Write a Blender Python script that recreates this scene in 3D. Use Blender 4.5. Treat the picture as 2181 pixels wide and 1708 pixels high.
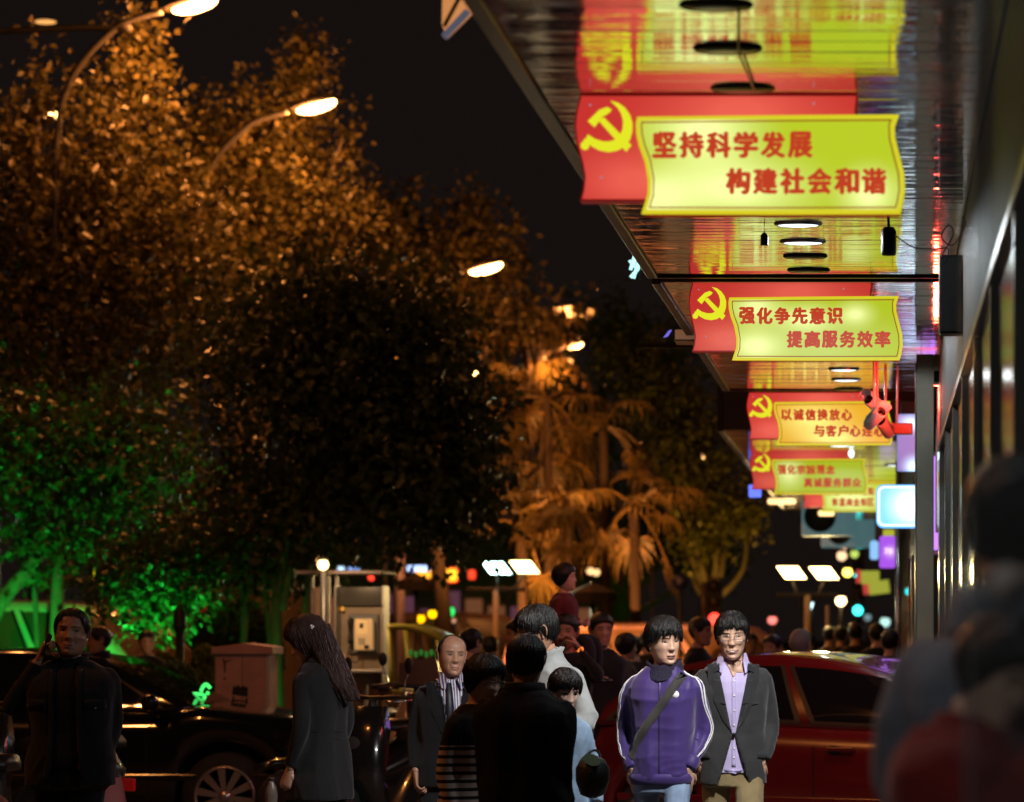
import bpy, bmesh, math, random
import numpy as np
from mathutils import Vector, Matrix, Euler
from mathutils.bvhtree import BVHTree

R = math.radians
for o in list(bpy.data.objects):
    bpy.data.objects.remove(o)
scn = bpy.context.scene
COL = scn.collection

# ------------------------------------------------------------------ camera
cam_d = bpy.data.cameras.new("camera")
cam = bpy.data.objects.new("camera", cam_d)
COL.objects.link(cam)
cam.location = (0, 0, 1.6)
cam.rotation_euler = (R(90), 0, 0)
cam_d.lens = 105
cam_d.sensor_width = 36
cam_d.sensor_fit = 'HORIZONTAL'
cam_d.shift_x = -0.362
cam_d.shift_y = 0.225
cam_d.clip_start = 0.1
cam_d.clip_end = 900
cam_d.dof.use_dof = True
cam_d.dof.focus_distance = 14.6
cam_d.dof.aperture_fstop = 3.0
cam_d.dof.aperture_blades = 9
scn.camera = cam

# ------------------------------------------------------------------ night sky
world = bpy.data.worlds.new("World")
scn.world = world
world.use_nodes = True
wn = world.node_tree.nodes
wn["Background"].inputs[0].default_value = (0.0072, 0.0050, 0.0043, 1)
wn["Background"].inputs[1].default_value = 1.0

scn.view_settings.view_transform = 'Standard'
scn.view_settings.look = 'None'
scn.view_settings.exposure = 0
scn.view_settings.gamma = 1
scn.cycles.use_denoising = True
scn.cycles.max_bounces = 6
scn.cycles.diffuse_bounces = 2
scn.cycles.glossy_bounces = 4
scn.cycles.transmission_bounces = 4
scn.cycles.transparent_max_bounces = 8
scn.cycles.sample_clamp_indirect = 4
scn.cycles.caustics_reflective = False
scn.cycles.caustics_refractive = False

F = 6361.0      # focal length in units of a 2181 px wide picture
def PX(x, Y): return (x - 1880.0) / F * Y
def PZ(y, Y): return 1.6 - (y - 1345.0) / F * Y
def P(x, y, Y): return Vector((PX(x, Y), Y, PZ(y, Y)))

# ------------------------------------------------------------------ materials
_mats = {}
def mat(name, col, rough=0.6, metal=0.0, var=0.0, vscale=8.0, bump=0.0, bscale=60.0, emit=None, es=1.0,
        spec=0.5, coat=0.0, stretch=None, trans=0.0, sheen=0.0, sub=0.0):
    if name in _mats: return _mats[name]
    m = bpy.data.materials.new(name); m.use_nodes = True
    nt = m.node_tree; b = nt.nodes["Principled BSDF"]
    c = tuple(col) + (1,)
    b.inputs['Base Color'].default_value = c
    b.inputs['Roughness'].default_value = rough
    b.inputs['Metallic'].default_value = metal
    b.inputs['Specular IOR Level'].default_value = spec
    if coat: b.inputs['Coat Weight'].default_value = coat; b.inputs['Coat Roughness'].default_value = 0.04
    if trans: b.inputs['Transmission Weight'].default_value = trans
    if sheen: b.inputs['Sheen Weight'].default_value = sheen
    if sub:
        b.inputs['Subsurface Weight'].default_value = sub
        b.inputs['Subsurface Radius'].default_value = (0.012, 0.005, 0.003)
        b.inputs['Subsurface Scale'].default_value = 1.0
    tc = None
    if var or bump:
        tc = nt.nodes.new('ShaderNodeTexCoord')
        src = tc.outputs['Object']
        if stretch:
            mp = nt.nodes.new('ShaderNodeMapping'); mp.inputs['Scale'].default_value = stretch
            nt.links.new(src, mp.inputs[0]); src = mp.outputs[0]
    if var:
        n = nt.nodes.new('ShaderNodeTexNoise'); n.inputs['Scale'].default_value = vscale; n.inputs['Detail'].default_value = 5
        nt.links.new(src, n.inputs['Vector'])
        r = nt.nodes.new('ShaderNodeValToRGB')
        r.color_ramp.elements[0].position = 0.3; r.color_ramp.elements[1].position = 0.7
        r.color_ramp.elements[0].color = tuple(max(0, x * (1 - var)) for x in col) + (1,)
        r.color_ramp.elements[1].color = tuple(min(1, x * (1 + var)) for x in col) + (1,)
        nt.links.new(n.outputs[0], r.inputs[0]); nt.links.new(r.outputs[0], b.inputs['Base Color'])
    if bump:
        n2 = nt.nodes.new('ShaderNodeTexNoise'); n2.inputs['Scale'].default_value = bscale; n2.inputs['Detail'].default_value = 4
        nt.links.new(src, n2.inputs['Vector'])
        bp = nt.nodes.new('ShaderNodeBump'); bp.inputs['Strength'].default_value = bump; bp.inputs['Distance'].default_value = 0.02
        nt.links.new(n2.outputs[0], bp.inputs['Height']); nt.links.new(bp.outputs[0], b.inputs['Normal'])
    if emit is not None:
        b.inputs['Emission Color'].default_value = tuple(emit) + (1,)
        b.inputs['Emission Strength'].default_value = es
    _mats[name] = m
    return m

def lamp_mat(name, col, s):
    return mat(name, (0.02, 0.02, 0.02), rough=0.5, emit=col, es=s)

def fabric(name, col, var=0.15, rough=0.85, bump=0.12, bscale=420, sheen=0.15, spec=0.25):
    return mat(name, col, rough=rough, var=var, vscale=14, bump=bump, bscale=bscale, sheen=sheen, spec=spec)

# ------------------------------------------------------------------ mesh collection
class MB:
    def __init__(s): s.v = []; s.f = []; s.sm = []
    def add(s, vs, fs, smooth=True, M=None):
        n = len(s.v)
        if M is not None: vs = [M @ Vector(v) for v in vs]
        s.v.extend([tuple(v) for v in vs])
        s.f.extend([tuple(i + n for i in f) for f in fs])
        s.sm.extend([smooth] * len(fs))
        return s
    def box(s, x0, x1, y0, y1, z0, z1, M=None):
        vs = [(x0,y0,z0),(x1,y0,z0),(x1,y1,z0),(x0,y1,z0),(x0,y0,z1),(x1,y0,z1),(x1,y1,z1),(x0,y1,z1)]
        return s.add(vs, [(0,3,2,1),(4,5,6,7),(0,1,5,4),(1,2,6,5),(2,3,7,6),(3,0,4,7)], False, M)
    def cbox(s, c, h, M=None):
        return s.box(c[0]-h[0], c[0]+h[0], c[1]-h[1], c[1]+h[1], c[2]-h[2], c[2]+h[2], M)
    def bevbox(s, x0, x1, y0, y1, z0, z1, b=0.01, M=None):
        # box with chamfered edges (all twelve)
        bm = bmesh.new(); bmesh.ops.create_cube(bm, size=1)
        for v in bm.verts:
            v.co = Vector(((x0+x1)/2 + v.co.x*(x1-x0), (y0+y1)/2 + v.co.y*(y1-y0), (z0+z1)/2 + v.co.z*(z1-z0)))
        bmesh.ops.bevel(bm, geom=bm.edges[:], offset=b, segments=2, affect='EDGES', profile=0.5)
        bm.verts.index_update()
        vs = [v.co.copy() for v in bm.verts]; fs = [[v.index for v in f.verts] for f in bm.faces]
        bm.free()
        return s.add(vs, fs, False, M)
    def tube(s, pts, rad, seg=10, caps=True, ex=None, M=None, smooth=True):
        pts = [Vector(p) for p in pts]
        if not hasattr(rad, '__len__'): rad = [rad] * len(pts)
        n = len(pts); vs = []; fs = []
        up = None
        for i, p in enumerate(pts):
            t = (pts[min(i+1, n-1)] - pts[max(i-1, 0)])
            if t.length < 1e-9: t = Vector((0, 0, 1))
            t.normalize()
            if up is None:
                up = Vector((0, 1, 0)) if abs(t.y) < 0.9 else Vector((1, 0, 0))
            a = t.cross(up); a.normalize(); b = a.cross(t); b.normalize(); up = b
            r = rad[i]
            for k in range(seg):
                an = 2*math.pi*k/seg
                rx = r; ry = r
                if ex: rx = r*ex
                vs.append(p + a*math.cos(an)*rx + b*math.sin(an)*ry)
        for i in range(n-1):
            for k in range(seg):
                k2 = (k+1) % seg
                fs.append((i*seg+k, i*seg+k2, (i+1)*seg+k2, (i+1)*seg+k))
        if caps:
            fs.append(tuple(range(seg-1, -1, -1))); fs.append(tuple((n-1)*seg+k for k in range(seg)))
        return s.add(vs, fs, smooth, M)
    def loft(s, rings, caps=True, smooth=True, M=None):
        n = len(rings[0]); vs = []; fs = []
        for r in rings: vs.extend(r)
        for i in range(len(rings)-1):
            for k in range(n):
                k2 = (k+1) % n
                fs.append((i*n+k, i*n+k2, (i+1)*n+k2, (i+1)*n+k))
        if caps:
            fs.append(tuple(range(n-1, -1, -1))); fs.append(tuple((len(rings)-1)*n+k for k in range(n)))
        return s.add(vs, fs, smooth, M)
    def lathe(s, prof, c=(0,0,0), seg=20, axis='z', M=None, smooth=True):
        rings = []
        for r, z in prof:
            ring = []
            for k in range(seg):
                a = 2*math.pi*k/seg
                x, y = r*math.cos(a), r*math.sin(a)
                if axis == 'z': ring.append((c[0]+x, c[1]+y, c[2]+z))
                elif axis == 'y': ring.append((c[0]+x, c[1]+z, c[2]-y))
                else: ring.append((c[0]+z, c[1]+x, c[2]+y))
            rings.append(ring)
        return s.loft(rings, True, smooth, M)
    def ell(s, c, r, seg=14, rings=8, M=None):
        vs = [(c[0], c[1], c[2]-r[2])]
        for i in range(1, rings):
            t = -math.pi/2 + math.pi*i/rings
            for k in range(seg):
                a = 2*math.pi*k/seg
                vs.append((c[0]+r[0]*math.cos(t)*math.cos(a), c[1]+r[1]*math.cos(t)*math.sin(a), c[2]+r[2]*math.sin(t)))
        vs.append((c[0], c[1], c[2]+r[2])); e = len(vs)-1
        fs = []
        for k in range(seg): fs.append((0, 1+(k+1) % seg, 1+k))
        for i in range(rings-2):
            for k in range(seg):
                a = 1+i*seg+k; b = 1+i*seg+(k+1) % seg
                fs.append((a, b, b+seg, a+seg))
        o = 1+(rings-2)*seg
        for k in range(seg): fs.append((e, o+k, o+(k+1) % seg))
        return s.add(vs, fs, True, M)
    def prism(s, poly, y0, y1, M=None, tri=True):
        # polygon in (x, z) extruded along y from y0 (front) to y1 (back)
        n = len(poly)
        vs = [(x, y0, z) for x, z in poly] + [(x, y1, z) for x, z in poly]
        fs = [(i, (i+1) % n, n+(i+1) % n, n+i) for i in range(n)]
        if tri:
            from mathutils.geometry import tessellate_polygon
            for t in tessellate_polygon([[Vector((x, z, 0)) for x, z in poly]]):
                fs.append(tuple(t)); fs.append(tuple(n+i for i in reversed(t)))
        return s.add(vs, fs, False, M)
    def mesh(s, name):
        me = bpy.data.meshes.new(name)
        me.from_pydata(s.v, [], s.f)
        me.polygons.foreach_set('use_smooth', s.sm)
        me.update()
        return me
    def build(s, name, m, parent=None, fixn=True):
        me = s.mesh(name)
        if fixn and len(s.f) < 60000:
            bm = bmesh.new(); bm.from_mesh(me); bmesh.ops.recalc_face_normals(bm, faces=bm.faces); bm.to_mesh(me); bm.free()
        me.materials.append(m)
        o = bpy.data.objects.new(name, me); COL.objects.link(o)
        if parent is not None: o.parent = parent
        return o

def tag(o, label=None, cat=None, group=None, kind=None):
    if label: o['label'] = label
    if cat: o['category'] = cat
    if group: o['group'] = group
    if kind: o['kind'] = kind
    return o
def thing(name, label, cat, loc=(0,0,0), rz=0, group=None):
    o = bpy.data.objects.new(name, None); COL.objects.link(o)
    o.location = loc; o.rotation_euler = (0, 0, rz); o.empty_display_size = 0.2
    return tag(o, label, cat, group)
def copy_tree(o, parent=None):
    c = o.copy(); COL.objects.link(c); c.parent = parent
    for ch in list(o.children): copy_tree(ch, c)
    return c
def light(name, kind, loc, energy, col, parent=None, size=0.1, target=None, spot=120, blend=0.5):
    d = bpy.data.lights.new(name, kind); d.energy = energy; d.color = col
    if kind == 'AREA': d.shape = 'DISK'; d.size = size
    else: d.shadow_soft_size = size
    if kind == 'SPOT': d.spot_size = R(spot); d.spot_blend = blend
    o = bpy.data.objects.new(name, d); COL.objects.link(o); o.location = loc
    if target is not None:
        o.rotation_euler = (Vector(target)-Vector(loc)).to_track_quat('-Z', 'Y').to_euler()
    if parent is not None:
        o.parent = parent; o.matrix_parent_inverse = Matrix.Translation(-parent.location) if parent.rotation_euler.z == 0 else parent.matrix_basis.inverted()
    return o
def remesh(mb, voxel, smooth=2, fac=0.5):
    me = mb.mesh('tmp'); o = bpy.data.objects.new('tmp', me); COL.objects.link(o)
    md = o.modifiers.new('r', 'REMESH'); md.mode = 'VOXEL'; md.voxel_size = voxel; md.use_smooth_shade = True
    if smooth:
        m2 = o.modifiers.new('s', 'SMOOTH'); m2.iterations = smooth; m2.factor = fac
    dg = bpy.context.evaluated_depsgraph_get(); dg.update()
    e = o.evaluated_get(dg).to_mesh()
    n = len(e.vertices); v = np.empty(n*3, np.float32); e.vertices.foreach_get('co', v)
    nn = np.empty(n*3, np.float32); e.vertex_normals.foreach_get('vector', nn)
    fs = [tuple(p.vertices) for p in e.polygons]
    o.evaluated_get(dg).to_mesh_clear()
    bpy.data.objects.remove(o); bpy.data.meshes.remove(me)
    return v.reshape(-1, 3).astype(float), fs, nn.reshape(-1, 3).astype(float)

def lerp(a, b, t): return a + (b-a)*t
def interp(t, xs, ys): return float(np.interp(t, xs, ys))
def smooth_path(pts, n=6):
    pts = [Vector(p) for p in pts]; out = []
    for i in range(len(pts)-1):
        p0 = pts[max(i-1,0)]; p1 = pts[i]; p2 = pts[i+1]; p3 = pts[min(i+2,len(pts)-1)]
        for k in range(n):
            t = k/n
            out.append(0.5*((2*p1)+(-p0+p2)*t+(2*p0-5*p1+4*p2-p3)*t*t+(-p0+3*p1-3*p2+p3)*t**3))
    out.append(pts[-1])
    return out
# ------------------------------------------------------------------ ground
m_asph = mat('asphalt', (0.05, 0.048, 0.046), rough=0.75, var=0.3, vscale=3, bump=0.4, bscale=180)
m_pave = mat('paving', (0.17, 0.155, 0.14), rough=0.6, var=0.25, vscale=6, bump=0.25, bscale=120)
m_kerb = mat('kerb_stone', (0.25, 0.24, 0.22), rough=0.7, var=0.2, bump=0.3)
o = MB().box(-260, 160, -40, 500, -0.3, 0).build('ground', m_asph); tag(o, kind='structure')
o = MB().box(-6.6, 6, -10, 110, 0.003, 0.12).build('pavement', m_pave); tag(o, kind='structure')
random.seed(3)
pv = o
t0 = MB().bevbox(-0.296, 0.296, -0.296, 0.296, 0, 0.03, 0.006).mesh('paving_slab')
tms = [mat('slab_a', (0.19, 0.17, 0.15), 0.5, var=0.25, vscale=9, bump=0.2), mat('slab_b', (0.14, 0.13, 0.115), 0.55, var=0.25, vscale=9, bump=0.2)]
tme = []
for m in tms:
    mm = t0.copy(); mm.materials.append(m); tme.append(mm)
for i in range(7):
    for j in range(30):
        s = bpy.data.objects.new('paving_slab', random.choice(tme)); COL.objects.link(s); s.parent = pv
        s.location = (-6.2+0.6*i, 27.3+0.6*j, 0.122+random.uniform(-0.002, 0.003)-0.025)
        s.rotation_euler = (random.uniform(-.004, .004), random.uniform(-.004, .004), 0)
kb = thing('kerb', 'long pale stone kerb along the edge of the pavement', 'kerb', (-6.7, 0, 0))
km = MB().bevbox(-0.09, 0.09, -0.49, 0.49, 0.0, 0.15, 0.015).mesh('kerb_stone'); km.materials.append(m_kerb)
for j in range(80):
    s = bpy.data.objects.new('kerb_stone', km); COL.objects.link(s); s.parent = kb; s.location = (0, j+0.5, 0)
o = MB().box(-9.6, -9.45, 0, 260, 0.004, 0.006).build('road_marking', mat('road_paint', (0.6, 0.6, 0.55), 0.6, var=0.3, vscale=20)); tag(o, kind='structure')

# ------------------------------------------------------------------ shop building on the right, canopy, soffits
WX = 0.345
m_wall = mat('dark_wall', (0.08, 0.075, 0.07), 0.7, var=0.2, bump=0.2, bscale=30)
m_glassd = mat('dark_shop_glass', (0.012, 0.012, 0.011), rough=0.16, spec=0.07, bump=0.03, bscale=3)
m_head = mat('shop_header_metal', (0.075, 0.070, 0.058), rough=0.6, metal=0.0, var=0.3, vscale=5, bump=0.06, bscale=5, stretch=(1, 4, 1))
m_frame = mat('frame_metal', (0.25, 0.25, 0.22), rough=0.3, metal=0.8, var=0.15)
m_dark = mat('black_metal', (0.012, 0.012, 0.013), rough=0.45)
m_fascia = mat('canopy_fascia', (0.035, 0.028, 0.025), rough=0.5, var=0.3)
m_soffit = []
for k, rr in enumerate((0.045, 0.07, 0.06, 0.10)):
    m = bpy.data.materials.new('soffit_metal_' + 'abcd'[k]); m.use_nodes = True
    nt = m.node_tree; b = nt.nodes['Principled BSDF']
    b.inputs['Base Color'].default_value = ((0.86, 0.88, 0.87, 1), (0.78, 0.80, 0.80, 1), (0.82, 0.84, 0.82, 1), (0.72, 0.75, 0.76, 1))[k]
    b.inputs['Metallic'].default_value = 0.92; b.inputs['Roughness'].default_value = rr
    tc = nt.nodes.new('ShaderNodeTexCoord'); mp = nt.nodes.new('ShaderNodeMapping')
    mp.inputs['Scale'].default_value = (1.3, 9.0, 1)
    geo = nt.nodes.new('ShaderNodeNewGeometry')
    nt.links.new(geo.outputs['Position'], mp.inputs[0])
    n = nt.nodes.new('ShaderNodeTexNoise'); n.inputs['Scale'].default_value = 1.6; n.inputs['Detail'].default_value = 3
    nt.links.new(mp.outputs[0], n.inputs['Vector'])
    bp = nt.nodes.new('ShaderNodeBump'); bp.inputs['Strength'].default_value = 0.17; bp.inputs['Distance'].default_value = 0.02
    nt.links.new(n.outputs[0], bp.inputs['Height']); nt.links.new(bp.outputs[0], b.inputs['Normal'])
    m_soffit.append(m)

bd = thing('shop_building', 'long shop building with dark glass front under the metal canopy on the right', 'building', (WX, 0, 0))
MB().box(0.06, 6, 0.5, 18.1, 3.55, 9).box(0.06, 6, 26.5, 90, 3.55, 9).box(0.06, 6, 18.1, 26.5, 4.0, 9).build('wall', m_wall, bd)
MB().box(1.2, 6, 18.3, 26.3, 0, 3.9).build('alley_wall', m_wall, bd)
# header above the shop glass
y = 1.0
while y < 18.0:
    MB().bevbox(0.0, 0.08, y, y+1.19, 2.74, 3.33, 0.006).build('header_panel', m_head, bd)
    y += 1.2
# glazing below it
MB().box(1.1, 1.2, 3.4, 7.0, 0.12, 2.7).build('doorway_back_wall', m_wall, bd)
MB().box(0.02, 1.2, 3.3, 3.4, 0.12, 2.7).build('doorway_side', m_wall, bd)
MB().box(0.06, 1.2, 6.99, 7.09, 0.12, 2.7).build('doorway_side', m_wall, bd)
y = 1.0
while y < 18.0:
    if 3.3 < y < 6.9:
        y += 1.7; continue
    MB().box(0.02, 0.035, y+0.03, y+1.67, 0.16, 2.72).build('shop_window', m_glassd, bd)
    MB().bevbox(-0.004, 0.05, y-0.03, y+0.03, 0.12, 2.735, 0.004).build('mullion', m_frame, bd)
    y += 1.7
MB().bevbox(-0.012, 0.06, 1, 18.0, 2.70, 2.738, 0.003).build('window_head_rail', mat('red_brown_rail', (0.10, 0.03, 0.02), 0.3, metal=0.5), bd)
# far part of the front: glazing bays beyond the alley
for k in range(14):
    y = 26.6+k*3.2
    MB().box(0.02, 0.04, y+0.05, y+3.1, 0.16, 2.6).build('far_shop_window', m_glassd, bd)
    MB().bevbox(0.0, 0.1, y-0.06, y+0.05, 0.12, 3.2, 0.01).build('far_pier', m_frame, bd)

def canopy(label, x0, y0, y1, z, nh, step, fascia_h=0.32, x1=WX-0.002):
    c = thing('canopy', label, 'canopy', (x0, y0, z))
    W = x1-x0; D = y1-y0
    # top slab and edge trims
    MB().box(0.02, W+0.05, 0.01, D-0.01, 0.035, fascia_h).build('canopy_deck', m_fascia, c)
    MB().bevbox(-0.03, 0.018, 0, D, -0.012, fascia_h+0.03, 0.004).build('edge_trim', mat('edge_trim_metal', (0.05, 0.048, 0.046), 0.4, metal=0.6), c)
    MB().box(0.02, W, D-0.008, D+0.03, -0.008, fascia_h).build('end_trim', m_dark, c)
    MB().box(0.02, W, -0.03, -0.002, -0.004, fascia_h).build('front_fascia', m_fascia, c)
    n = int(D/step)
    for k in range(n):
        # one hung soffit plank; each sits a hair out of level, so reflections break
        a = random.gauss(0, 0.0045); dz = random.uniform(-0.0012, 0.0012)
        M = Matrix.Translation((W/2+0.01, (k+0.5)*step, dz)) @ Matrix.Rotation(a, 4, 'X') @ Matrix.Rotation(random.gauss(0, 0.0008), 4, 'Y')
        MB().bevbox(-W/2+0.012, W/2-0.012, -step/2+0.0015, step/2-0.0015, 0.0, 0.02, 0.0025).build('soffit_plank', random.choice(m_soffit), c).matrix_local = M
    return c
random.seed(8)
canopy('nearest canopy with mirror metal soffit planks above the first hanging sign', -1.125, 1.0, 14.68, 3.345, 0, 0.16)
canopy('second canopy over the sign beside the security cameras', -1.12, 14.86, 21.5, 3.34, 0, 0.16)
canopy('farther lower canopy with pale edge above the fourth hanging sign', -1.3, 24.0, 40.0, 3.22, 0, 0.25, fascia_h=0.55)
canopy('farthest canopy behind the air conditioner units', -0.9, 40.4, 60.0, 3.25, 0, 0.6, fascia_h=0.5)

# brown crosswise boxing at the end of the second canopy
o = MB().bevbox(0.07, 0.30, 22.2, 23.9, 3.12, 3.32, 0.01).build('ceiling_duct', m_fascia)
tag(o, 'dark boxed duct crossing behind the red lit security cameras', 'duct')

# portal frame post (greenish grey) with lintel
pf = thing('door_portal', 'tall grey green metal portal frame at the shop doorway', 'door frame', (0.2, 18.2, 0))
m_port = mat('portal_metal', (0.40, 0.41, 0.31), rough=0.4, metal=0.1, var=0.2, vscale=3)
MB().bevbox(0.005, 0.112, 0, 0.10, 0.12, 3.29, 0.005).build('post', m_port, pf)
MB().bevbox(-0.003, 0.004, -0.002, 0.10, 0.12, 3.24, 0.001).build('post_edge', m_frame, pf)
MB().bevbox(0.113, 0.62, 0.0, 0.09, 3.19, 3.29, 0.005).build('lintel', m_port, pf)
MB().bevbox(0.113, 0.6, 0.01, 0.05, 3.10, 3.12, 0.003).build('transom_bar', m_frame, pf)
MB().box(0.113, 0.6, 0.03, 0.036, 3.12, 3.19).build('transom_glass', m_glassd, pf)

# slim steel pole by the light box
o = MB().tube([(PX(1913, 27), 27, 0.12), (PX(1913, 27), 27, 3.15)], 0.024, 12).build('steel_pole', mat('steel', (0.45, 0.46, 0.44), 0.25, metal=0.9))
tag(o, 'slim shiny steel pole under the cyan light box', 'pole')
for k, (x, Yp, r) in enumerate(((1937, 24.5, 0.012), (1944, 23.5, 0.010))):
    o = MB().tube([(PX(x, Yp), Yp, 0.12), (PX(x, Yp), Yp, 2.2)], r, 10).build('door_pull', mat('bronze', (0.35, 0.24, 0.15), 0.25, metal=0.9))
    tag(o, ('left' if k == 0 else 'right') + ' one of two thin bronze uprights just left of the portal post', 'rail')

# speaker box, cable loops and mesh edge on the header wall
sp = thing('wall_speaker', 'black box speaker hanging on the wall beyond the header', 'speaker', (0.318, 12.9, 2.88))
MB().bevbox(-0.075, 0.028, -0.06, 0.06, 0, 0.34, 0.006).build('cabinet', m_dark, sp)
MB().bevbox(-0.066, 0.02, -0.064, -0.061, 0.01, 0.33, 0.001).build('grille', mat('grille_cloth', (0.02, 0.02, 0.02), 0.9, bump=0.5, bscale=400), sp)
pts = [P(1905, 500, 12.2), P(1925, 515, 12.2), P(1950, 528, 12.2), P(1990, 530, 12.2), P(2020, 530, 12.2), P(2012, 560, 12.2), P(2006, 545, 12.2), P(2030, 500, 12.2), P(2020, 480, 12.2), P(2005, 505, 12.2), P(2030, 522, 12.2), P(2055, 480, 12.2), P(2050, 462, 12.2)]
o = MB().tube(smooth_path(pts, 6), 0.0026, 6).build('cable', m_dark); tag(o, 'loose looped black cable hanging above the wall speaker', 'cable')
cy = thing('pendant_cylinder', 'black cylinder hanging from the soffit right under the first sign, given a spot beam', 'spotlight', P(1893, 545, 12.4))
k = 12.4/F
MB().lathe([(0.001, 0), (14*k, 1*k), (16*k, 6*k), (16*k, 52*k), (12*k, 60*k), (5*k, 62*k), (0.001, 62*k)]).build('housing', m_dark, cy)
MB().tube([(0, 0, 60*k), (-1*k, 0, 85*k), (0, 0, 3.343-cy.location.z)], 0.006, 8).build('stem', m_dark, cy)
light('added_spot_beam', 'SPOT', (cy.location.x-.02, cy.location.y+.08, cy.location.z+.02), 470, (1.0, 0.96, 0.92), cy, 0.10, (-1.0, 14.5, 1.25), 62, 0.7)  # beam added to this dark cylinder to light the two young men's faces
bx = thing('hanging_sensor', 'small black box hanging on a thin cord left of the downlights', 'sensor', P(1628, 523, 12.6))
k = 12.6/F
MB().prism([(-8*k, 0), (8*k, 0), (8*k, 20*k), (3*k, 27*k), (-3*k, 27*k), (-8*k, 20*k)], -0.012, 0.012).build('housing', m_dark, bx)
MB().tube([(0, 0, 26*k), (0, 0, 3.343-bx.location.z)], 0.0016, 6).build('cord', m_dark, bx)

# ------------------------------------------------------------------ downlights
m_rim = mat('chrome_rim', (0.5, 0.5, 0.52), 0.15, metal=1.0)
m_dl_on = lamp_mat('downlight_lit', (0.85, 0.97, 1.0), 2.6)
m_dl_off = mat('downlight_off', (0.02, 0.02, 0.02), 0.3)
def downlight(x, y, z, lit, label, rad=0.105, power=0):
    Y = (z-1.6)*F/(1345-y)
    d = thing('downlight', label, 'downlight', (PX(x, Y), Y, z), 0, 'round downlights under the canopy')
    MB().lathe([(rad*0.98, 0.0), (rad, -0.006), (rad*0.92, -0.02), (rad*0.86, -0.022), (rad*0.8, -0.012), (rad*0.8, -0.001)], seg=28).build('rim', m_rim if lit else m_dark, d)
    MB().lathe([(0.001, -0.026), (rad*0.5, -0.026), (rad*0.82, -0.018), (rad*0.8, -0.012), (0.001, -0.012)], seg=28).build('lens', m_dl_on if lit else m_dl_off, d)
    d.scale = (1, 0.62, 0.5)
    if power:
        light('downlight_glow', 'SPOT', (d.location.x, Y, z-0.06), power*1.1, (0.86, 0.93, 1.0), d, 0.05, (d.location.x, Y, 0), 172, 0.12)
    return d
downlight(1525, 10, 3.345, 0, 'unlit dark downlight at the very top edge of the picture')
downlight(1550, 103, 3.345, 0, 'unlit dark downlight, second from the top, in the green reflection')
downlight(1582, 188, 3.345, 0, 'unlit dark downlight just above the first hanging sign')
downlight(1700, 476, 3.345, 1, 'lit white downlight directly under the first hanging sign', power=26)
downlight(1710, 514, 3.345, 1, 'lit white downlight below the other lit one, second under the first sign', power=26)
downlight(1715, 545, 3.345, 0, 'unlit downlight just beyond the pair of lit ones')
downlight(1722, 575, 3.345, 0, 'unlit downlight nearest the end of the first canopy')
downlight(1790, 690, 3.34, 1, 'added unseen downlight behind the second slogan sign', power=24)  # added out of view behind the sign to light the portal post
downlight(1797, 786, 3.34, 1, 'small lit downlight just under the second sign', power=20)
downlight(1802, 808, 3.34, 1, 'small lit downlight above the third sign, middle of three')
downlight(1808, 828, 3.34, 0, 'small unlit downlight touching the third sign top')
downlight(1790, 948, 3.22, 1, 'small lit downlight between the third and fourth signs', 0.12, 15)
downlight(1905, 990, 3.22, 1, 'broad white lit downlight over the cyan light box', 0.10)
for n_, (yy, pw) in enumerate(((5.6, 14), (2.0, 60))):  # two unseen downlights added to light the near man at the right edge
    d_ = thing('downlight', 'added unseen downlight close overhead of the camera, ' + ('farther one' if n_ == 0 else 'nearer one'), 'downlight', (-0.45, yy, 3.3), 0, 'round downlights under the canopy')
    MB().lathe([(0.10, 0.0), (0.105, -0.006), (0.09, -0.02), (0.08, -0.001)], seg=28).build('rim', m_rim, d_)
    MB().lathe([(0.001, -0.02), (0.08, -0.018), (0.08, -0.012), (0.001, -0.012)], seg=28).build('lens', m_dl_on, d_)
    light('added_downlight_beam', 'SPOT', (-0.45, yy, 3.25), pw, (0.86, 0.93, 1.0), d_, 0.06, (-0.2, yy+.2, 0), 150, 0.6)
# thin wire joining the nearest downlights
o = MB().tube([(-0.40, 8.3, 3.335), (-0.43, 8.9, 3.325), (-0.41, 9.6, 3.335)], 0.004, 6).build('wire', m_dark)
tag(o, 'thin black wire running between the unlit downlights at the top', 'wire')

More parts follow.
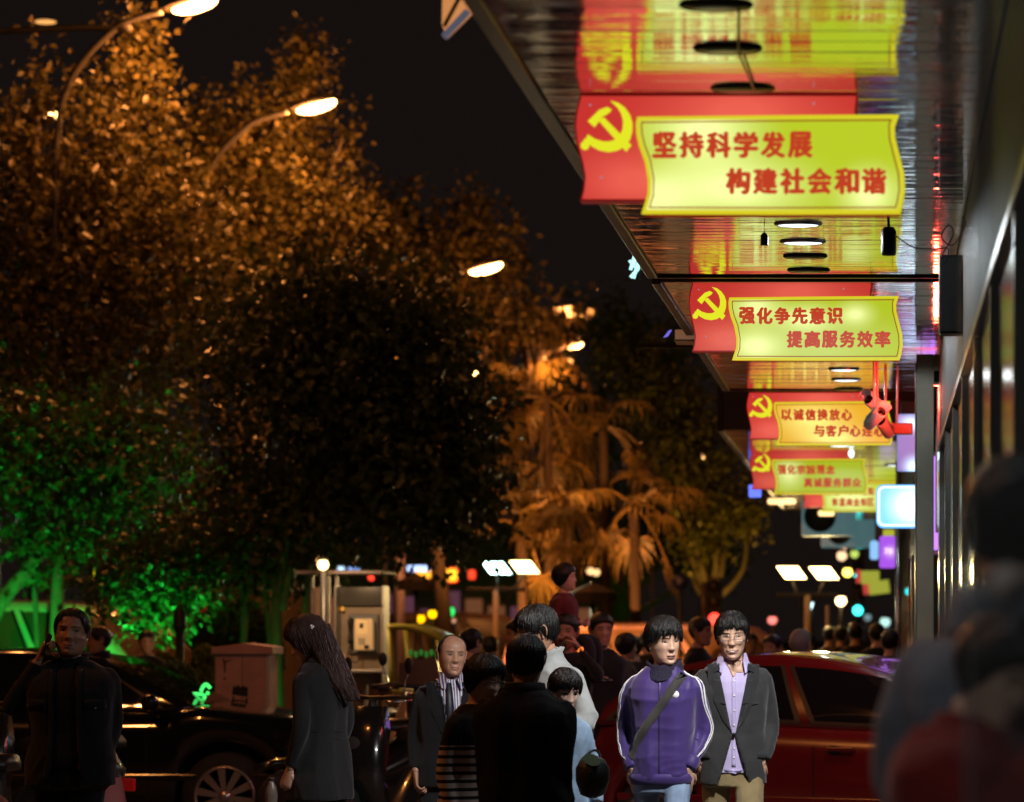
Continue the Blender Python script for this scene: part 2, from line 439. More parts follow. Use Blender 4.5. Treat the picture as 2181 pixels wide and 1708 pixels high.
# ------------------------------------------------------------------ hanging signs
def sign_mat(name, c0, c1, spots, s=1.0):
    m = bpy.data.materials.new(name); m.use_nodes = True
    nt = m.node_tree; b = nt.nodes['Principled BSDF']
    b.inputs['Base Color'].default_value = (0.08, 0.06, 0.02, 1); b.inputs['Roughness'].default_value = 0.35
    tc = nt.nodes.new('ShaderNodeTexCoord')
    acc = None
    for (cx, cz, rx, rz) in spots:      # the tubes behind the acrylic
        mp = nt.nodes.new('ShaderNodeMapping'); mp.vector_type = 'POINT'
        mp.inputs['Location'].default_value = (-cx/rx, 0, -cz/rz); mp.inputs['Scale'].default_value = (1/rx, 0, 1/rz)
        nt.links.new(tc.outputs['Object'], mp.inputs[0])
        g = nt.nodes.new('ShaderNodeTexGradient'); g.gradient_type = 'QUADRATIC_SPHERE'
        nt.links.new(mp.outputs[0], g.inputs[0])
        if acc is None: acc = g.outputs['Fac']
        else:
            a = nt.nodes.new('ShaderNodeMath'); a.operation = 'ADD'; a.use_clamp = True
            nt.links.new(acc, a.inputs[0]); nt.links.new(g.outputs['Fac'], a.inputs[1]); acc = a.outputs[0]
    r = nt.nodes.new('ShaderNodeValToRGB')
    r.color_ramp.elements[0].color = tuple(c0)+(1,); r.color_ramp.elements[1].color = tuple(c1)+(1,)
    r.color_ramp.elements[1].position = 0.75
    nt.links.new(acc, r.inputs[0]); nt.links.new(r.outputs[0], b.inputs['Emission Color'])
    b.inputs['Emission Strength'].default_value = s
    return m
_gl = {}
def glyph(ch):
    if ch in _gl: return _gl[ch]
    cu = bpy.data.curves.new('g', 'FONT'); cu.body = ch; cu.size = 1; cu.offset = 0.0; cu.extrude = 0.002
    cu.resolution_u = 2
    o = bpy.data.objects.new('g', cu); COL.objects.link(o)
    dg = bpy.context.evaluated_depsgraph_get(); dg.update()
    me = o.evaluated_get(dg).to_mesh()
    v = [tuple(q.co) for q in me.vertices]; f = [tuple(p.vertices) for p in me.polygons]
    o.evaluated_get(dg).to_mesh_clear(); bpy.data.objects.remove(o); bpy.data.curves.remove(cu)
    a = np.array(v) if v else np.zeros((1, 3))
    c = (a.min(0)+a.max(0))/2; w = (a.max(0)-a.min(0))
    _gl[ch] = (a, f, c, w)
    return _gl[ch]
def letter(ch, cx, cz, y, hw, hh, m, parent, name='character', dep=0.0015):
    a, f, c, w = glyph(ch)
    sx = hw*2/max(w[0], 1e-6); sz = hh*2/max(w[1], 1e-6)
    mb = MB()
    # three slightly shifted strikes make the bold stroke weight of the lettering
    for q, (ox, oz) in enumerate(((-.06, .0), (.06, .012), (0, -.04), (.0, .045), (.03, -.02))):
        vs = [(cx+(p[0]-c[0]+ox)*sx*.95, y-q*.00012-(p[2])*dep/0.002, cz+(p[1]-c[1]+oz)*sz*.96) for p in a]
        mb.add(vs, f, False)
    return mb.build(name, m, parent)

RED_L = [(1238,205),(1229,238),(1225,270),(1229,308),(1240,348),(1246,380),(1243,408),(1237,431)]
YEL = [(1360,255),(1357,272),(1358,292),(1364,318),(1376,350),(1383,390),(1382,420),(1369,460),(1640,461),(1917,460),(1923,440),(1928,410),(1926,375),(1917,340),(1907,300),(1906,275),(1915,250),(1640,252)]
def un(p): return ((p[0]-1577)/654.0, -(p[1]-205)/654.0)
def inset(poly, d):
    n = len(poly); out = []
    for i in range(n):
        a = Vector(poly[i-1]); b = Vector(poly[i]); c = Vector(poly[(i+1) % n])
        e1 = (b-a).normalized(); e2 = (c-b).normalized()
        n1 = Vector((-e1.y, e1.x)); n2 = Vector((-e2.y, e2.x))
        nn = (n1+n2); nn.normalize(); k = d/max(0.35, nn.dot(n1))
        out.append((b.x+nn.x*k, b.y+nn.y*k))
    return out
def ring_strip(mb, A, B, y0, y1):
    n = len(A)
    vs = [(x, y0, z) for x, z in A]+[(x, y0, z) for x, z in B]+[(x, y1, z) for x, z in A]+[(x, y1, z) for x, z in B]
    fs = []
    for i in range(n):
        j = (i+1) % n
        fs += [(i, j, n+j, n+i), (i, j, 2*n+j, 2*n+i), (n+i, n+j, 3*n+j, 3*n+i)]
    mb.add(vs, fs, False)
EM = 1/237.0
def emblem(parent, m, cx, cz, size, y):
    def q(pts): return [(cx+(x-438)*EM*size, cz-(z-285)*EM*size) for x, z in pts]
    mb = MB()
    sick = [(455,168),(492,178),(522,200),(545,232),(557,270),(556,310),(546,345),(524,375),(490,396),(450,404),(405,396),(372,378),(340,352),(352,322),(385,343),(420,354),(450,355),(478,346),(500,325),(512,296),(514,262),(505,228),(488,200)]
    mb.prism(q(sick), y-0.0010, y)
    kn = [(343+20*math.cos(a*math.pi/8), 378+20*math.sin(a*math.pi/8)-2) for a in range(16)]
    mb.prism(q([(337,340),(362,360),(356,384),(330,362)]), y-0.0030, y); mb.prism(q([(x-4, z-2) for x, z in kn]), y-0.0022, y)
    mb.prism(q([(352,262),(405,210),(440,197),(462,208),(452,222),(438,232),(420,240),(383,290)]), y-0.0018, y)
    mb.prism(q([(404,262),(424,243),(552,372),(528,402)]), y-0.0026, y)
    mb.build('emblem', m, parent)
C_RED0, C_RED1 = (0.58, 0.034, 0.028), (0.84, 0.115, 0.08)
C_Y0, C_Y1 = (0.50, 0.62, 0.022), (1.02, 1.12, 0.40)
def party_sign(label, xl, ytop, Y, l1, l2, spots, n1=6, warm=0, dim=1.0, rowx2=1548):
    # xl = where the left edge shows; each sign is the same 1.07 m wide light box
    z = PZ(ytop, Y)
    s = thing('hanging_sign', label, 'sign', (PX(xl, Y)+352/654.0, Y, z), 0, 'red and yellow slogan light boxes hung under the canopy')
    tagn = str(int(Y*10))
    mr = sign_mat('sign_red_'+tagn, [c*dim for c in C_RED0], [c*dim for c in C_RED1], [(0.0, -0.05, 0.5, 0.2), (-0.35, -0.28, 0.35, 0.2)])
    c0 = C_Y0 if not warm else (0.80, 0.42, 0.02); c1 = C_Y1 if not warm else (1.1, 0.93, 0.22)
    my = sign_mat('sign_yellow_'+tagn, [c*dim for c in c0], [c*dim for c in c1], spots)
    mrim = lamp_mat('sign_gold_rim', (0.75, 0.66, 0.02), 0.95)
    mline = lamp_mat('sign_brown_line', (0.42, 0.075, 0.01), 0.75)
    mtxt = lamp_mat('sign_red_text', (0.56, 0.052, 0.018), 0.95)
    myel = lamp_mat('sign_emblem_yellow', (0.78, 0.80, 0.02), 1.0)
    mcase = mat('sign_case_red', (0.35, 0.02, 0.02), 0.4, emit=(0.4, 0.01, 0.01), es=0.25)
    rp = [un(p) for p in RED_L]+[un((1400, 431)), un((1600, 431)), un((1822, 431)), un((1822, 258)), un((1828, 205))]
    MB().prism(inset(rp, 0.0), -0.03, 0.045).build('case', mcase, s)
    MB().prism(inset(rp, 0.006), -0.034, -0.031).build('red_panel', mr, s)
    yp = [un(p) for p in YEL]
    MB().prism(yp, -0.055, -0.035).build('gold_border', mrim, s)
    MB().prism(inset(yp, 0.003), 0.046, 0.05).build('rear_panel', mcase, s)
    MB().prism(inset(yp, 0.012), -0.058, -0.0555).build('yellow_panel', my, s)
    mb = MB(); ring_strip(mb, inset(yp, 0.017), inset(yp, 0.0215), -0.0605, -0.0585); mb.build('border_line', mline, s)
    emblem(s, myel, un((1294, 0))[0], un((0, 273))[1], 0.168, -0.0345)
    pit = 57.5 if n1 == 6 else 50
    hw = 25/654.0; hh = 27/654.0
    for i, ch in enumerate(l1):
        cx, cz = un((1418+i*pit, 315)); letter(ch, cx, cz, -0.0595, hw*(1 if n1 == 6 else .87), hh, mtxt, s)
    for i, ch in enumerate(l2):
        cx, cz = un((rowx2+26+i*pit, 392)); letter(ch, cx, cz, -0.0595, hw*(1 if n1 == 6 else .87), hh, mtxt, s)
    # metal hanging rail, tabs and screws
    MB().bevbox(-0.52, 0.385, -0.02, 0.03, 0.001, 0.012, 0.002).build('hanging_rail', m_frame, s)
    for xx in (-0.4, 0.0, 0.3): MB().box(xx-0.006, xx+0.006, -0.002, 0.004, 0.012, 0.03).build('hanger', m_dark, s)
    for xx, zz in ((-0.486, -0.035), (-0.45, -0.27), (0.24, -0.03)):
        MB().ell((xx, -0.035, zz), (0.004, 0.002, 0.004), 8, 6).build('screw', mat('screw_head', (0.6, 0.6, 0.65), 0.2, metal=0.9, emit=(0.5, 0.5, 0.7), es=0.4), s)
    return s
party_sign('largest and nearest red and yellow slogan sign, at the top under the first canopy', 1225, 205, 9.73, '坚持科学发展', '构建社会和谐', [(-0.12, -0.12, 0.30, 0.22), (-0.02, -0.31, 0.40, 0.18), (-0.28, -0.34, 0.25, 0.16), (0.42, -0.33, 0.16, 0.14)])
party_sign('second largest red and yellow slogan sign, hanging where the first canopy ends', 1467, 604, 15.0, '强化争先意识', '提高服务效率', [(-0.2, -0.13, 0.22, 0.14), (0.05, -0.18, 0.26, 0.12), (-0.2, -0.32, 0.25, 0.16), (0.3, -0.16, 0.15, 0.1)], dim=0.92)
party_sign('third slogan sign with warm orange glow behind the security cameras', 1590, 836, 21.9, '以诚信换放心', '与客户心连心', [(-0.05, -0.2, 0.45, 0.22), (0.1, -0.34, 0.4, 0.14)], warm=1)
party_sign('fourth and dimmer slogan sign, below the security cameras', 1597, 962, 27.2, '强化宗旨观念', '真诚服务群众', [(-0.18, -0.2, 0.22, 0.25)], dim=0.82)
party_sign('farthest readable slogan sign, partly hidden behind the cyan light box', 1707, 1014, 32.4, '打造共建示范街', '彰显商业街区', [(0, -0.25, 0.6, 0.3)], n1=7, rowx2=1440)
def mini_sign(x, y, Y, w, tilt, lab):
    k = Y/F
    s = thing('hanging_sign', lab, 'sign', P(x, y, Y), 0, 'red and yellow slogan light boxes hung under the canopy')
    MB().bevbox(-w*k*0.5, -w*k*0.28, -0.03, 0.03, -14*k, 14*k, 0.01).build('red_panel', lamp_mat('far_sign_red', (0.5, 0.05, 0.04), 1), s)
    MB().bevbox(-w*k*0.28, w*k*0.5, -0.04, 0.03, -16*k, 12*k, 0.01).build('yellow_panel', lamp_mat('far_sign_yellow', (0.42, 0.45, 0.05), .8), s)
    s.rotation_euler = (0, tilt, 0)
mini_sign(1848, 1228, 46, 50, 0.0, 'far tiny slogan sign left of the purple sign bottom')
mini_sign(1866, 1250, 52, 56, -0.12, 'farthest tiny tilted slogan sign below the purple sign')

# ------------------------------------------------------------------ security cameras on stems
m_camr = mat('camera_housing', (0.75, 0.75, 0.76), 0.3)
def cctv(x, y, Y, yaw, label, topx=None):
    c = thing('security_camera', label, 'security camera', P(x, y, Y), 0, 'security cameras hanging in front of the third sign')
    Mx = Matrix.Rotation(yaw, 4, 'Z') @ Matrix.Rotation(R(-24), 4, 'X')
    MB().lathe([(0.001, -0.10), (0.034, -0.10), (0.040, -0.092), (0.040, 0.07), (0.034, 0.085), (0.001, 0.09)], axis='y', seg=20, M=Mx).build('housing', m_camr, c)
    MB().lathe([(0.001, -0.104), (0.024, -0.104), (0.032, -0.101), (0.032, -0.095), (0.001, -0.095)], axis='y', seg=20, M=Mx).build('lens', mat('lens_glass', (0.004, 0.004, 0.005), 0.06), c)
    mb = MB(); rings = []
    for yy in (-0.15, 0.03):
        rings.append([tuple(Mx @ Vector((0.046*math.cos(a), yy, 0.046*math.sin(a)))) for a in [R(t) for t in range(0, 181, 20)]] + [tuple(Mx @ Vector((0.049*math.cos(a), yy, 0.049*math.sin(a)))) for a in [R(t) for t in range(180, -1, -20)]])
    mb.loft(rings).build('sunshade', m_camr, c)
    top = 3.33-c.location.z
    MB().tube([(0, 0.02, 0.04), (0.0, 0.03, 0.09), (0, 0.03, top)], [0.012, 0.009, 0.009], 10).build('stem', m_camr, c)
    return c
cctv(1868, 866, 19.0, R(-35), 'upper security camera pointing down left over the third sign')
cctv(1862, 892, 18.8, R(30), 'middle security camera with blue white shine, pointing down right')
cctv(1886, 912, 19.3, R(-20), 'lower security camera with dark lens at the orange sign corner')
c4 = thing('security_camera', 'flat red lit camera hanging alone right of the third sign', 'security camera', P(1922, 914, 19.5), 0)
k = 19.5/F
MB().bevbox(-25*k, 22*k, -0.05, 0.05, -12*k, 12*k, 0.008).build('housing', mat('camera_red_lit', (0.4, 0.1, 0.08), 0.4), c4)  # the red light on the camera is put into its housing colour
MB().tube([(-12*k, 0, 10*k), (-10*k, 0, 3.33-c4.location.z)], 0.007, 8).build('stem', m_camr, c4)
# red LED shop sign further right which throws the red light on the cameras
ls = thing('neon_sign', 'thin vertical red neon strip right of the portal post', 'neon sign', P(2008, 870, 20.5))
k = 20.5/F
for i in range(4):
    MB().tube([((-6+i*4)*k, 0.02*i, (50-8*i)*k), ((-4+i*3.4)*k, 0.02*i, (-50-18*i)*k)], 0.0035, 6).build('tube', lamp_mat('red_neon', (1.0, 0.05, 0.03), 2.4), ls)
light('red_glow', 'POINT', P(1985, 850, 18.4), 62, (1, 0.06, 0.03), ls, 0.08)
tb = thing('light_tube', 'pale blue vertical light tube right of the portal post', 'light tube', P(2020, 1075, 21.0))
k = 21.0/F
MB().tube([(0, 0, -135*k), (0, 0, 150*k)], 0.014, 10).build('tube', lamp_mat('blue_tube', (0.35, 0.75, 1.0), 1.5), tb)
MB().box(0.02, 0.05, -0.02, 0.02, -135*k, 150*k).build('bracket', m_frame, tb)

# lit shop front in the alley gap: gives the cyan streaks on the soffit
lf = thing('lit_shopfront', 'bright cyan white shop sign band at the alley beyond the portal post', 'shop sign', (0.42, 22.6, 2.2))
MB().bevbox(0, 0.5, -0.05, 0.05, 0.2, 0.95, 0.01).build('sign_band', lamp_mat('cyan_band', (0.45, 0.9, 1.0), 2.6), lf)
MB().bevbox(-0.02, 0.52, 0.06, 0.12, 0.15, 1.0, 0.01).build('frame', m_frame, lf)
lf2 = thing('purple_shop_sign', 'violet lit shop panel beyond the cyan sign band', 'shop sign', (0.30, 25.6, 2.3))
MB().bevbox(0, 0.5, -0.05, 0.05, 0.0, 0.8, 0.01).build('panel', lamp_mat('violet_band', (0.5, 0.2, 0.9), 1.6), lf2)
MB().bevbox(-0.02, 0.52, 0.06, 0.12, -0.05, 0.85, 0.01).build('frame', m_frame, lf2)

pbn = thing('shop_sign', 'pale violet blue lit band hanging above the cyan light box', 'shop sign', (0.0, 20.9, 0))
MB().bevbox(0.10, 0.335, -0.03, 0.03, 2.72, 3.12, 0.01).build('sign_band', sign_mat('violet_blue_band', (0.22, 0.20, 0.55), (1.0, 1.5, 1.9), [(0.22, 2.75, 0.12, 0.12), (0.2, 3.05, 0.14, 0.1)], 1.0), pbn)
for xx in (0.13, 0.27): MB().tube([(xx, 0, 3.04), (xx, 0, 3.33)], 0.006, 6).build('hanger', m_dark, pbn)
# cyan light box sign
cb = thing('light_box_sign', 'bright cyan and white rounded light box sign left of the post', 'sign', P(1925, 1079, 20.4))
k = 20.4/F
def rrect(w, h, r, n=6):
    pts = []
    for cx, cz, a0 in ((w-r, h-r, 0), (-w+r, h-r, 90), (-w+r, -h+r, 180), (w-r, -h+r, 270)):
        for i in range(n+1):
            a = R(a0+90*i/n); pts.append((cx+r*math.cos(a), cz+r*math.sin(a)))
    return pts
MB().prism(rrect(59*k, 46*k, 16*k), -0.05, 0.05).build('case', lamp_mat('box_rim_blue', (0.10, 0.45, 1.0), 1.3), cb)
MB().prism(rrect(56*k, 43*k, 14*k), -0.056, -0.051).build('rim', lamp_mat('box_rim_white', (0.75, 0.97, 1.0), 1.5), cb)
MB().prism(rrect(51*k, 38*k, 10*k), -0.062, -0.057).build('panel', sign_mat('cyan_panel', (0.25, 0.85, 1.0), (1.9, 2.1, 2.2), [(0.05, 0.0, 0.22, 0.2)]), cb)
# purple sign
ps = thing('light_box_sign', 'upright violet light box sign left of the steel pole', 'sign', P(1890, 1176, 34))
k = 34/F
MB().prism(rrect(17*k, 34*k, 5*k), -0.05, 0.05).build('panel', sign_mat('violet_panel', (0.42, 0.10, 0.85), (0.85, 0.5, 1.0), [(0.03, 0.0, 0.12, 0.12)]), ps)
for i, ch in enumerate('70'): letter(ch, (-2+9*i)*k, 2*k, -0.053, 3.5*k, 6*k, lamp_mat('violet_text', (0.9, 0.7, 1.0), 1.3), ps)
b2 = thing('light_box_sign', 'small pale blue round cornered light box beside the violet sign', 'sign', P(1862, 1172, 40))
k = 40/F
MB().prism(rrect(9*k, 20*k, 6*k), -0.05, 0.05).build('panel', lamp_mat('pale_blue_panel', (0.25, 0.5, 0.85), 1.2), b2)
y2 = thing('light_box_sign', 'small yellow sign directly above the violet sign', 'sign', P(1893, 1135, 36))
k = 36/F
MB().prism(rrect(12*k, 7*k, 3*k), -0.05, 0.05).build('panel', lamp_mat('olive_panel', (0.45, 0.45, 0.03), 1.0), y2)

# blue signs and turquoise neon at the canopy edge
bs = thing('neon_sign', 'small blue glowing sign under the fourth slogan sign', 'neon sign', P(1608, 1046, 30))
k = 30/F
MB().prism(rrect(13*k, 13*k, 3*k), -0.03, 0.03).build('panel', lamp_mat('blue_led', (0.12, 0.18, 1.0), 1.6), bs)
bs = thing('neon_sign', 'short violet blue neon dash at the second canopy edge', 'neon sign', P(1422, 711, 18))
k = 18/F
MB().prism([(-9*k, -8*k), (0, -6*k), (9*k, 8*k), (3*k, 7*k)], -0.01, 0.01).build('panel', lamp_mat('violet_led', (0.2, 0.16, 0.8), 0.9), bs)
tn = thing('neon_sign', 'turquoise zigzag neon sign left of the first canopy end', 'neon sign', P(1351, 567, 20))
k = 20/F
for pts in ([(4, 26), (-2, -2), (-10, 12)], [(2, 26), (-8, -8)], [(9, 8), (-2, -26)], [(9, 8), (8, -6), (-8, -24)]):
    MB().tube([(x*k, 0, z*k) for x, z in pts], 0.011, 8).build('tube', lamp_mat('turquoise_neon', (0.45, 1.0, 0.95), 1.6), tn)
MB().box(8*k, 12*k, 0.02, 0.05, -26*k, 200*k).build('backing', m_dark, tn)
MB().box(8*k, 0.56, 0.02, 0.05, 3.50-tn.location.z, 3.53-tn.location.z).build('wall_arm', m_dark, tn)
bb = thing('junction_box', 'beige box sticking out left of the second sign', 'box', P(1457, 715, 17.5))
k = 17.5/F
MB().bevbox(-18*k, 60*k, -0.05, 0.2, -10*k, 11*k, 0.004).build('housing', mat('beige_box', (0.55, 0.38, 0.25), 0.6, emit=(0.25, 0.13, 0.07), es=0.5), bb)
MB().bevbox(-20*k, 60*k, -0.056, 0.2, -13*k, -10*k, 0.002).build('base', m_frame, bb)

# wedge shaped light housing at the top, on the canopy edge
wl = thing('wedge_lamp', 'orange lit wedge shaped lamp housing on the canopy edge, top of picture', 'lamp', P(975, 30, 9.2))
k = 9.2/F
MB().prism([(-32*k, 60*k), (-34*k, -22*k), (-25*k, -45*k), (28*k, 8*k), (36*k, 60*k)], 0.0, 0.05).build('face_panel', mat('peach_panel', (0.75, 0.42, 0.22), 0.55, emit=(0.8, 0.32, 0.10), es=0.75), wl)
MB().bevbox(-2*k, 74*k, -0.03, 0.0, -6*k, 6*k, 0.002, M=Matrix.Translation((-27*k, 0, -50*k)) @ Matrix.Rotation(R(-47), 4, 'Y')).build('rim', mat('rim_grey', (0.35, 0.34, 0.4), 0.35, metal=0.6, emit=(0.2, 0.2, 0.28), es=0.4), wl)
MB().bevbox(0, 95*k, -0.02, -0.001, -3.5*k, 3.5*k, 0.002, M=Matrix.Translation((-28*k, 0, -28*k)) @ Matrix.Rotation(R(-62), 4, 'Y')).build('dark_bar', m_dark, wl)
MB().bevbox(24*k, 0.20, 0.052, 0.09, 20*k, 30*k, 0.002).build('bracket', m_dark, wl)

# air conditioner units hung under the far canopy
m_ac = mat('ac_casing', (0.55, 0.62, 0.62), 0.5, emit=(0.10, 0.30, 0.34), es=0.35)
def ac_unit(x, y, Y, w, h, label):
    k = Y/F
    a = thing('air_conditioner', label, 'air conditioner', P(x, y, Y), 0, 'outdoor air conditioner units under the far canopy')
    MB().bevbox(-w*k/2, w*k/2, 0, 0.35, -h*k/2, h*k/2, 0.02).build('casing', m_ac, a)
    MB().lathe([(0.001, 0.0), (h*k*0.43, 0.0), (h*k*0.45, -0.02), (h*k*0.41, -0.024), (h*k*0.39, -0.006), (0.001, -0.006)], c=(-w*k*0.16, 0, 0.02), axis='y', seg=28).build('fan_opening', mat('fan_dark', (0.01, 0.02, 0.022), 0.5), a)
    for j in range(5):
        r = h*k*0.08*(j+1)
        MB().tube([(-w*k*0.16+r*math.cos(t*math.pi/10), -0.028, 0.02+r*math.sin(t*math.pi/10)) for t in range(21)], 0.004, 5).build('grille_ring', m_dark, a)
    MB().bevbox(w*k*0.28, w*k*0.47, -0.012, -0.001, -h*k*0.44, h*k*0.44, 0.006).build('side_panel', m_ac, a)
    return a
ac_unit(1765, 1103, 36, 115, 76, 'nearer air conditioner unit with black round fan under the farthest slogan sign')
ac_unit(1806, 1136, 42, 115, 60, 'farther air conditioner unit half hidden behind the other, above the floodlights')
for n, (x, y, w, Y) in enumerate(((1665, 1068, 60, 33.5), (1760, 1093, 34, 35.5))):
    t = thing('lamp_strip', ('wide warm white lamp strip left of' if n == 0 else 'narrow warm lamp strip under') + ' the farthest slogan sign', 'lamp', P(x, y, Y))
    k = Y/F
    MB().bevbox(-w*k/2, w*k/2, -0.05, 0.05, -6*k, 5*k, 0.02).build('diffuser', lamp_mat('warm_strip', (1.0, 0.62, 0.25), 2.2), t)
    MB().bevbox(-w*k/2, w*k/2, -0.06, 0.06, 5.5*k, 9*k, 0.01).build('housing', m_frame, t)

# wall bulb by the fourth sign
bl = thing('bulb', 'small bright white bulb hanging at the top of the fourth sign', 'bulb', P(1813, 966, 26.5))
k = 26.5/F
MB().ell((0, 0, 0), (6*k, 6*k, 9*k)).build('glass', lamp_mat('bulb_white', (0.8, 1.0, 0.95), 2.5), bl)
MB().tube([(0, 0, 8*k), (0, 0, 3.22-bl.location.z)], 0.006, 6).build('cord', m_dark, bl)

# near glass door leaf with a round sticker
gd = thing('glass_door', 'open clear glass door leaf close to the camera at the right edge', 'glass door', (0.096, 3.3, 0))
mg = bpy.data.materials.new('clear_glass'); mg.use_nodes = True
nt = mg.node_tree; nt.nodes.remove(nt.nodes['Principled BSDF'])
tr = nt.nodes.new('ShaderNodeBsdfTransparent'); tr.inputs[0].default_value = (0.82, 0.84, 0.83, 1)
gl = nt.nodes.new('ShaderNodeBsdfGlossy'); gl.inputs['Roughness'].default_value = 0.02
mx = nt.nodes.new('ShaderNodeMixShader'); fr = nt.nodes.new('ShaderNodeFresnel'); fr.inputs[0].default_value = 1.5
nt.links.new(fr.outputs[0], mx.inputs[0]); nt.links.new(tr.outputs[0], mx.inputs[1]); nt.links.new(gl.outputs[0], mx.inputs[2])
df = nt.nodes.new('ShaderNodeBsdfDiffuse'); df.inputs[0].default_value = (0.5, 0.49, 0.45, 1)
mx2 = nt.nodes.new('ShaderNodeMixShader'); mx2.inputs[0].default_value = 0.035
nt.links.new(mx.outputs[0], mx2.inputs[1]); nt.links.new(df.outputs[0], mx2.inputs[2])
nt.links.new(mx2.outputs[0], nt.nodes['Material Output'].inputs[0])
MB().box(0.0, 0.222, 0, 0.01, 0.14, 2.6).build('pane', mg, gd)
MB().box(-0.003, 0.0, -0.001, 0.011, 0.14, 2.6).build('polished_edge', mat('glass_edge', (0.10, 0.12, 0.11), 0.2), gd)
k = 3.3/F
MB().lathe([(0.001, -0.002), (42*k, -0.002), (42*k, -0.001), (0.001, -0.001)], c=((2145-1880)*k-0.096, 0, PZ(1246, 3.3)), axis='y', seg=40).build('round_sticker', mat('sticker_brown', (0.20, 0.16, 0.13), 0.7, var=0.1), gd)
MB().prism([(0.0, 0), (0.012, 0), (0.012, 0.014), (0.006, 0.014), (0.006, 0.006), (0.0, 0.006)], -0.004, -0.003, M=Matrix.Translation(((2152-1880)*k-0.096, 0, PZ(1255, 3.3)))).build('sticker_mark', m_dark, gd)
# ------------------------------------------------------------------ street lamps (sodium)
SOD = (1.0, 0.32, 0.07)
m_pole = mat('lamp_pole', (0.055, 0.052, 0.05), 0.4, metal=0.3, var=0.15)
m_sod = lamp_mat('sodium_bowl', (1.0, 0.50, 0.16), 22)
def street_lamp(hx, hz, Y, label, power, px=None, left=False, size=0.62, hot=1):
    px = hx-1.62 if px is None else px
    s = thing('street_lamp', label, 'street lamp', (px, Y, 0), 0, 'sodium street lamps in a row behind the trees')
    dx = hx-px
    MB().tube(smooth_path([(0, 0, 0), (0, 0, hz-3.2), (0.02, 0, hz-1.6), (0.22, 0, hz-0.85), (0.75, 0, hz-0.28), (dx-0.35, 0, hz-0.10)], 6), 0.042, 12).build('pole', m_pole, s)
    MB().lathe([(0.16, 0), (0.16, 0.3), (0.11, 0.5), (0.08, 0.52), (0.001, 0.52)], seg=14).build('base', m_pole, s)
    M = Matrix.Translation((dx, 0, hz)) @ Matrix.Rotation(R(-14), 4, 'Y')
    MB().ell((0, 0, 0.03), (size*0.56, 0.15, 0.075), 18, 8, M).build('lamp_head', m_pole, s)
    MB().ell((0.03, 0, -0.035), (size*0.46, 0.12, 0.095), 18, 8, M).build('lamp_bowl', m_sod, s)
    if left:
        MB().tube(smooth_path([(0.9, 0, hz-0.30), (0.2, 0, hz-0.30), (-0.8, 0, hz-0.34), (-1.6, 0, hz-0.30)], 5), 0.04, 10).build('cross_arm', m_pole, s)
        MB().tube(smooth_path([(-0.72, 0, 0), (-0.72, 0, hz-2.3), (-0.76, 0, hz-1.6), (-0.98, 0, hz-1.0), (-1.5, 0, hz-0.4)], 6), 0.06, 12).build('second_pole', m_pole, s)
        MB().ell((-1.85, 0, hz-0.3), (0.3, 0.13, 0.09), 16, 8).build('second_head', m_pole, s)
    if power: light('sodium_light', 'POINT', (hx+0.03, Y-0.02, hz-0.26), power, SOD, s, 0.16)
    return s
street_lamp(PX(408, 35.6), PZ(6, 35.6), 35.6, 'large curved street lamp cut by the top edge of the picture', 820, left=True)
street_lamp(PX(668, 41), PZ(222, 41), 41.0, 'street lamp with starry orange glow above the left trees', 760)
street_lamp(PX(1030, 49), PZ(568, 49), 49.0, 'orange street lamp in the middle, right of the dark tree', 260)
street_lamp(PX(1225, 87), PZ(733, 87), 87.0, 'small distant street lamp above the palms', 4500)
street_lamp(PX(915, 118), PZ(731, 118), 118.0, 'tiny far street lamp showing through the dark tree', 0, size=0.7)
street_lamp(PX(1016, 130), PZ(791, 130), 130.0, 'tiny amber far lamp low in the dark tree', 0, size=0.7)
street_lamp(PX(1492, 100), PZ(971, 100), 100.0, 'tiny far lamp between the palms and the canopy', 0, size=0.5)
# the lamp before these in the row stands just above the frame and lights the near side of the trees
street_lamp(-9.3, 10.2, 27.0, 'nearest street lamp of the row, its head just above the picture', 330)
street_lamp(-9.3, 10.2, 12.0, 'street lamp at the road beside the camera, outside the picture', 760)
for n, (x, y, Y) in enumerate(((110, 247, 60), (97, 47, 44))):
    l = thing('street_lamp', 'small bright lamp head ' + ('peeping out of the leaves under the left lamp pole' if n == 0 else 'glowing on the long cross arm at top left'), 'street lamp', (PX(x, Y), Y, 0))
    if n == 0:
        MB().tube([(-0.5, 0.3, 0), (-0.5, 0.3, PZ(y, Y)-0.1), (0, 0, PZ(y, Y)+0.05)], 0.05, 10).build('pole', m_pole, l)
    MB().ell((0, 0, PZ(y, Y)), (0.16 if n == 0 else .16, 0.1, 0.08 if n == 0 else .03)).build('lamp_bowl', m_sod if n == 0 else lamp_mat('dim_sodium', (1, .45, .12), 1.2), l)

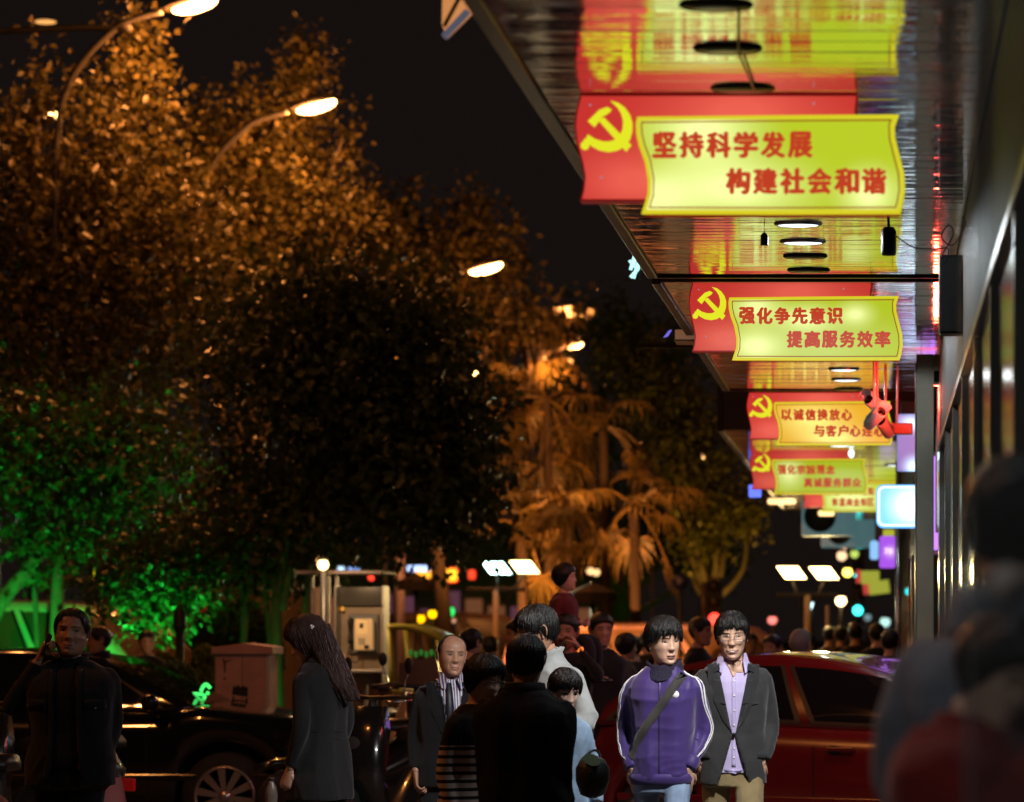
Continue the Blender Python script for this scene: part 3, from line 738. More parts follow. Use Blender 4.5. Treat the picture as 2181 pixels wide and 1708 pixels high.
# ------------------------------------------------------------------ trees
def leaf_mat(name, c1, c2, tr=0.35):
    m = bpy.data.materials.new(name); m.use_nodes = True
    nt = m.node_tree; b = nt.nodes['Principled BSDF']; b.inputs['Roughness'].default_value = 0.42
    b.inputs['Specular IOR Level'].default_value = 0.45
    g = nt.nodes.new('ShaderNodeNewGeometry'); r = nt.nodes.new('ShaderNodeValToRGB')
    r.color_ramp.elements[0].color = tuple(c1)+(1,); r.color_ramp.elements[1].color = tuple(c2)+(1,)
    nt.links.new(g.outputs['Random Per Island'], r.inputs[0]); nt.links.new(r.outputs[0], b.inputs['Base Color'])
    t = nt.nodes.new('ShaderNodeBsdfTranslucent'); nt.links.new(r.outputs[0], t.inputs[0])
    mx = nt.nodes.new('ShaderNodeMixShader'); mx.inputs[0].default_value = tr
    nt.links.new(b.outputs[0], mx.inputs[1]); nt.links.new(t.outputs[0], mx.inputs[2])
    nt.links.new(mx.outputs[0], nt.nodes['Material Output'].inputs[0])
    return m
m_leafA = leaf_mat('leaf_plane', (0.035, 0.036, 0.010), (0.15, 0.12, 0.035))
m_leafB = leaf_mat('leaf_dark', (0.03, 0.045, 0.018), (0.065, 0.085, 0.028), 0.2)
m_leafC = leaf_mat('leaf_yellowgreen', (0.07, 0.08, 0.01), (0.17, 0.15, 0.02))
m_bark = mat('bark', (0.14, 0.11, 0.085), 0.85, var=0.35, vscale=9, bump=0.6, bscale=25, stretch=(1, 1, 0.25))

def leaves(blobs, Y, n, size, rng, ratio=0.62, up=0.5):
    """blobs in picture units at distance Y: (x, y, rx, ry, depth_m[, weight])"""
    k = Y/F
    w = np.array([b[2]*b[3]*(b[5] if len(b) > 5 else 1) for b in blobs], float); w /= w.sum()
    nt = n//7
    idx = rng.choice(len(blobs), nt, p=w)
    cen = []; 
    u = rng.normal(size=(nt, 3)); u /= np.linalg.norm(u, axis=1)[:, None]
    rad = rng.random(nt)**0.42
    B = np.array([[PX(b[0], Y), Y, PZ(b[1], Y), b[2]*k, b[4], b[3]*k] for b in blobs])[idx]
    # lobes break the outline up
    lob = 1+0.22*np.sin(u[:, 0]*5+idx)*np.sin(u[:, 2]*6+idx*2)
    c = B[:, :3]+u*B[:, 3:]*(rad*lob)[:, None]
    # twigs: 7 leaves along each twig
    tw = u*0.7+rng.normal(size=(nt, 3))*0.5; tw[:, 2] += up; tw /= np.linalg.norm(tw, axis=1)[:, None]
    t = np.linspace(-0.5, 0.6, 7)
    C = (c[:, None, :]+tw[:, None, :]*(t[None, :, None]*size*6.0)).reshape(-1, 3)
    N = len(C)
    C += rng.normal(size=(N, 3))*size*0.45
    TW = np.repeat(tw, 7, 0)
    d = TW*0.35+rng.normal(size=(N, 3))*0.65; d[:, 2] -= 0.35; d /= np.linalg.norm(d, axis=1)[:, None]
    nn = rng.normal(size=(N, 3)); nn[:, 2] += 0.5; s = np.cross(d, nn); s /= np.linalg.norm(s, axis=1)[:, None]+1e-9
    nn = np.cross(s, d)
    L = size*(0.6+0.8*rng.random(N))[:, None]; W = L*ratio*0.5
    v = np.empty((N, 4, 3))
    v[:, 0] = C; v[:, 1] = C+d*L*0.45+s*W+nn*L*0.12; v[:, 2] = C+d*L; v[:, 3] = C+d*L*0.45-s*W+nn*L*0.12
    return v.reshape(-1, 3), N
def leaf_object(v, N, m, parent, name='crown'):
    me = bpy.data.meshes.new(name)
    me.vertices.add(N*4); me.vertices.foreach_set('co', v.astype(np.float32).ravel())
    base = (np.arange(N)*4)[:, None]
    tri = np.concatenate([base+np.array([[0, 1, 2]]), base+np.array([[0, 2, 3]])], 1).ravel()
    me.loops.add(N*6); me.loops.foreach_set('vertex_index', tri.astype(np.int32))
    me.polygons.add(N*2); me.polygons.foreach_set('loop_start', (np.arange(N*2)*3).astype(np.int32)); me.polygons.foreach_set('loop_total', np.full(N*2, 3, np.int32))
    me.update(calc_edges=True); me.validate()
    me.materials.append(m)
    o = bpy.data.objects.new(name, me); COL.objects.link(o)
    o.parent = parent; o.matrix_parent_inverse = parent.matrix_basis.inverted()
    o['kind'] = 'stuff'
    return o
def tree(label, bx, Y, blobs, n, size, m, seed, trunks=None, group=None, tr=0.16, cat='tree', up=0.5):
    rng = np.random.default_rng(seed); random.seed(seed)
    t = thing('tree', label, cat, (PX(bx, Y), Y, 0), 0, group)
    base = Vector((PX(bx, Y), Y, 0))
    def loc(p): return Vector(p)-base
    hub = None
    if trunks is None:
        lo = max(blobs, key=lambda b: b[2]*b[3]); top = P(lo[0], lo[1], Y)
        hub = base.lerp(top, 0.45); hub.x += random.uniform(-.15, .15)
        MB().tube(smooth_path([loc(base), loc(base.lerp(hub, .5))+Vector((random.uniform(-.1, .1), 0, 0)), loc(hub)], 5), [tr*(1-0.035*i) for i in range(11)], 10).build('trunk', m_bark, t)
        for b in blobs[:10]:
            e = P(b[0], b[1], Y); e.y += random.uniform(-.5, .5)*b[4]
            mid = hub.lerp(e, 0.5)+Vector((random.uniform(-.3, .3), random.uniform(-.2, .2), -0.2))
            MB().tube(smooth_path([loc(hub), loc(mid), loc(e)], 5), [tr*0.55*(1-0.08*i) for i in range(11)], 7).build('branch', m_bark, t)
    else:
        for pts, r in trunks:
            q = [loc(P(x, y, Y+dy)) for x, y, dy in pts]
            pp = smooth_path(q, 5)
            MB().tube(pp, [r*(1-0.5*i/len(pp)) for i in range(len(pp))], 10).build('trunk', m_bark, t)
    v, N = leaves(blobs, Y, n, size, rng, up=up)
    leaf_object(v, N, m, t)
    return t
G = 'street trees on the left'
tree('tall leafy tree at far left, orange lit, with an upright shoot beside the lamp pole', 130, 36.6,
     [(110,440,150,190,1.6),(255,330,110,210,1.4),(330,440,130,160,1.5),(60,650,170,220,2),(250,640,180,230,2),(290,170,42,140,.5,1.3),(310,90,26,50,.3,1),(262,60,14,36,.2,1.4),(85,220,26,130,.3,.9),(20,330,60,110,.8),(395,600,120,210,1.6),(150,850,240,160,2)],
     17000, 0.115, m_leafA, 11, trunks=[([(105,1440,0),(118,1200,0),(160,1000,0),(210,800,0),(255,500,0),(285,200,0)],0.13),([(160,1000,0),(90,800,0),(70,500,0),(85,200,0)],0.08)], group=G)
tree('orange lit tree right of the tall one, its shoot pointing at the starry lamp', 560, 43.5,
     [(560,400,150,170,1.6),(600,260,80,110,1),(645,170,34,90,.5,1.4),(655,110,12,30,.2,1.5),(500,240,20,70,.3,.8),(440,330,70,110,1),(620,480,180,170,1.8),(735,300,26,80,.4,.8),(480,560,170,190,1.8),(720,440,70,60,1),(780,500,40,60,.8)],
     14500, 0.108, m_leafA, 12, group=G)
tree('dim tree behind the dark one, with two tall thin shoots under the middle street lamp', 960, 52,
     [(900,560,120,130,1.6),(830,480,60,80,1),(1010,520,60,100,.8),(1022,430,14,45,.3,1.4),(1105,540,18,60,.4,.8),(1060,570,60,60,.8),(1000,680,140,100,1.6),(1170,680,70,40,.8,.6),(860,690,120,120,1.6)],
     6500, 0.135, m_leafA, 13, group=G)
tree('large dark leafy tree in the middle left, hardly lit', 860, 31,
     [(800,800,190,190,1.7),(660,860,210,230,1.7),(930,860,130,210,1.3),(820,1020,210,170,1.6),(980,1010,80,130,1),(640,1080,220,110,1.5),(930,1110,110,80,1),(740,640,130,90,1.2),(600,720,160,120,1.4),(880,700,100,90,1)],
     19000, 0.115, m_leafB, 14, trunks=[([(600,1640,0),(590,1400,0),(600,1200,0),(680,1000,0),(760,800,0)],0.07),([(600,1300,0),(640,1180,0),(820,1000,0)],0.05),([(600,1640,0.2),(578,1400,.2),(560,1200,.2),(540,1100,.2)],0.04),([(645,1640,0.4),(650,1400,.3),(655,1240,.2),(700,1100,.2)],0.045)], group=G, up=0.1)
tree('slender tree with green floodlit trunks at the left edge', 40, 33.5,
     [(90,1010,170,120,1.2),(20,930,90,110,1),(210,1090,90,110,1),(120,1160,90,60,.8),(330,1000,120,90,1.1),(200,900,200,70,1.2)],
     7500, 0.105, m_leafB, 15, trunks=[([(-60,1420,0),(0,1285,0),(70,1200,0),(105,1120,0),(170,1020,0),(240,925,0)],0.10),([(-20,1300,.2),(55,1200,.2),(90,1100,.3)],0.05),([(118,1640,-.3),(122,1300,-.3),(135,1180,-.2),(205,1040,0)],0.09),([(75,1640,.4),(80,1400,.4),(72,1240,.3)],0.05)], group=G, up=0.1)
tree('small tree whose low drooping leaves glow bright green above the crouching people', 415, 31.5,
     [(420,1170,150,80,1.0),(330,1230,90,60,.5,1.3),(345,1280,60,38,.35,1.6),(322,1312,26,18,.25,1.8),(560,1190,120,60,.8),(250,1230,60,60,.6),(410,1250,30,26,.3,1.2)],
     7500, 0.09, m_leafB, 16, trunks=[([(520,1640,0),(518,1400,0),(520,1290,0),(500,1200,0),(430,1120,0)],0.045),([(518,1290,0),(540,1220,0),(600,1150,0)],0.03),([(518,1300,0),(500,1230,0),(380,1190,0)],0.03)], group=G, up=-0.2)
tree('yellow green tree between the palms and the shop canopy', 1530, 62,
     [(1500,1010,90,70,1.4),(1540,1090,75,60,1.3),(1450,930,80,60,1.2),(1400,840,80,60,1.2),(1590,1100,40,60,1),(1490,1150,70,50,1),(1350,760,70,50,1),(1480,870,40,40,1)],
     7000, 0.12, m_leafC, 17, group=G)
tree('dark tree mass behind the palms on the right', 1330, 74,
     [(1300,700,110,70,2),(1400,760,110,80,2),(1250,900,160,120,2),(1450,1000,120,120,2),(1330,1120,200,110,2),(1500,1180,110,60,2),(1130,1100,120,100,2)],
     12000, 0.16, m_leafB, 18, group=G)
# clipped bushes
def bush(label, x, y, Y, rx, ry, n, m, seed, sz=0.03):
    k = Y/F
    b = thing('bush', label, 'bush', (PX(x, Y), Y, 0), 0, 'clipped bushes behind the black car')
    zc = PZ(y, Y)
    rng = np.random.default_rng(seed)
    u = rng.normal(size=(n, 3)); u /= np.linalg.norm(u, axis=1)[:, None]
    C = u*np.array([rx*k, rx*k, ry*k])*(0.93+0.07*rng.random(n))[:, None]+np.array([PX(x, Y), Y, zc])
    d = u+rng.normal(size=(n, 3))*0.6; d /= np.linalg.norm(d, axis=1)[:, None]
    s = np.cross(d, rng.normal(size=(n, 3))); s /= np.linalg.norm(s, axis=1)[:, None]
    v = np.empty((n, 4, 3)); v[:, 0] = C; v[:, 1] = C+d*sz+s*sz*.4; v[:, 2] = C+d*sz*2; v[:, 3] = C+d*sz-s*sz*.4
    MB().ell((0, 0, zc), (rx*k*0.95, rx*k*0.95, ry*k*0.95), 18, 10).build('inner_mass', m_leafB, b)
    MB().tube([(0, 0, 0), (0, 0, zc)], 0.03, 8).build('trunk', m_bark, b)
    leaf_object(v.reshape(-1, 3), n, m, b, 'foliage')
bush('small round clipped bush nearest the phone man', 305, 1452, 26, 30, 36, 2500, m_leafB, 21)
bush('wide flat clipped bush with green lit right side', 370, 1460, 26.5, 44, 42, 3500, m_leafB, 22)
bush('pale topped clipped bush behind the flat one', 348, 1425, 28, 28, 26, 2000, m_leafC, 23)
bush('pale round clipped bush left of the pink cabinet', 437, 1415, 27, 21, 34, 2000, m_leafC, 24)
bush('big dark dome shaped hedge behind the pink cabinet', 500, 1400, 36, 95, 115, 7000, m_leafB, 25, 0.05)

# ------------------------------------------------------------------ palms
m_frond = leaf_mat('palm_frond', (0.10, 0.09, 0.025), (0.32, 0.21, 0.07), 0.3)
def palm(label, x, y, Y, n, seed, L=1.0, group='fan palms'):
    random.seed(seed)
    base = Vector((PX(x, Y), Y, 0)); p = thing('palm_tree', label, 'palm', base, 0, group)
    c = Vector((0, 0, PZ(y, Y)))
    MB().tube(smooth_path([(0.1, 0, 0), (0.03, 0, c.z*.5), (0, 0, c.z)], 6), [0.11]*6+[0.08]*7, 12).build('trunk', mat('palm_bark', (.05, .035, .025), .9, bump=.5, bscale=30), p)
    for i in range(n):
        az = random.uniform(0, 2*math.pi); el = random.uniform(-0.9, 1.0)
        d = Vector((math.cos(az)*math.cos(el), math.sin(az)*math.cos(el)*0.8-0.15, math.sin(el))).normalized()
        pl = L*random.uniform(0.55, 1.35)
        e = c+d*pl+Vector((0, 0, -0.25*pl))
        mb = MB(); mb.tube(smooth_path([c, c+d*pl*.55, e], 4), 0.018, 5, smooth=False)
        d2 = (e-(c+d*pl*.55)).normalized()
        side = d2.cross(Vector((0, 0, 1)));
        if side.length < .1: side = Vector((1, 0, 0))
        side.normalize(); nrm = side.cross(d2)
        ns = 17; fr = L*random.uniform(0.6, 0.85)
        for j in range(ns):
            a = R(-105+210*j/(ns-1))+random.uniform(-.04, .04)
            dd = d2*math.cos(a)+side*math.sin(a)
            ln = fr*(0.75+0.25*math.cos(a*0.6))*random.uniform(.85, 1.05)
            w = 0.030*L; sd = dd.cross(nrm).normalized()
            dr = random.uniform(0.25, 0.6)*ln
            q0 = e; q1 = e+dd*ln*.55; q2 = e+dd*ln*.85+Vector((0, 0, -dr*.45)); q3 = e+dd*ln*.93+Vector((0, 0, -dr*1.25))
            mb.add([q0-sd*w*.3, q0+sd*w*.3, q1+sd*w, q1-sd*w, q2+sd*w*.7, q2-sd*w*.7, q3], [(0, 1, 2, 3), (3, 2, 4, 5), (5, 4, 6)], False)
        mb.build('frond', m_frond, p, fixn=False)
    return p
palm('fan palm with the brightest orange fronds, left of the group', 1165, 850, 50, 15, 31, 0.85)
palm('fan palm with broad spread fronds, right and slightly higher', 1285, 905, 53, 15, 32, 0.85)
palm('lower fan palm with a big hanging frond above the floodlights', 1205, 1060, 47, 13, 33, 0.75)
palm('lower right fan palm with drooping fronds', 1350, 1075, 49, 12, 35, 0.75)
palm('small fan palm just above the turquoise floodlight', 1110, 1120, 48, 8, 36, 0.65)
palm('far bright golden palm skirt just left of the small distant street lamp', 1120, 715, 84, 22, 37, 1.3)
for o_ in [o for o in bpy.data.objects if o.name.startswith('palm_tree')][-1:]: pass
# lamp fixtures that light palms and trees from below (ground floods, all real fixtures)
def ground_flood(x, y, Y, col, power, target, label, size=0.12, em=6, z=None, spot=100):
    loc = P(x, y, Y)
    if z is not None: loc.z = z
    g = thing('ground_floodlight', label, 'floodlight', (loc.x, Y, 0))
    tgt = Vector(target); d = (tgt-loc).normalized()
    M = Matrix.Translation((0, 0, loc.z)) @ d.to_track_quat('Z', 'Y').to_matrix().to_4x4()
    MB().lathe([(0.001, -0.1), (0.06, -0.1), (size, 0.0), (size, 0.03), (size*0.92, 0.03), (size*.9, 0.0), (0.001, 0.0)], M=M).build('housing', m_dark, g)
    MB().lathe([(0.001, 0.006), (size*.88, 0.006), (size*.88, 0.012), (0.001, 0.012)], M=M).build('lens', lamp_mat('flood_'+label.split()[0]+label.split()[1], col, em), g)
    MB().tube([(0, 0, 0), (0, 0, loc.z-0.05)], 0.02, 8).build('stake', m_dark, g)
    light('flood_beam', 'SPOT', loc+d*0.06, power, col, g, 0.05, tgt, spot, 0.6)
    return g
GRN = (0.02, 1.0, 0.09)
ground_flood(300, 1500, 30.4, GRN, 900, P(345, 1275, 31.5), 'green ground floodlight hidden behind the clipped bushes', z=0.25, spot=40)
ground_flood(-30, 1500, 31.5, GRN, 430, P(95, 1160, 33.5), 'green ground floodlight at the left edge by the trunks', z=0.3, spot=82)
ground_flood(540, 1500, 30.0, GRN, 22, P(520, 1280, 31.5), 'green ground floodlight behind the pink cabinet', z=0.3, spot=70)
ground_flood(1120, 1500, 46.0, (1.0, 0.34, 0.08), 2000, P(1160, 950, 50), 'amber ground floodlight under the left palms', z=0.3, spot=80)
ground_flood(1330, 1500, 46.0, (1.0, 0.34, 0.08), 1500, P(1320, 980, 51), 'orange ground floodlight under the right palms', z=0.3, spot=80)
ground_flood(1530, 1500, 58.0, (1.0, 0.52, 0.06), 800, P(1520, 1080, 62), 'yellow ground floodlight below the yellow green tree', z=0.3, spot=70)
ground_flood(1380, 1500, 64.0, (0.1, 1.0, 0.05), 160, P(1330, 1270, 68), 'low green ground floodlight far behind the crowd', z=0.3, spot=90)

# ------------------------------------------------------------------ twin floodlight masts
def flood_mast(heads, x, Y, zc, label, power):
    k = Y/F
    f = thing('floodlight_mast', label, 'floodlight', (PX(x, Y), Y, 0), 0, 'masts with two slanted flat floodlights')
    for (hx, hy, col, em) in heads:
        cx = (hx-x)*k; cz = PZ(hy, Y)
        w, h, sk = 20*k, 13*k, 12*k
        poly = [(cx-w-sk, cz+h), (cx+w-sk*0.6, cz+h), (cx+w+sk, cz-h), (cx-w+sk*0.6, cz-h)]
        MB().prism(inset(poly, -0.02), 0.0, 0.10).build('housing', m_dark, f)
        MB().prism(poly, -0.012, -0.002).build('lit_panel', lamp_mat('flood_panel_%d' % int(hx), col, em), f)
        MB().tube([(cx, 0.07, cz-h), ((cx*0.3), 0.08, cz-0.5)], 0.02, 8).build('arm', m_pole, f)
        light('flood_beam', 'SPOT', (PX(hx, Y), Y-0.06, cz), power, col, f, 0.12, (PX(hx, Y)+0.3, Y-6, 0.3), 140, 0.7)
    MB().tube([(0, 0.08, 0), (0, 0.08, PZ(heads[0][1], Y)-0.3)], 0.045, 12).build('mast', mat('tan_mast', (0.5, 0.35, 0.22), 0.5), f)
    MB().bevbox(-0.42, 0.42, 0.05, 0.11, PZ(heads[0][1], Y)-0.33, PZ(heads[0][1], Y)-0.27, 0.01).build('crossbar', m_pole, f)
flood_mast([(1058, 1210, (0.62, 1.0, 0.90), 9), (1117, 1208, (1.0, 0.72, 0.28), 12)], 1055, 42, 0, 'floodlight mast with one turquoise and one yellow lamp', 150)
flood_mast([(1686, 1220, (1.0, 0.66, 0.25), 13), (1755, 1221, (1.0, 0.68, 0.26), 13)], 1720, 40, 0, 'floodlight mast with two warm yellow lamps over the red car', 200)

# ------------------------------------------------------------------ small lamps and bulbs seen as glowing discs
def lantern(x, y, Y, r, col, em, label, cat='lamp', name='lantern', post=True, side=0.0, oval=1.0):
    k = Y/F; loc = P(x, y, Y)
    t = thing(name, label, cat, (loc.x, Y, 0 if post else loc.z))
    z = loc.z if post else 0
    MB().ell((0, 0, z), (r*k, r*k, r*k*oval), 12, 8).build('glowing_bulb', lamp_mat('glow_%02d%02d%02d_%d' % (int(col[0]*99), int(col[1]*99), int(col[2]*99), int(em*10)), col, em), t)
    MB().lathe([(r*k*1.05, 0), (r*k*0.9, r*k*.35), (0.001, r*k*.6)], c=(0, 0, z+r*k*oval*.8), seg=12).build('cap', m_dark, t)
    if post: MB().tube([(0, 0.02, 0), (0, 0.02, z-r*k*oval)], 0.03, 8).build('post', m_dark, t)
    else: MB().tube([(0, 0, r*k), (0.0, 0.1, r*k+0.5), (0.3, 0.1, r*k+0.6)], 0.012, 6).build('bracket', m_dark, t)
    return t
bl2 = lantern(688, 1203, 26.1, 12, (1.0, 0.60, 0.2), 8, 'warm white lantern above the phone booth roof, left end')
light('lantern_glow', 'POINT', P(700, 1212, 25.9), 34, (1.0, 0.6, 0.3), bl2, 0.06)
lantern(677, 1190, 47, 6, (1.0, 0.5, 0.15), 5, 'small amber lantern just above the warm white one', post=False)
lantern(1791, 1280, 48, 11, (1.0, 0.68, 0.3), 9, 'starry warm lantern on a post right of the floodlights')
lantern(1730, 1291, 60, 5, (0.6, 0.9, 1.0), 3, 'small pale blue lantern left of the starry one', oval=1.7)
lantern(1793, 1184, 44, 11, (1.0, 0.62, 0.35), 1.6, 'dim round peach lamp under the farther air conditioner', post=False)
lantern(1796, 1170, 46, 6, (1.0, 0.6, 0.35), 1.4, 'tiny peach lamp hanging below the air conditioner', post=False)
lantern(1820, 1180, 50, 9, (0.6, 0.8, 0.15), 1.0, 'dim lime green lamp right of the peach lamps', post=False)
lantern(1805, 1219, 52, 10, (1.0, 0.7, 0.1), 5, 'yellow lamp touching the cyan traffic light', post=False)
lantern(1885, 1325, 50, 11, (0.55, 0.95, 0.85), 1.1, 'pale green lamp near the crowd left of the pole')
lantern(1848, 1315, 62, 8, (0.5, 0.8, 0.85), 0.35, 'faint grey blue lamp ring over the crowd')
lantern(1645, 1321, 50, 10, (1.0, 0.22, 0.18), 1.8, 'pinkish red lamp above the red car roof', oval=0.9)
lantern(1270, 1219, 55, 8, (1.0, 0.6, 0.25), 1.8, 'small amber lamp above the dark parasol', post=False)
lantern(1257, 1216, 58, 8, (1.0, 0.6, 0.25), 2.2, 'amber lamp left of the other above the dark parasol', post=False)
lantern(791, 1230, 60, 7, (1.0, 0.05, 0.02), 2.2, 'small red lamp above the phone booth', post=False)
lantern(724, 1172, 64, 3, (1.0, 0.03, 0.02), 2.0, 'tiny red lamp under the dark tree', post=False)
lantern(1937, 1260, 40, 9, (0.0, 0.8, 0.85), 1.6, 'cyan lamp right of the steel pole', post=False)
lantern(200, 1218, 52, 9, (1.0, 0.85, 0.0), 1.4, 'upper yellow lamp between the green trunks', post=False, oval=.8)
lantern(203, 1236, 52, 9, (1.0, 0.8, 0.02), 1.1, 'lower yellow lamp between the green trunks', post=False, oval=.9)
lantern(160, 1214, 52, 5, (0.8, 0.6, 0.0), 0.5, 'faint small yellow lamp left of the yellow pair', post=False)
lantern(1490, 1225, 80, 3, (1.0, 0.3, 0.2), .7, 'tiny dim red lamp far behind the crowd')

def traffic_light(x, y, Y, col, label, lit=2, red=False):
    k = Y/F; loc = P(x, y, Y)
    t = thing('traffic_light', label, 'traffic light', (loc.x, Y, 0))
    z = loc.z
    MB().bevbox(-0.13, 0.13, 0.0, 0.2, z-0.25, z+0.6, 0.02).build('housing', m_dark, t)
    MB().tube([(0, 0.1, 0), (0, 0.1, z-0.25)], 0.05, 10).build('post', m_dark, t)
    for j in range(3):
        on = (j == 0)
        zz = z-0.1+j*0.27
        MB().lathe([(0.001, -0.03), (0.08, -0.025), (0.10, 0.0), (0.001, 0)], c=(0, 0, zz), axis='y', seg=16).build('lens', lamp_mat('tl_'+label.split()[0], col, 4) if on else m_dl_off, t)
traffic_light(1827, 1290, 62, (0.05, 0.95, 0.9), 'cyan lit traffic light right of the starry lantern')
traffic_light(1830, 1272, 75, (0.05, 0.95, 0.9), 'farther cyan traffic light just over the nearer one')
traffic_light(1828, 1221, 70, (0.0, 0.85, 0.85), 'higher cyan traffic light beside the yellow lamp')
traffic_light(1522, 1306, 50, (1.0, 0.05, 0.03), 'red traffic light between the heads of the two young men')
traffic_light(1521, 1281, 66, (0.9, 0.05, 0.03), 'farther red traffic light above the other red one')

# ------------------------------------------------------------------ across the square: shop row, signs, poles, parasols
rw = thing('far_shop_row', 'long dim purple brown shop row across the square', 'building', (PX(880, 76), 76, 0))
m_far = mat('far_wall', (0.22, 0.12, 0.13), 0.8, var=0.3, vscale=0.5)
k = 76/F
MB().box(-340*k, 420*k, 0, 8, 0, PZ(1150, 76)).build('wall', m_far, rw)
m_farw = lamp_mat('far_window_glow', (0.10, 0.035, 0.055), 0.9)
m_farw2 = lamp_mat('far_window_amber', (0.20, 0.07, 0.03), 0.7)
random.seed(5)
for i in range(15):
    xx = (-320+i*48)*k
    MB().bevbox(xx, xx+36*k, -0.08, -0.02, 0.5, 2.3+random.uniform(-.2, .4), 0.02).build('shop_window', random.choice([m_farw, m_farw, m_farw2]), rw)
def far_sign(x0, x1, y0, y1, Y, col, em, label):
    s = thing('neon_sign', label, 'neon sign', P((x0+x1)/2, (y0+y1)/2, Y)); k = Y/F
    w = (x1-x0)/2*k; h = abs(y1-y0)/2*k
    MB().prism(rrect(w, h, min(w, h)*0.5), -0.05, 0.05).build('panel', lamp_mat('far_%s' % label.split()[0]+label.split()[1], col, em), s)
    MB().bevbox(-w, w, 0.06, 0.12, -h*.5, h*.5, 0.01).build('frame', m_dark, s)
far_sign(868, 915, 1205, 1217, 72, (0.45, 0.6, 1.0), 2.2, 'blue white long sign bar behind the parasol')
far_sign(885, 917, 1215, 1232, 73, (1.0, 0.35, 0.02), 2.5, 'orange red sign panel below the blue white bar')
far_sign(948, 973, 1212, 1238, 72, (1.0, 0.42, 0.02), 2.6, 'square orange sign with red rim in the middle')
far_sign(945, 976, 1209, 1241, 72.3, (1.0, 0.03, 0.01), 1.6, 'red rim sign board behind the square orange one')
far_sign(998, 1012, 1214, 1234, 72, (1.0, 0.06, 0.02), 1.6, 'red narrow sign left of the turquoise floodlight')
far_sign(714, 732, 1207, 1218, 60, (0.45, 0.65, 1.0), 2.0, 'pale blue sign right of the warm lantern')
far_sign(742, 766, 1209, 1217, 62, (0.3, 0.45, 0.9), 1.2, 'smaller blue sign over the booth roof')
far_sign(-60, 30, 1270, 1300, 60, (0.05, 0.07, 0.05), 0.6, 'dull green panel at the left edge')
# low building with a red band on the left
lb = thing('low_building', 'low beige kiosk with a red band behind the black bollard', 'building', (PX(470, 50), 50, 0)); k = 50/F
m_beige = mat('kiosk_wall', (0.35, 0.25, 0.2), 0.7, var=0.15)
MB().box(-140*k, 100*k, 0, 4, 0, PZ(1250, 50)).build('wall', m_beige, lb)
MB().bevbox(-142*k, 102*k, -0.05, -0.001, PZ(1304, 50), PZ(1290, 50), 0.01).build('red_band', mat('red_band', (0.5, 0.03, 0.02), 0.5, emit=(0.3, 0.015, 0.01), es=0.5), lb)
for i in range(4): MB().bevbox((-120+i*56)*k, (-80+i*56)*k, -0.03, -0.001, 0.4, PZ(1312, 50), 0.01).build('shutter', m_far, lb)
# poles
def pole(x, y0, Y, r, col, label, z1=None, name='pole'):
    o = MB().tube([(0, 0, 0), (0, 0, PZ(y0, Y))], r, 12).build(name, mat('polepaint_'+label.split()[0], col, 0.45, metal=0.2, var=0.1)); o.location = (PX(x, Y), Y, 0)
    tag(o, label, 'pole')
pole(411, 1130, 36, 0.055, (0.45, 0.42, 0.45), 'grey round pole left of the big dark hedge')
pole(851, 1180, 50, 0.09, (0.5, 0.42, 0.6), 'lilac lit pole right of the phone booth')
pole(941, 1170, 54, 0.07, (0.5, 0.28, 0.15), 'brown pole under the square orange sign')
pole(1500, 1240, 50, 0.05, (0.12, 0.08, 0.06), 'dark thin pole behind the two young men')
pole(1763, 1290, 44, 0.03, (0.4, 0.4, 0.45), 'slim grey pole behind the red car roof')
# round navy traffic signs
for n, (x, y, Y) in enumerate(((1448, 1240, 46), (1518, 1262, 52))):
    t = thing('road_sign', ('left' if n == 0 else 'right') + ' one of two dark navy round road signs above the purple jacket man', 'road sign', (PX(x, Y), Y, 0)); z = PZ(y, Y); k = Y/F
    MB().lathe([(0.001, -0.01), (17*k, -0.01), (17*k, 0.01), (0.001, 0.01)], c=(0, 0, z), axis='y', seg=24).build('disc', mat('navy_sign', (0.02, 0.03, 0.12), 0.4), t)
    MB().prism([(-6*k, -1.5*k), (3*k, 6*k), (5*k, 3*k), (-3*k, -5*k)], -0.016, -0.011, M=Matrix.Translation((0, 0, z))).build('symbol', mat('sign_grey', (0.3, 0.3, 0.34), 0.5), t)
    MB().tube([(0, 0.03, 0), (0, 0.03, z)], 0.03, 8).build('post', m_dark, t)
# dark parasols
def parasol(x, y, Y, r, label):
    k = Y/F; t = thing('parasol', label, 'parasol', (PX(x, Y), Y, 0), 0, 'dark square parasols'); z = PZ(y, Y)
    n = 8; r *= k
    mb = MB(); vs = [(0, 0, z+r*.42)]
    for j in range(n*2):
        a = 2*math.pi*j/(n*2); rr = r*(1 if j % 2 == 0 else 0.94)
        vs.append((rr*math.cos(a), rr*math.sin(a), z+0.0))
    for j in range(n*2):
        a = 2*math.pi*j/(n*2); rr = r*(1 if j % 2 == 0 else 0.94)
        vs.append((rr*math.cos(a), rr*math.sin(a), z-0.14))
    fs = [(0, 1+j, 1+(j+1) % (n*2)) for j in range(n*2)]+[(1+j, 1+n*2+j, 1+n*2+(j+1) % (n*2), 1+(j+1) % (n*2)) for j in range(n*2)]
    mb.add(vs, fs, False).build('canopy_cloth', mat('parasol_cloth', (0.03, 0.018, 0.015), 0.8), t)
    MB().tube([(0, 0, 0), (0, 0, z+r*.44)], 0.03, 8).build('pole', m_dark, t)
    for j in range(n):
        a = 2*math.pi*j/n; MB().tube([(0, 0, z-0.2), (r*.55*math.cos(a), r*.55*math.sin(a), z+r*.15)], 0.008, 4).build('strut', m_dark, t)
parasol(886, 1238, 46, 40, 'dark parasol under the blue white sign bar')
parasol(1262, 1262, 40, 52, 'dark parasol behind the child on shoulders')

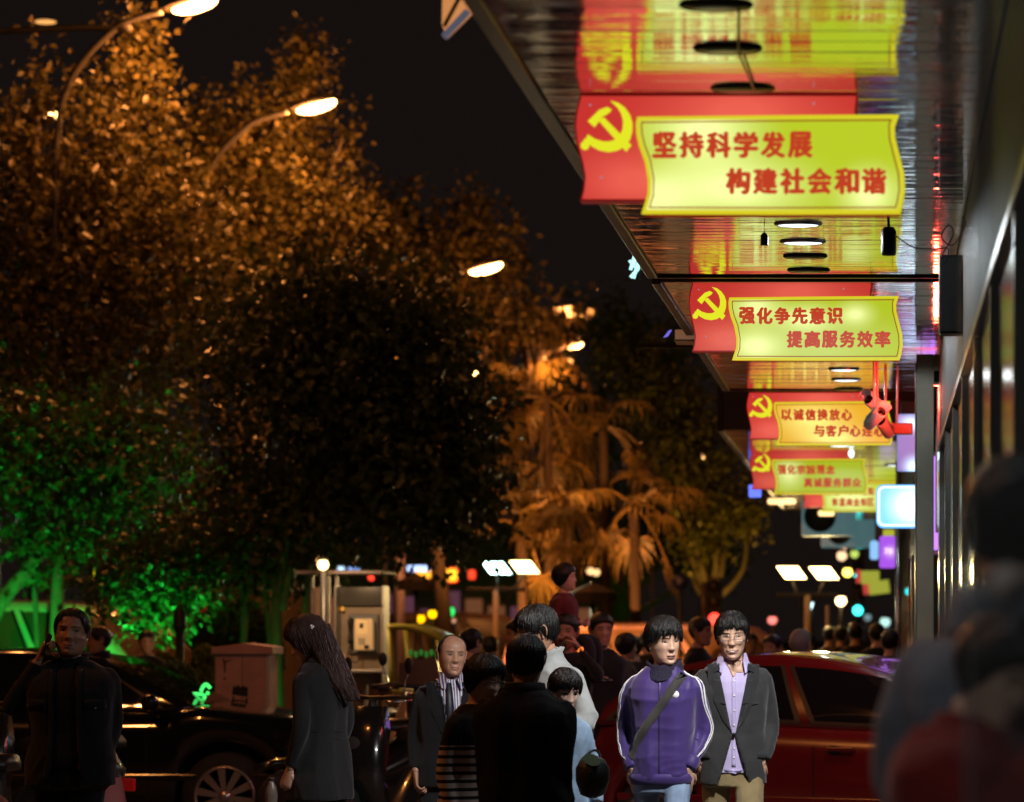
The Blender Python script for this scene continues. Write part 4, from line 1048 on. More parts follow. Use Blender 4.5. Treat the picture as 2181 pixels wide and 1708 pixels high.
# black bollard lamp post
bo = thing('bollard', 'black ornamental bollard post between the white van and the grey pole', 'bollard', (PX(383, 30), 30, 0)); k = 30/F
MB().lathe([(0.10, 0), (0.10, 0.12), (0.05, 0.2), (0.04, PZ(1360, 30)), (9*k, PZ(1350, 30)), (14*k, PZ(1335, 30)), (13*k, PZ(1308, 30)), (7*k, PZ(1300, 30)), (4*k, PZ(1286, 30)), (0.001, PZ(1284, 30))], seg=16).build('body', m_dark, bo)
MB().lathe([(14.5*k, 0), (14.5*k, 0.03), (0.001, 0.03)], c=(0, 0, PZ(1337, 30)), seg=16).build('collar', m_dark, bo)

# pink utility cabinet with a pitched cap
uc = thing('utility_cabinet', 'pink brown utility cabinet with pitched cap and dark stickers', 'cabinet', (PX(517, 24.5), 24.5, 0)); k = 24.5/F
m_cab = mat('cabinet_paint', (0.62, 0.30, 0.25), 0.6, var=0.12, vscale=6, bump=0.15, bscale=30)
MB().bevbox(-59*k, 56*k, 0, 0.35, 0.05, PZ(1393, 24.5), 0.008).build('body', m_cab, uc)
MB().bevbox(-61*k, 58*k, -0.03, 0.38, 0, 0.06, 0.008).build('plinth', m_kerb, uc)
MB().prism([(-64*k, PZ(1393, 24.5)), (66*k, PZ(1393, 24.5)), (66*k, PZ(1378, 24.5)), (2*k, PZ(1370, 24.5)), (-64*k, PZ(1379, 24.5))], -0.04, 0.4).build('cap', m_cab, uc)
MB().bevbox(50*k, 57*k, -0.004, -0.001, 0.06, PZ(1395, 24.5), 0.001).build('edge_strip', mat('pale_edge', (0.55, 0.5, 0.48), 0.5), uc)
MB().box(-1.5*k, -0.5*k, -0.003, -0.001, 0.1, PZ(1397, 24.5)).build('door_seam', m_dark, uc)
mb = MB(); M = Matrix.Translation((-5*k, 0, PZ(1482, 24.5))) @ Matrix.Rotation(R(8), 4, 'Y')
mb.prism([(-18*k, 0), (-18*k, 20*k), (-12*k, 17*k), (-9*k, 23*k), (-2*k, 18*k), (4*k, 23*k), (8*k, 19*k), (13*k, 22*k), (16*k, 0)], -0.004, -0.001, M)
mb.prism([(-16*k, -3*k), (-16*k, -16*k), (17*k, -14*k), (17*k, -3*k), (13*k, -3*k), (12*k, -9*k), (-12*k, -10*k), (-12*k, -3*k)], -0.004, -0.001, M)
mb.build('black_sticker', mat('sticker_black', (0.015, 0.012, 0.012), 0.6), uc)
mb = MB(); M = Matrix.Translation((-38*k, 0, PZ(1410, 24.5)))
mb.prism([(-6*k, 5*k), (-2*k, 8*k), (0, 2*k), (18*k, 6*k), (2*k, -2*k), (2*k, -18*k), (-1*k, -26*k), (-3*k, -2*k)], -0.004, -0.001, M)
mb.prism([(-3*k, -34*k), (2*k, -32*k), (2*k, -38*k), (-4*k, -38*k)], -0.004, -0.001, M)
mb.build('scrawl', mat('scrawl_paint', (0.14, 0.06, 0.06), 0.7), uc)

# phone booth
Yb = 27.0; k = Yb/F
pb = thing('phone_booth', 'open grey telephone booth with a beige pay phone behind the walking woman', 'phone booth', (PX(745, Yb), Yb, 0))
m_bm = mat('booth_metal', (0.36, 0.35, 0.34), 0.4, metal=0.4, var=0.1)
m_bp = mat('booth_panel', (0.30, 0.24, 0.17), 0.5, var=0.2, vscale=4)
def bz(y): return PZ(y, Yb)
MB().bevbox(-95*k, 88*k, -0.5, 0.3, bz(1225), bz(1217), 0.01).build('roof', mat('booth_roof', (0.09, 0.07, 0.06), 0.5), pb)
MB().bevbox(-80*k, -46*k, 0.0, 0.05, 0.1, bz(1250), 0.008).build('side_board', mat('booth_board', (0.52, 0.34, 0.24), 0.55, var=0.12), pb)
for x in (-76, -42, -24): MB().bevbox((x-3)*k, (x+3)*k, -0.1, -0.05, 0, bz(1222), 0.006).build('upright', m_bm, pb)
MB().bevbox(-20*k, 80*k, 0.02, 0.06, bz(1460), bz(1250), 0.006).build('back_panel', m_bp, pb)
MB().bevbox(-20*k, 80*k, -0.04, 0.018, bz(1290), bz(1250), 0.004).build('hood_glass', mat('booth_glass', (0.07, 0.07, 0.06), 0.15), pb)
MB().bevbox(78*k, 82*k, -0.25, 0.06, bz(1470), bz(1248), 0.004).build('right_side_frame', m_bm, pb)
MB().bevbox(-22*k, -19*k, -0.25, 0.06, bz(1470), bz(1248), 0.004).build('left_side_frame', m_bm, pb)
MB().bevbox(28*k, 34*k, 0.06, 0.14, 0, bz(1300), 0.006).build('rear_post', m_bm, pb)
MB().bevbox(-2*k, 62*k, -0.02, 0.018, bz(1392), bz(1308), 0.01).build('backing_board', mat('booth_blue', (0.16, 0.17, 0.19), 0.5), pb)
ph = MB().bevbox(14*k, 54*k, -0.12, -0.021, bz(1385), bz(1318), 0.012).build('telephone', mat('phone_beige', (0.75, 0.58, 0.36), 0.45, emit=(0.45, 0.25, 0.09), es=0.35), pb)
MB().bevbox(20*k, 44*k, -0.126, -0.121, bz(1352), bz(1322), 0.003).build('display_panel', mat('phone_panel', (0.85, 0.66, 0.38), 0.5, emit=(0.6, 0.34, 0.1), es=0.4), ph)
MB().box(26*k, 34*k, -0.130, -0.127, bz(1338), bz(1328)).build('screen', m_dark, ph)
MB().box(36*k, 46*k, -0.126, -0.121, bz(1382), bz(1374)).build('coin_return', m_dark, ph)
for i in range(4):
    for j in range(3): MB().box((24+j*5)*k, (27+j*5)*k, -0.128, -0.1265, bz(1362)-i*3.6*k, bz(1359)-i*3.6*k).build('key', m_bm, ph)
MB().tube(smooth_path([(8*k, -0.08, bz(1320)), (4*k, -0.11, bz(1328)), (5*k, -0.10, bz(1345)), (4*k, -0.11, bz(1362)), (8*k, -0.08, bz(1368))], 5), [6*k]*5+[3.4*k]*11+[6*k]*5, 8).build('handset', m_dark, pb)
MB().tube(smooth_path([(8*k, -0.08, bz(1368)), (0, -0.1, bz(1400)), (20*k, -0.1, bz(1410)), (26*k, -0.08, bz(1386))], 6), 0.006, 6).build('handset_cord', m_dark, pb)
MB().bevbox(-16*k, 76*k, -0.2, 0.0, bz(1432), bz(1426), 0.006).build('shelf', m_bm, pb)
for n, y in enumerate((1297, 1398)):
    MB().ell((-13*k, -0.06, bz(y)), (4*k, 3*k, 5*k)).build('amber_reflector', lamp_mat('amber_refl', (0.9, 0.35, 0.03), 0.9), pb)

# glowing green tubes stand in for a green lamp's reflection on the black car
gn = thing('neon_sign', 'bright green glowing tubes behind the black car bonnet, imitating a green reflection', 'neon sign', (0, 0, 0)); Yg = 23.6
mgn = lamp_mat('green_reflection', (0.06, 1.0, 0.16), 1.5); mgn2 = lamp_mat('green_reflection_core', (0.25, 1.0, 0.6), 1.8)
gn.location = P(410, 1505, Yg)
def gp(*pts): return [P(x, y, Yg)-gn.location for x, y in pts]
MB().tube(smooth_path(gp((385,1504),(395,1492),(402,1482),(412,1478),(430,1479),(438,1484)), 4), 0.012, 8).build('tube', mgn, gn)
MB().tube(smooth_path(gp((428,1473),(433,1462),(440,1458),(448,1466)), 4), 0.014, 8).build('tube', mgn, gn)
MB().tube(gp((437,1484),(430,1494)), 0.013, 8).build('tube', mgn, gn)
MB().tube(gp((441,1479),(444,1474)), 0.014, 8).build('tube', mgn, gn)
MB().tube(gp((390,1507),(408,1506)), 0.011, 8).build('tube', mgn2, gn)
MB().tube(gp((345,1505),(385,1507)), 0.004, 8).build('tube', mgn, gn)
for x in (320, 360, 372, 342): MB().ell(tuple(gp((x, 1483 if x != 342 else 1497))[0]), (0.018, 0.01, 0.011)).build('dot', mgn, gn)
MB().bevbox(-0.26, 0.16, 0.03, 0.06, -0.10, 0.02, 0.01).build('backing_bar', m_dark, gn)
MB().tube([(0, 0.045, -gn.location.z), (0, 0.045, -0.05)], 0.02, 8).build('stand', m_dark, gn)
light('green_glow', 'POINT', P(400, 1470, Yg+0.6), 8, GRN, gn, 0.06)
# ------------------------------------------------------------------ cars
def car(name, label, spec, loc, rz, paint, detail=True):
    """Local x runs from tail (0) to nose (L); the side seen is -y."""
    L = spec['L']; W = spec['W']/2
    c = thing(name, label, spec.get('cat', 'car'), loc, rz)
    top = spec['top']           # [(x, z)] bonnet / belt / boot line
    wheels = spec['wheels']; wr = spec['wr']
    xs = sorted(set([0, .02, .06, .12, .2, .3]+[L-.3, L-.2, L-.12, L-.06, L-.02, L]+list(np.arange(.3, L-.3, .09))+[w+d for w in wheels for d in np.linspace(-wr*1.17, wr*1.17, 17)]))
    zb0 = spec.get('clear', .2)
    rings = []
    for x in xs:
        zt = interp(x, [p[0] for p in top], [p[1] for p in top])
        e = min(x, L-x); nose = 1-math.exp(-e/.10)*.55
        w = W*(0.72+0.28*min(1, (e/.55))**.45) if e < .55 else W
        w = max(w, .1)
        zb = zb0+(0.16*max(0, 1-e/.25))
        for wx in wheels:
            d = abs(x-wx)
            if d < wr*1.16: zb = max(zb, wr+math.sqrt(max(0, (wr*1.16)**2-d*d)))
        zt2 = zt-(0.20*max(0, 1-e/.16)**2)
        zt2 = max(zt2, zb+.06)
        zm = zb+(zt2-zb)*.62
        h = [(-w*.90, zb), (-w*.985, zb+(zm-zb)*.15), (-w, zb+(zm-zb)*.6), (-w*1.0, zm), (-w*.985, zm+(zt2-zm)*.45), (-w*.95, zm+(zt2-zm)*.86), (-w*.88, zt2), (-w*.55, zt2+.012), (0, zt2+.018)]
        ring = [(x, y, z) for y, z in h]+[(x, -y, z) for y, z in h[-2::-1]]+[(x, w*.3, zb+.02 if zb < .4 else zb), (x, -w*.3, zb+.02 if zb < .4 else zb)]
        rings.append(ring)
    body = MB().loft(rings, True, True).build('body', paint, c)
    # greenhouse
    b0, b1, r0, r1 = spec['glass']      # belt tail x, belt nose x, roof tail x, roof nose x
    zt = spec['roof']
    def topz(x): return interp(x, [p[0] for p in top], [p[1] for p in top])
    n = 26; rows = 9
    def gpt(u, v, off=0.0):
        # u around half profile 0..1 tail->nose on side, v belt->roof
        xb = lerp(b0, b1, u); xr = lerp(r0, r1, u)
        x = lerp(xb, xr, v**1.0)
        z0 = topz(xb)-.02
        zr = zt-spec.get('arch', .055)*abs(2*u-1)**2.2
        z = z0+(zr-z0)*(v**.92)
        y = -(lerp(W*.90, W*.66, v**1.3)+off)
        return (x, y, z)
    rr = []
    for j in range(rows+1):
        v = j/rows; ring = []
        for i in range(n+1): ring.append(gpt(i/n, v))
        for i in range(n, -1, -1):
            p = gpt(i/n, v); ring.append((p[0], -p[1], p[2]))
        rr.append(ring)
    # roof crown rings
    for f, dz in ((.8, .018), (.45, .03), (.1, .034)):
        last = rr[rows]; cx = (r0+r1)/2
        rr.append([(cx+(p[0]-cx)*(f*.4+.6), p[1]*f, p[2]+dz) for p in last])
    MB().loft(rr, True, True).build('cabin', paint, c)
    def pane(nm, u0, u1, v0, v1, m, off=.004, side=-1, par=c):
        mb = MB(); N = 8; vs = []
        for j in range(5):
            for i in range(N+1):
                p = gpt(lerp(u0, u1, i/N), lerp(v0, v1, j/4), off); vs.append((p[0], p[1]*(-side), p[2]))
        fs = [(j*(N+1)+i, j*(N+1)+i+1, (j+1)*(N+1)+i+1, (j+1)*(N+1)+i) for j in range(4) for i in range(N)]
        nv = len(vs)
        vs += [(p[0], p[1]-(-side)*0.02*(-1), p[2]) for p in vs]
        mb.add(vs, fs, True); return mb.build(nm, m, par, fixn=False)
    mgl = spec.get('glassmat', m_carglass)
    for s in (-1, 1):
        for (u0, u1) in spec['side']:
            fr = pane('window', u0, u1, .10, .86, mgl, .005, s)
            for (a, b) in ((u0-.006, u0+.008), (u1-.008, u1+.006)):
                pane('window_frame', a, b, .08, .88, m_dark, .008, s, fr)
            pane('window_seal', u0-.006, u1+.006, .065, .105, m_dark, .008, s, fr)
    # windscreen and rear screen
    for nm, u, sg in (('rear_window', 0, -1), ('windscreen', 1, 1)):
        mb = MB(); vs = []
        for j in range(5):
            p = gpt(u, .08+.8*j/4); x = p[0]+sg*.012; hw = -p[1]*.9
            for i in range(7):
                yy = lerp(-hw, hw, i/6); vs.append((x+sg*.03*(1-(yy/hw)**2), yy, p[2]))
        fs = [(j*7+i, j*7+i+1, (j+1)*7+i+1, (j+1)*7+i) for j in range(4) for i in range(6)]
        mb.add(vs, fs, True).build(nm, mgl, c, fixn=False)
    # wheels
    for wx in wheels:
        for s in (-1, 1):
            y = s*(W-.09)
            wh = MB().lathe([(wr*.66, -.10), (wr*.97, -.095), (wr, -.06), (wr, .06), (wr*.97, .095), (wr*.66, .10)], c=(wx, y, wr), axis='y', seg=36).build('wheel', m_tyre, c)
            yo = y+s*.104
            MB().lathe([(wr*.68, 0), (wr*.70, -.012*1), (wr*.63, -.012), (wr*.62, .0)], c=(wx, yo, wr), axis='y', seg=36).build('rim', m_rimm, wh)
            MB().lathe([(.001, 0), (wr*.64, 0), (wr*.64, .004), (.001, .004)], c=(wx, y+s*.01, wr), axis='y', seg=28).build('brake_disc', m_dark, wh)
            ns = spec.get('spokes', 5)
            for q in range(ns):
                a = 2*math.pi*q/ns+.2
                M = Matrix.Translation((wx, yo, wr)) @ Matrix.Rotation(a, 4, 'Y')
                MB().prism([(.025, -.016), (wr*.62, -.030), (wr*.64, .0), (wr*.62, .030), (.025, .016)], -.010, .004, M).build('spoke', m_rimm, wh)
            MB().lathe([(.001, -.014), (.045, -.012), (.05, 0), (.001, .004)], c=(wx, yo, wr), axis='y', seg=18).build('hub', m_rimm, wh)
    # door seams, handles, mirror, lamps
    if detail:
        for x in spec.get('seams', []):
            for s in (-1, 1):
                zt_ = topz(x)
                MB().box(x-.003, x+.003, s*W*1.003-.002, s*W*1.003+.002, zb0+.12, zt_-.12).build('door_seam', m_dark, c)
        for x in spec.get('handles', []):
            for s in (-1, 1):
                MB().bevbox(x, x+.19, s*(W+.012)-.014, s*(W+.012)+.014, spec['hz']-.014, spec['hz']+.014, .006).build('door_handle', paint, c)
                MB().ell((x+.05, s*W*1.0, spec['hz']-.005), (.06, .006, .03)).build('handle_recess', m_dark, c)
        MB().bevbox(.45, L-.45, -W-.008, -W+.01, zb0+.26, zb0+.31, .006).build('side_moulding', spec.get('trim', paint), c)
        for s in (-1, 1):
            mx = spec['mirror']
            MB().ell((mx, s*(W+.10), topz(mx)+.07), (.07, .10, .065)).build('wing_mirror', paint, c)
            MB().bevbox(L-.30, L-.06, s*W*.62-.14, s*W*.62+.14, spec['lz']-.07, spec['lz']+.07, .03).build('headlight', mat('headlight_glass', (0.5, 0.5, 0.52), 0.08, metal=0.3), c)
            MB().bevbox(.03, .20, s*W*.74-.10, s*W*.74+.10, spec['lz']-.05, spec['lz']+.16, .03).build('tail_light', mat('tail_glass', (0.35, 0.01, 0.01), 0.1, emit=(0.5, 0.01, 0.01), es=0.15), c)
        MB().bevbox(L-.02, L+.012, -.26, .26, .38, .50, .004).build('number_plate', mat('plate_blue', (0.02, 0.06, 0.35), 0.5), c)
    return c
m_carglass = mat('car_glass', (0.008, 0.009, 0.010), 0.03, spec=0.7)
m_tyre = mat('tyre', (0.015, 0.015, 0.015), 0.75)
m_rimm = mat('alloy', (0.55, 0.5, 0.48), 0.28, metal=0.85)
paint_k = mat('black_paint', (0.004, 0.004, 0.005), 0.12, coat=1.0)
paint_r = mat('red_paint', (0.135, 0.007, 0.008), 0.22, coat=1.0, var=0.05)
paint_w = mat('white_paint', (0.8, 0.74, 0.66), 0.25, coat=0.8)
paint_y = mat('taxi_paint', (0.26, 0.24, 0.03), 0.25, coat=0.8)
chrome = mat('chrome', (0.7, 0.7, 0.72), 0.12, metal=1)
sedan = dict(L=4.75, W=1.82, top=[(0, .93), (.15, 1.0), (1.0, 1.02), (2.2, .99), (3.25, .99), (3.6, 1.02), (4.3, .93), (4.75, .78)], wheels=[1.0, 3.80], wr=.34,
             glass=(.55, 3.55, 1.35, 2.75), roof=1.44, side=[(.10, .30), (.33, .62), (.65, .93)], seams=[1.35, 2.25, 3.2], handles=[1.45, 2.35], hz=.86, mirror=3.25, lz=.72, spokes=10)
cL = PX(480, 22.8)
car('parked_car', 'black sedan parked behind the man on the phone, bonnet to the right', sedan, (cL-3.80, 22.8+.9, 0.0), 0, paint_k)
hatch = dict(arch=.12, L=4.05, W=1.72, top=[(0, .90), (.12, .98), (1.2, .99), (2.2, .96), (2.85, .95), (3.2, .99), (3.7, .90), (4.05, .72)], wheels=[.72, 3.28], wr=.31,
             glass=(.12, 3.15, .55, 2.35), roof=1.43, side=[(.06, .22), (.255, .55), (.585, .93)], seams=[1.0, 1.92, 2.85], handles=[1.1, 2.02], hz=.83, mirror=2.75, lz=.70, spokes=7)
# tail towards the left and away, nose towards the shops
yaw = R(-24); Yr = 19.6
bp_ = Vector((PX(1733, Yr), Yr, 0)); M_ = Matrix.Rotation(yaw, 3, 'Z'); off = M_ @ Vector((1.92, -.86, 0))
car('parked_car', 'shiny dark red hatchback behind the two young men', hatch, bp_-off, yaw, paint_r)
van = dict(L=4.6, W=1.8, top=[(0, 1.0), (.1, 1.06), (3.1, 1.08), (3.7, 1.0), (4.3, .93), (4.6, .75)], wheels=[.85, 3.7], wr=.33,
           glass=(.06, 3.9, .25, 2.9), roof=1.95, side=[(.05, .33), (.37, .62), (.66, .93)], seams=[1.6, 2.7], handles=[1.7], hz=.95, mirror=3.4, lz=.75, glassmat=mat('van_glass_orange_reflection', (.14, .09, .06), .25))  # orange reflection in the panes is put into the glass colour
car('parked_van', 'white people carrier in orange light behind the crouching people', van, (PX(300, 34)-3.3, 36.0, 0), R(-20), paint_w)
car('parked_van', 'white vehicle with orange and green roof lamps in the middle distance', dict(van), (PX(985, 56)-2.2, 57, 0), R(8), mat('cream_paint', (0.6, 0.38, 0.32), 0.4))
taxi = dict(L=4.4, W=1.72, top=sedan['top'][:-3]+[(3.4, .98), (4.1, .88), (4.4, .75)], wheels=[.9, 3.5], wr=.31, glass=(.5, 3.4, 1.2, 2.5), roof=1.45,
            side=[(.10, .30), (.33, .62), (.65, .93)], seams=[1.3, 2.1, 3.0], handles=[1.4, 2.2], hz=.85, mirror=3.05, lz=.7)
# windshield-less three wheeler shelter with yellow green frame
tf = thing('rickshaw', 'yellow green framed three wheeled rickshaw with clear side screens', 'rickshaw', (PX(900, 26), 26.0, 0)); k = 26/F
def rp(x, y, dy=0): return ((x-900)*k, dy, PZ(y, 26))
m_yg = mat('rickshaw_frame', (0.34, 0.31, 0.04), 0.4)
for dy in (0, 0.9):
    MB().tube(smooth_path([rp(826, 1336, dy), rp(870, 1336, dy), rp(920, 1352, dy), rp(965, 1376, dy)], 4), 0.028, 8).build('roof_rail', m_yg, tf)
    MB().tube([rp(930, 1358, dy), rp(952, 1440, dy), rp(962, 1475, dy)], 0.02, 8).build('front_pillar', m_yg, tf)
    MB().tube([rp(828, 1338, dy), rp(836, 1420, dy), rp(840, 1470, dy)], 0.025, 8).build('rear_pillar', m_yg, tf)
    MB().tube([rp(836, 1470, dy), rp(965, 1478, dy)], 0.03, 8).build('side_rail', m_yg, tf)
rings = [[rp(x, y, dy) for dy in (0, .3, .6, .9)]+[(rp(x, y, dy)[0], dy, rp(x, y, dy)[2]+.02) for dy in (.9, .6, .3, 0)] for x, y in ((826, 1334), (870, 1334), (920, 1350), (962, 1373))]
MB().loft(rings).build('roof_cover', m_yg, tf)
MB().prism([(rp(845, 0)[0], PZ(1470, 26)), (rp(945, 0)[0], PZ(1470, 26)), (rp(928, 0)[0], PZ(1400, 26)), (rp(850, 0)[0], PZ(1412, 26))], 0.03, 0.06).build('side_screen', mat('rickshaw_panel', (0.16, 0.11, 0.11), 0.25), tf)
MB().bevbox(-.35, .35, .1, .8, .35, .75, .05).build('seat_box', m_dark, tf)
for xx in (-.4, .55):
    for yy in ((.05, .85) if xx < 0 else (.45,)):
        MB().lathe([(.14, -.04), (.26, -.04), (.27, 0), (.26, .04), (.14, .04)], c=(xx, yy, .27), axis='y', seg=20).build('wheel', m_tyre, tf)
for i_ in range(6): MB().ell((-.1+.045*i_, -.01, PZ(1390+(i_ % 2)*4, 26)), (.016, .006, .03)).build('green_light', lamp_mat('green_display', (0.02, 0.4, 0.05), 0.35), tf)
# vehicle roof lamps
for n, (x, y, col, em, lab, ov) in enumerate(((896, 1318, (1, .45, .0), 3, 'lower orange lamp with red rim on the pale vehicle', 1), (921, 1308, (1, .5, .0), 3, 'upper orange lamp on the pale vehicle roof', 1), (959, 1303, (.02, .9, .15), 1.6, 'green oval lamp above the pale vehicle', 1.3), (966, 1322, (1, .5, .3), .8, 'small peach lamp at the pale vehicle edge', 1))):
    lantern(x, y, 52.5, 9 if n < 3 else 5, col, em, lab, name='vehicle_lamp', oval=ov)
car('parked_van', 'long pink grey van behind the heads in the middle', dict(van, L=5.6, W=1.9, wheels=[.95, 4.6], top=[(0, 1.0), (.1, 1.06), (4.2, 1.08), (4.8, 1.0), (5.3, .93), (5.6, .75)], glass=(.06, 4.95, .2, 4.2), roof=1.72), (PX(1050, 48), 49, 0), R(4), mat('pinkish_paint', (0.34, 0.22, 0.24), 0.4))

# ------------------------------------------------------------------ scooters
def scooter(label, loc, rz, col, lamp=None, mirrors=True):
    s = thing('scooter', label, 'scooter', loc, rz, 'parked motor scooters')
    # local: nose towards -y
    for y in (-.62, .62):
        w = MB().lathe([(.13, -.045), (.22, -.05), (.245, -.03), (.25, 0), (.245, .03), (.22, .05), (.13, .045)], c=(0, y, .25), axis='x', seg=24).build('wheel', m_tyre, s)
        MB().lathe([(.001, -.02), (.13, -.03), (.13, .03), (.001, .02)], c=(0, y, .25), axis='x', seg=18).build('rim', m_rimm, w)
    def ring(y, z0, z1, w):
        return [(w*math.cos(a), y+0*math.sin(a), (z0+z1)/2+(z1-z0)/2*math.sin(a)) for a in [2*math.pi*i/14 for i in range(14)]]
    MB().loft([ring(.78, .55, .66, .06), ring(.62, .42, .78, .15), ring(.3, .35, .80, .17), ring(.05, .32, .62, .15), ring(-.15, .24, .34, .16), ring(-.38, .24, .36, .15)]).build('rear_body', col, s)
    zz = 0
    rr = []
    for (hw, yf, yb, z) in ((.15, -.42, -.34, .30), (.21, -.52, -.44, .58), (.18, -.47, -.37, .84), (.10, -.40, -.31, 1.0)):
        rr.append([(x, yf-.06*(1-(x/hw)**2), z) for x in np.linspace(-hw, hw, 7)]+[(x, yb, z) for x in np.linspace(hw, -hw, 7)])
    MB().loft(rr).build('front_fairing', col, s)
    rr = []
    for (hw, yf, z) in ((.03, -.88, .50), (.07, -.76, .54), (.075, -.6, .56), (.06, -.46, .52)):
        rr.append([(hw*math.cos(a), yf, z+.03*math.sin(a)) for a in [2*math.pi*i/10 for i in range(10)]])
    MB().loft(rr).build('front_mudguard', col, s)
    MB().loft([[(x*.13, y, .80+.05*math.sqrt(max(0, 1-x*x))) for x in np.linspace(-1, 1, 9)]+[(x*.13, y, .76) for x in np.linspace(1, -1, 9)] for y in (.7, .45, .2, -.0)]).build('seat', mat('vinyl_black', (0.012, 0.012, 0.012), 0.4), s)
    MB().ell((0, -.52, .76), (.08, .04, .055)).build('headlight', mat('scooter_lens', (0.10, 0.10, 0.11), 0.06, metal=0.5), s)
    MB().tube([(0, -.36, .95), (0, -.34, 1.05)], .03, 8).tube(smooth_path([(-.34, -.22, 1.04), (-.2, -.3, 1.06), (0, -.34, 1.05), (.2, -.3, 1.06), (.34, -.22, 1.04)], 4), .014, 8).build('handlebar', m_dark, s)
    for sx in (-1, 1):
        if mirrors:
            MB().tube(smooth_path([(sx*.22, -.29, 1.06), (sx*.26, -.32, 1.16), (sx*.27, -.30, 1.21)], 3), .006, 6).build('mirror_stem', chrome, s)
            MB().ell((sx*.27, -.30, 1.26), (.035, .012, .055)).build('mirror', m_dark, s)
        MB().tube([(sx*.34, -.22, 1.04), (sx*.24, -.28, 1.05)], .02, 8).build('grip', m_tyre, s)
        MB().tube([(sx*.30, -.27, 1.045), (sx*.2, -.36, 1.03), (sx*.16, -.4, 1.03)], .006, 6).build('brake_lever', chrome, s)
        MB().ell((sx*.16, -.50, .62), (.03, .02, .02)).build('indicator', mat('amber_lens', (0.6, 0.2, 0.02), 0.2, emit=(1, .35, .03), es=.5), s)
    MB().bevbox(-.10, .10, .80, .83, .48, .56, .01).build('tail_light', mat('tail_glass', (0.35, 0.01, 0.01), 0.1), s)
    MB().tube([(.16, .1, .22), (.17, .75, .30)], .045, 10).build('exhaust', chrome, s)
    if lamp: MB().ell(lamp, (.02, .02, .02)).build('lit_indicator', lamp_mat('lit_amber', (1, .4, .05), 5), s)
    return s
sc_w = mat('scooter_white', (0.5, 0.38, 0.36), 0.3, coat=.5)
sc_k = mat('scooter_black', (0.01, 0.011, 0.012), 0.2, coat=.8)
sc_b = mat('scooter_navy', (0.02, 0.025, 0.08), 0.2, coat=.8)
sc_p = mat('scooter_pink', (0.45, 0.16, 0.15), 0.3, coat=.5)
scooter('white fronted scooter with a red spot behind the black haired group', (PX(872, 24), 24.0, .12), R(20), sc_w)
scooter('black scooter with one lit amber lamp beside the bald man', (PX(875, 19.5), 19.5, .12), R(-35), sc_k, (-.2, -.35, .78))
scooter('navy scooter nose out between the woman and the white scooter', (PX(800, 23), 23.2, .12), R(65), sc_b, mirrors=False)
scooter('dark scooter half hidden behind the walking woman', (PX(815, 22), 21.6, .12), R(-60), sc_k, mirrors=False)
scooter('pink nosed scooter at the feet of the man on the phone', (PX(28, 15.4), 15.4, .12), R(88), sc_p, mirrors=False)
scooter('black scooter with chrome mirrors at the bottom left corner', (PX(20, 17.5), 18.0, .12), R(-25), sc_k)
# ------------------------------------------------------------------ people
m_skin = mat('skin', (0.60, 0.37, 0.26), 0.48, var=0.10, vscale=30, bump=0.08, bscale=350, sub=0.12)
m_skin2 = mat('skin_tan', (0.42, 0.22, 0.14), 0.45, var=0.12, vscale=30, bump=0.10, bscale=350, sub=0.1)
m_skinp = mat('skin_pale', (0.62, 0.42, 0.33), 0.5, var=0.08, vscale=30, bump=0.05, bscale=350, sub=0.12)
m_hair = mat('hair_black', (0.005, 0.0045, 0.0045), 0.36, spec=0.42, bump=0.5, bscale=200, stretch=(1, 1, 0.18))
m_hairb = mat('hair_brown', (0.035, 0.014, 0.010), 0.32, spec=0.5, bump=0.7, bscale=260, stretch=(1, 1, 0.15))
m_hairg = mat('hair_grey', (0.20, 0.19, 0.18), 0.5, bump=0.6, bscale=260, stretch=(1, 1, 0.2))
m_white = mat('eye_white', (0.36, 0.33, 0.31), 0.2)
m_iris = mat('eye_dark', (0.010, 0.006, 0.004), 0.08)
m_lip = mat('lip', (0.50, 0.23, 0.19), 0.4)
m_mouth = mat('mouth_dark', (0.05, 0.012, 0.012), 0.5)
m_teeth = mat('teeth', (0.7, 0.66, 0.6), 0.3)
m_shoe = mat('shoe_black', (0.015, 0.013, 0.012), 0.4)

m_lens = bpy.data.materials.new('spectacle_lens'); m_lens.use_nodes = True
nt = m_lens.node_tree; nt.nodes.remove(nt.nodes['Principled BSDF'])
tr = nt.nodes.new('ShaderNodeBsdfTransparent'); gl = nt.nodes.new('ShaderNodeBsdfGlossy'); gl.inputs['Roughness'].default_value = 0.03
mx = nt.nodes.new('ShaderNodeMixShader'); mx.inputs[0].default_value = 0.10
nt.links.new(tr.outputs[0], mx.inputs[1]); nt.links.new(gl.outputs[0], mx.inputs[2]); nt.links.new(mx.outputs[0], nt.nodes['Material Output'].inputs[0])
HZ = [-.118, -.112, -.10, -.08, -.06, -.03, 0, .03, .06, .085, .103, .114, .118]
HW = [.020, .036, .047, .057, .064, .071, .0745, .077, .075, .064, .045, .024, .004]
HF = [.062, .078, .085, .0865, .087, .087, .087, .088, .086, .075, .054, .028, .004]
HB = [-.020, -.005, .015, .042, .062, .083, .094, .099, .097, .085, .063, .033, .004]
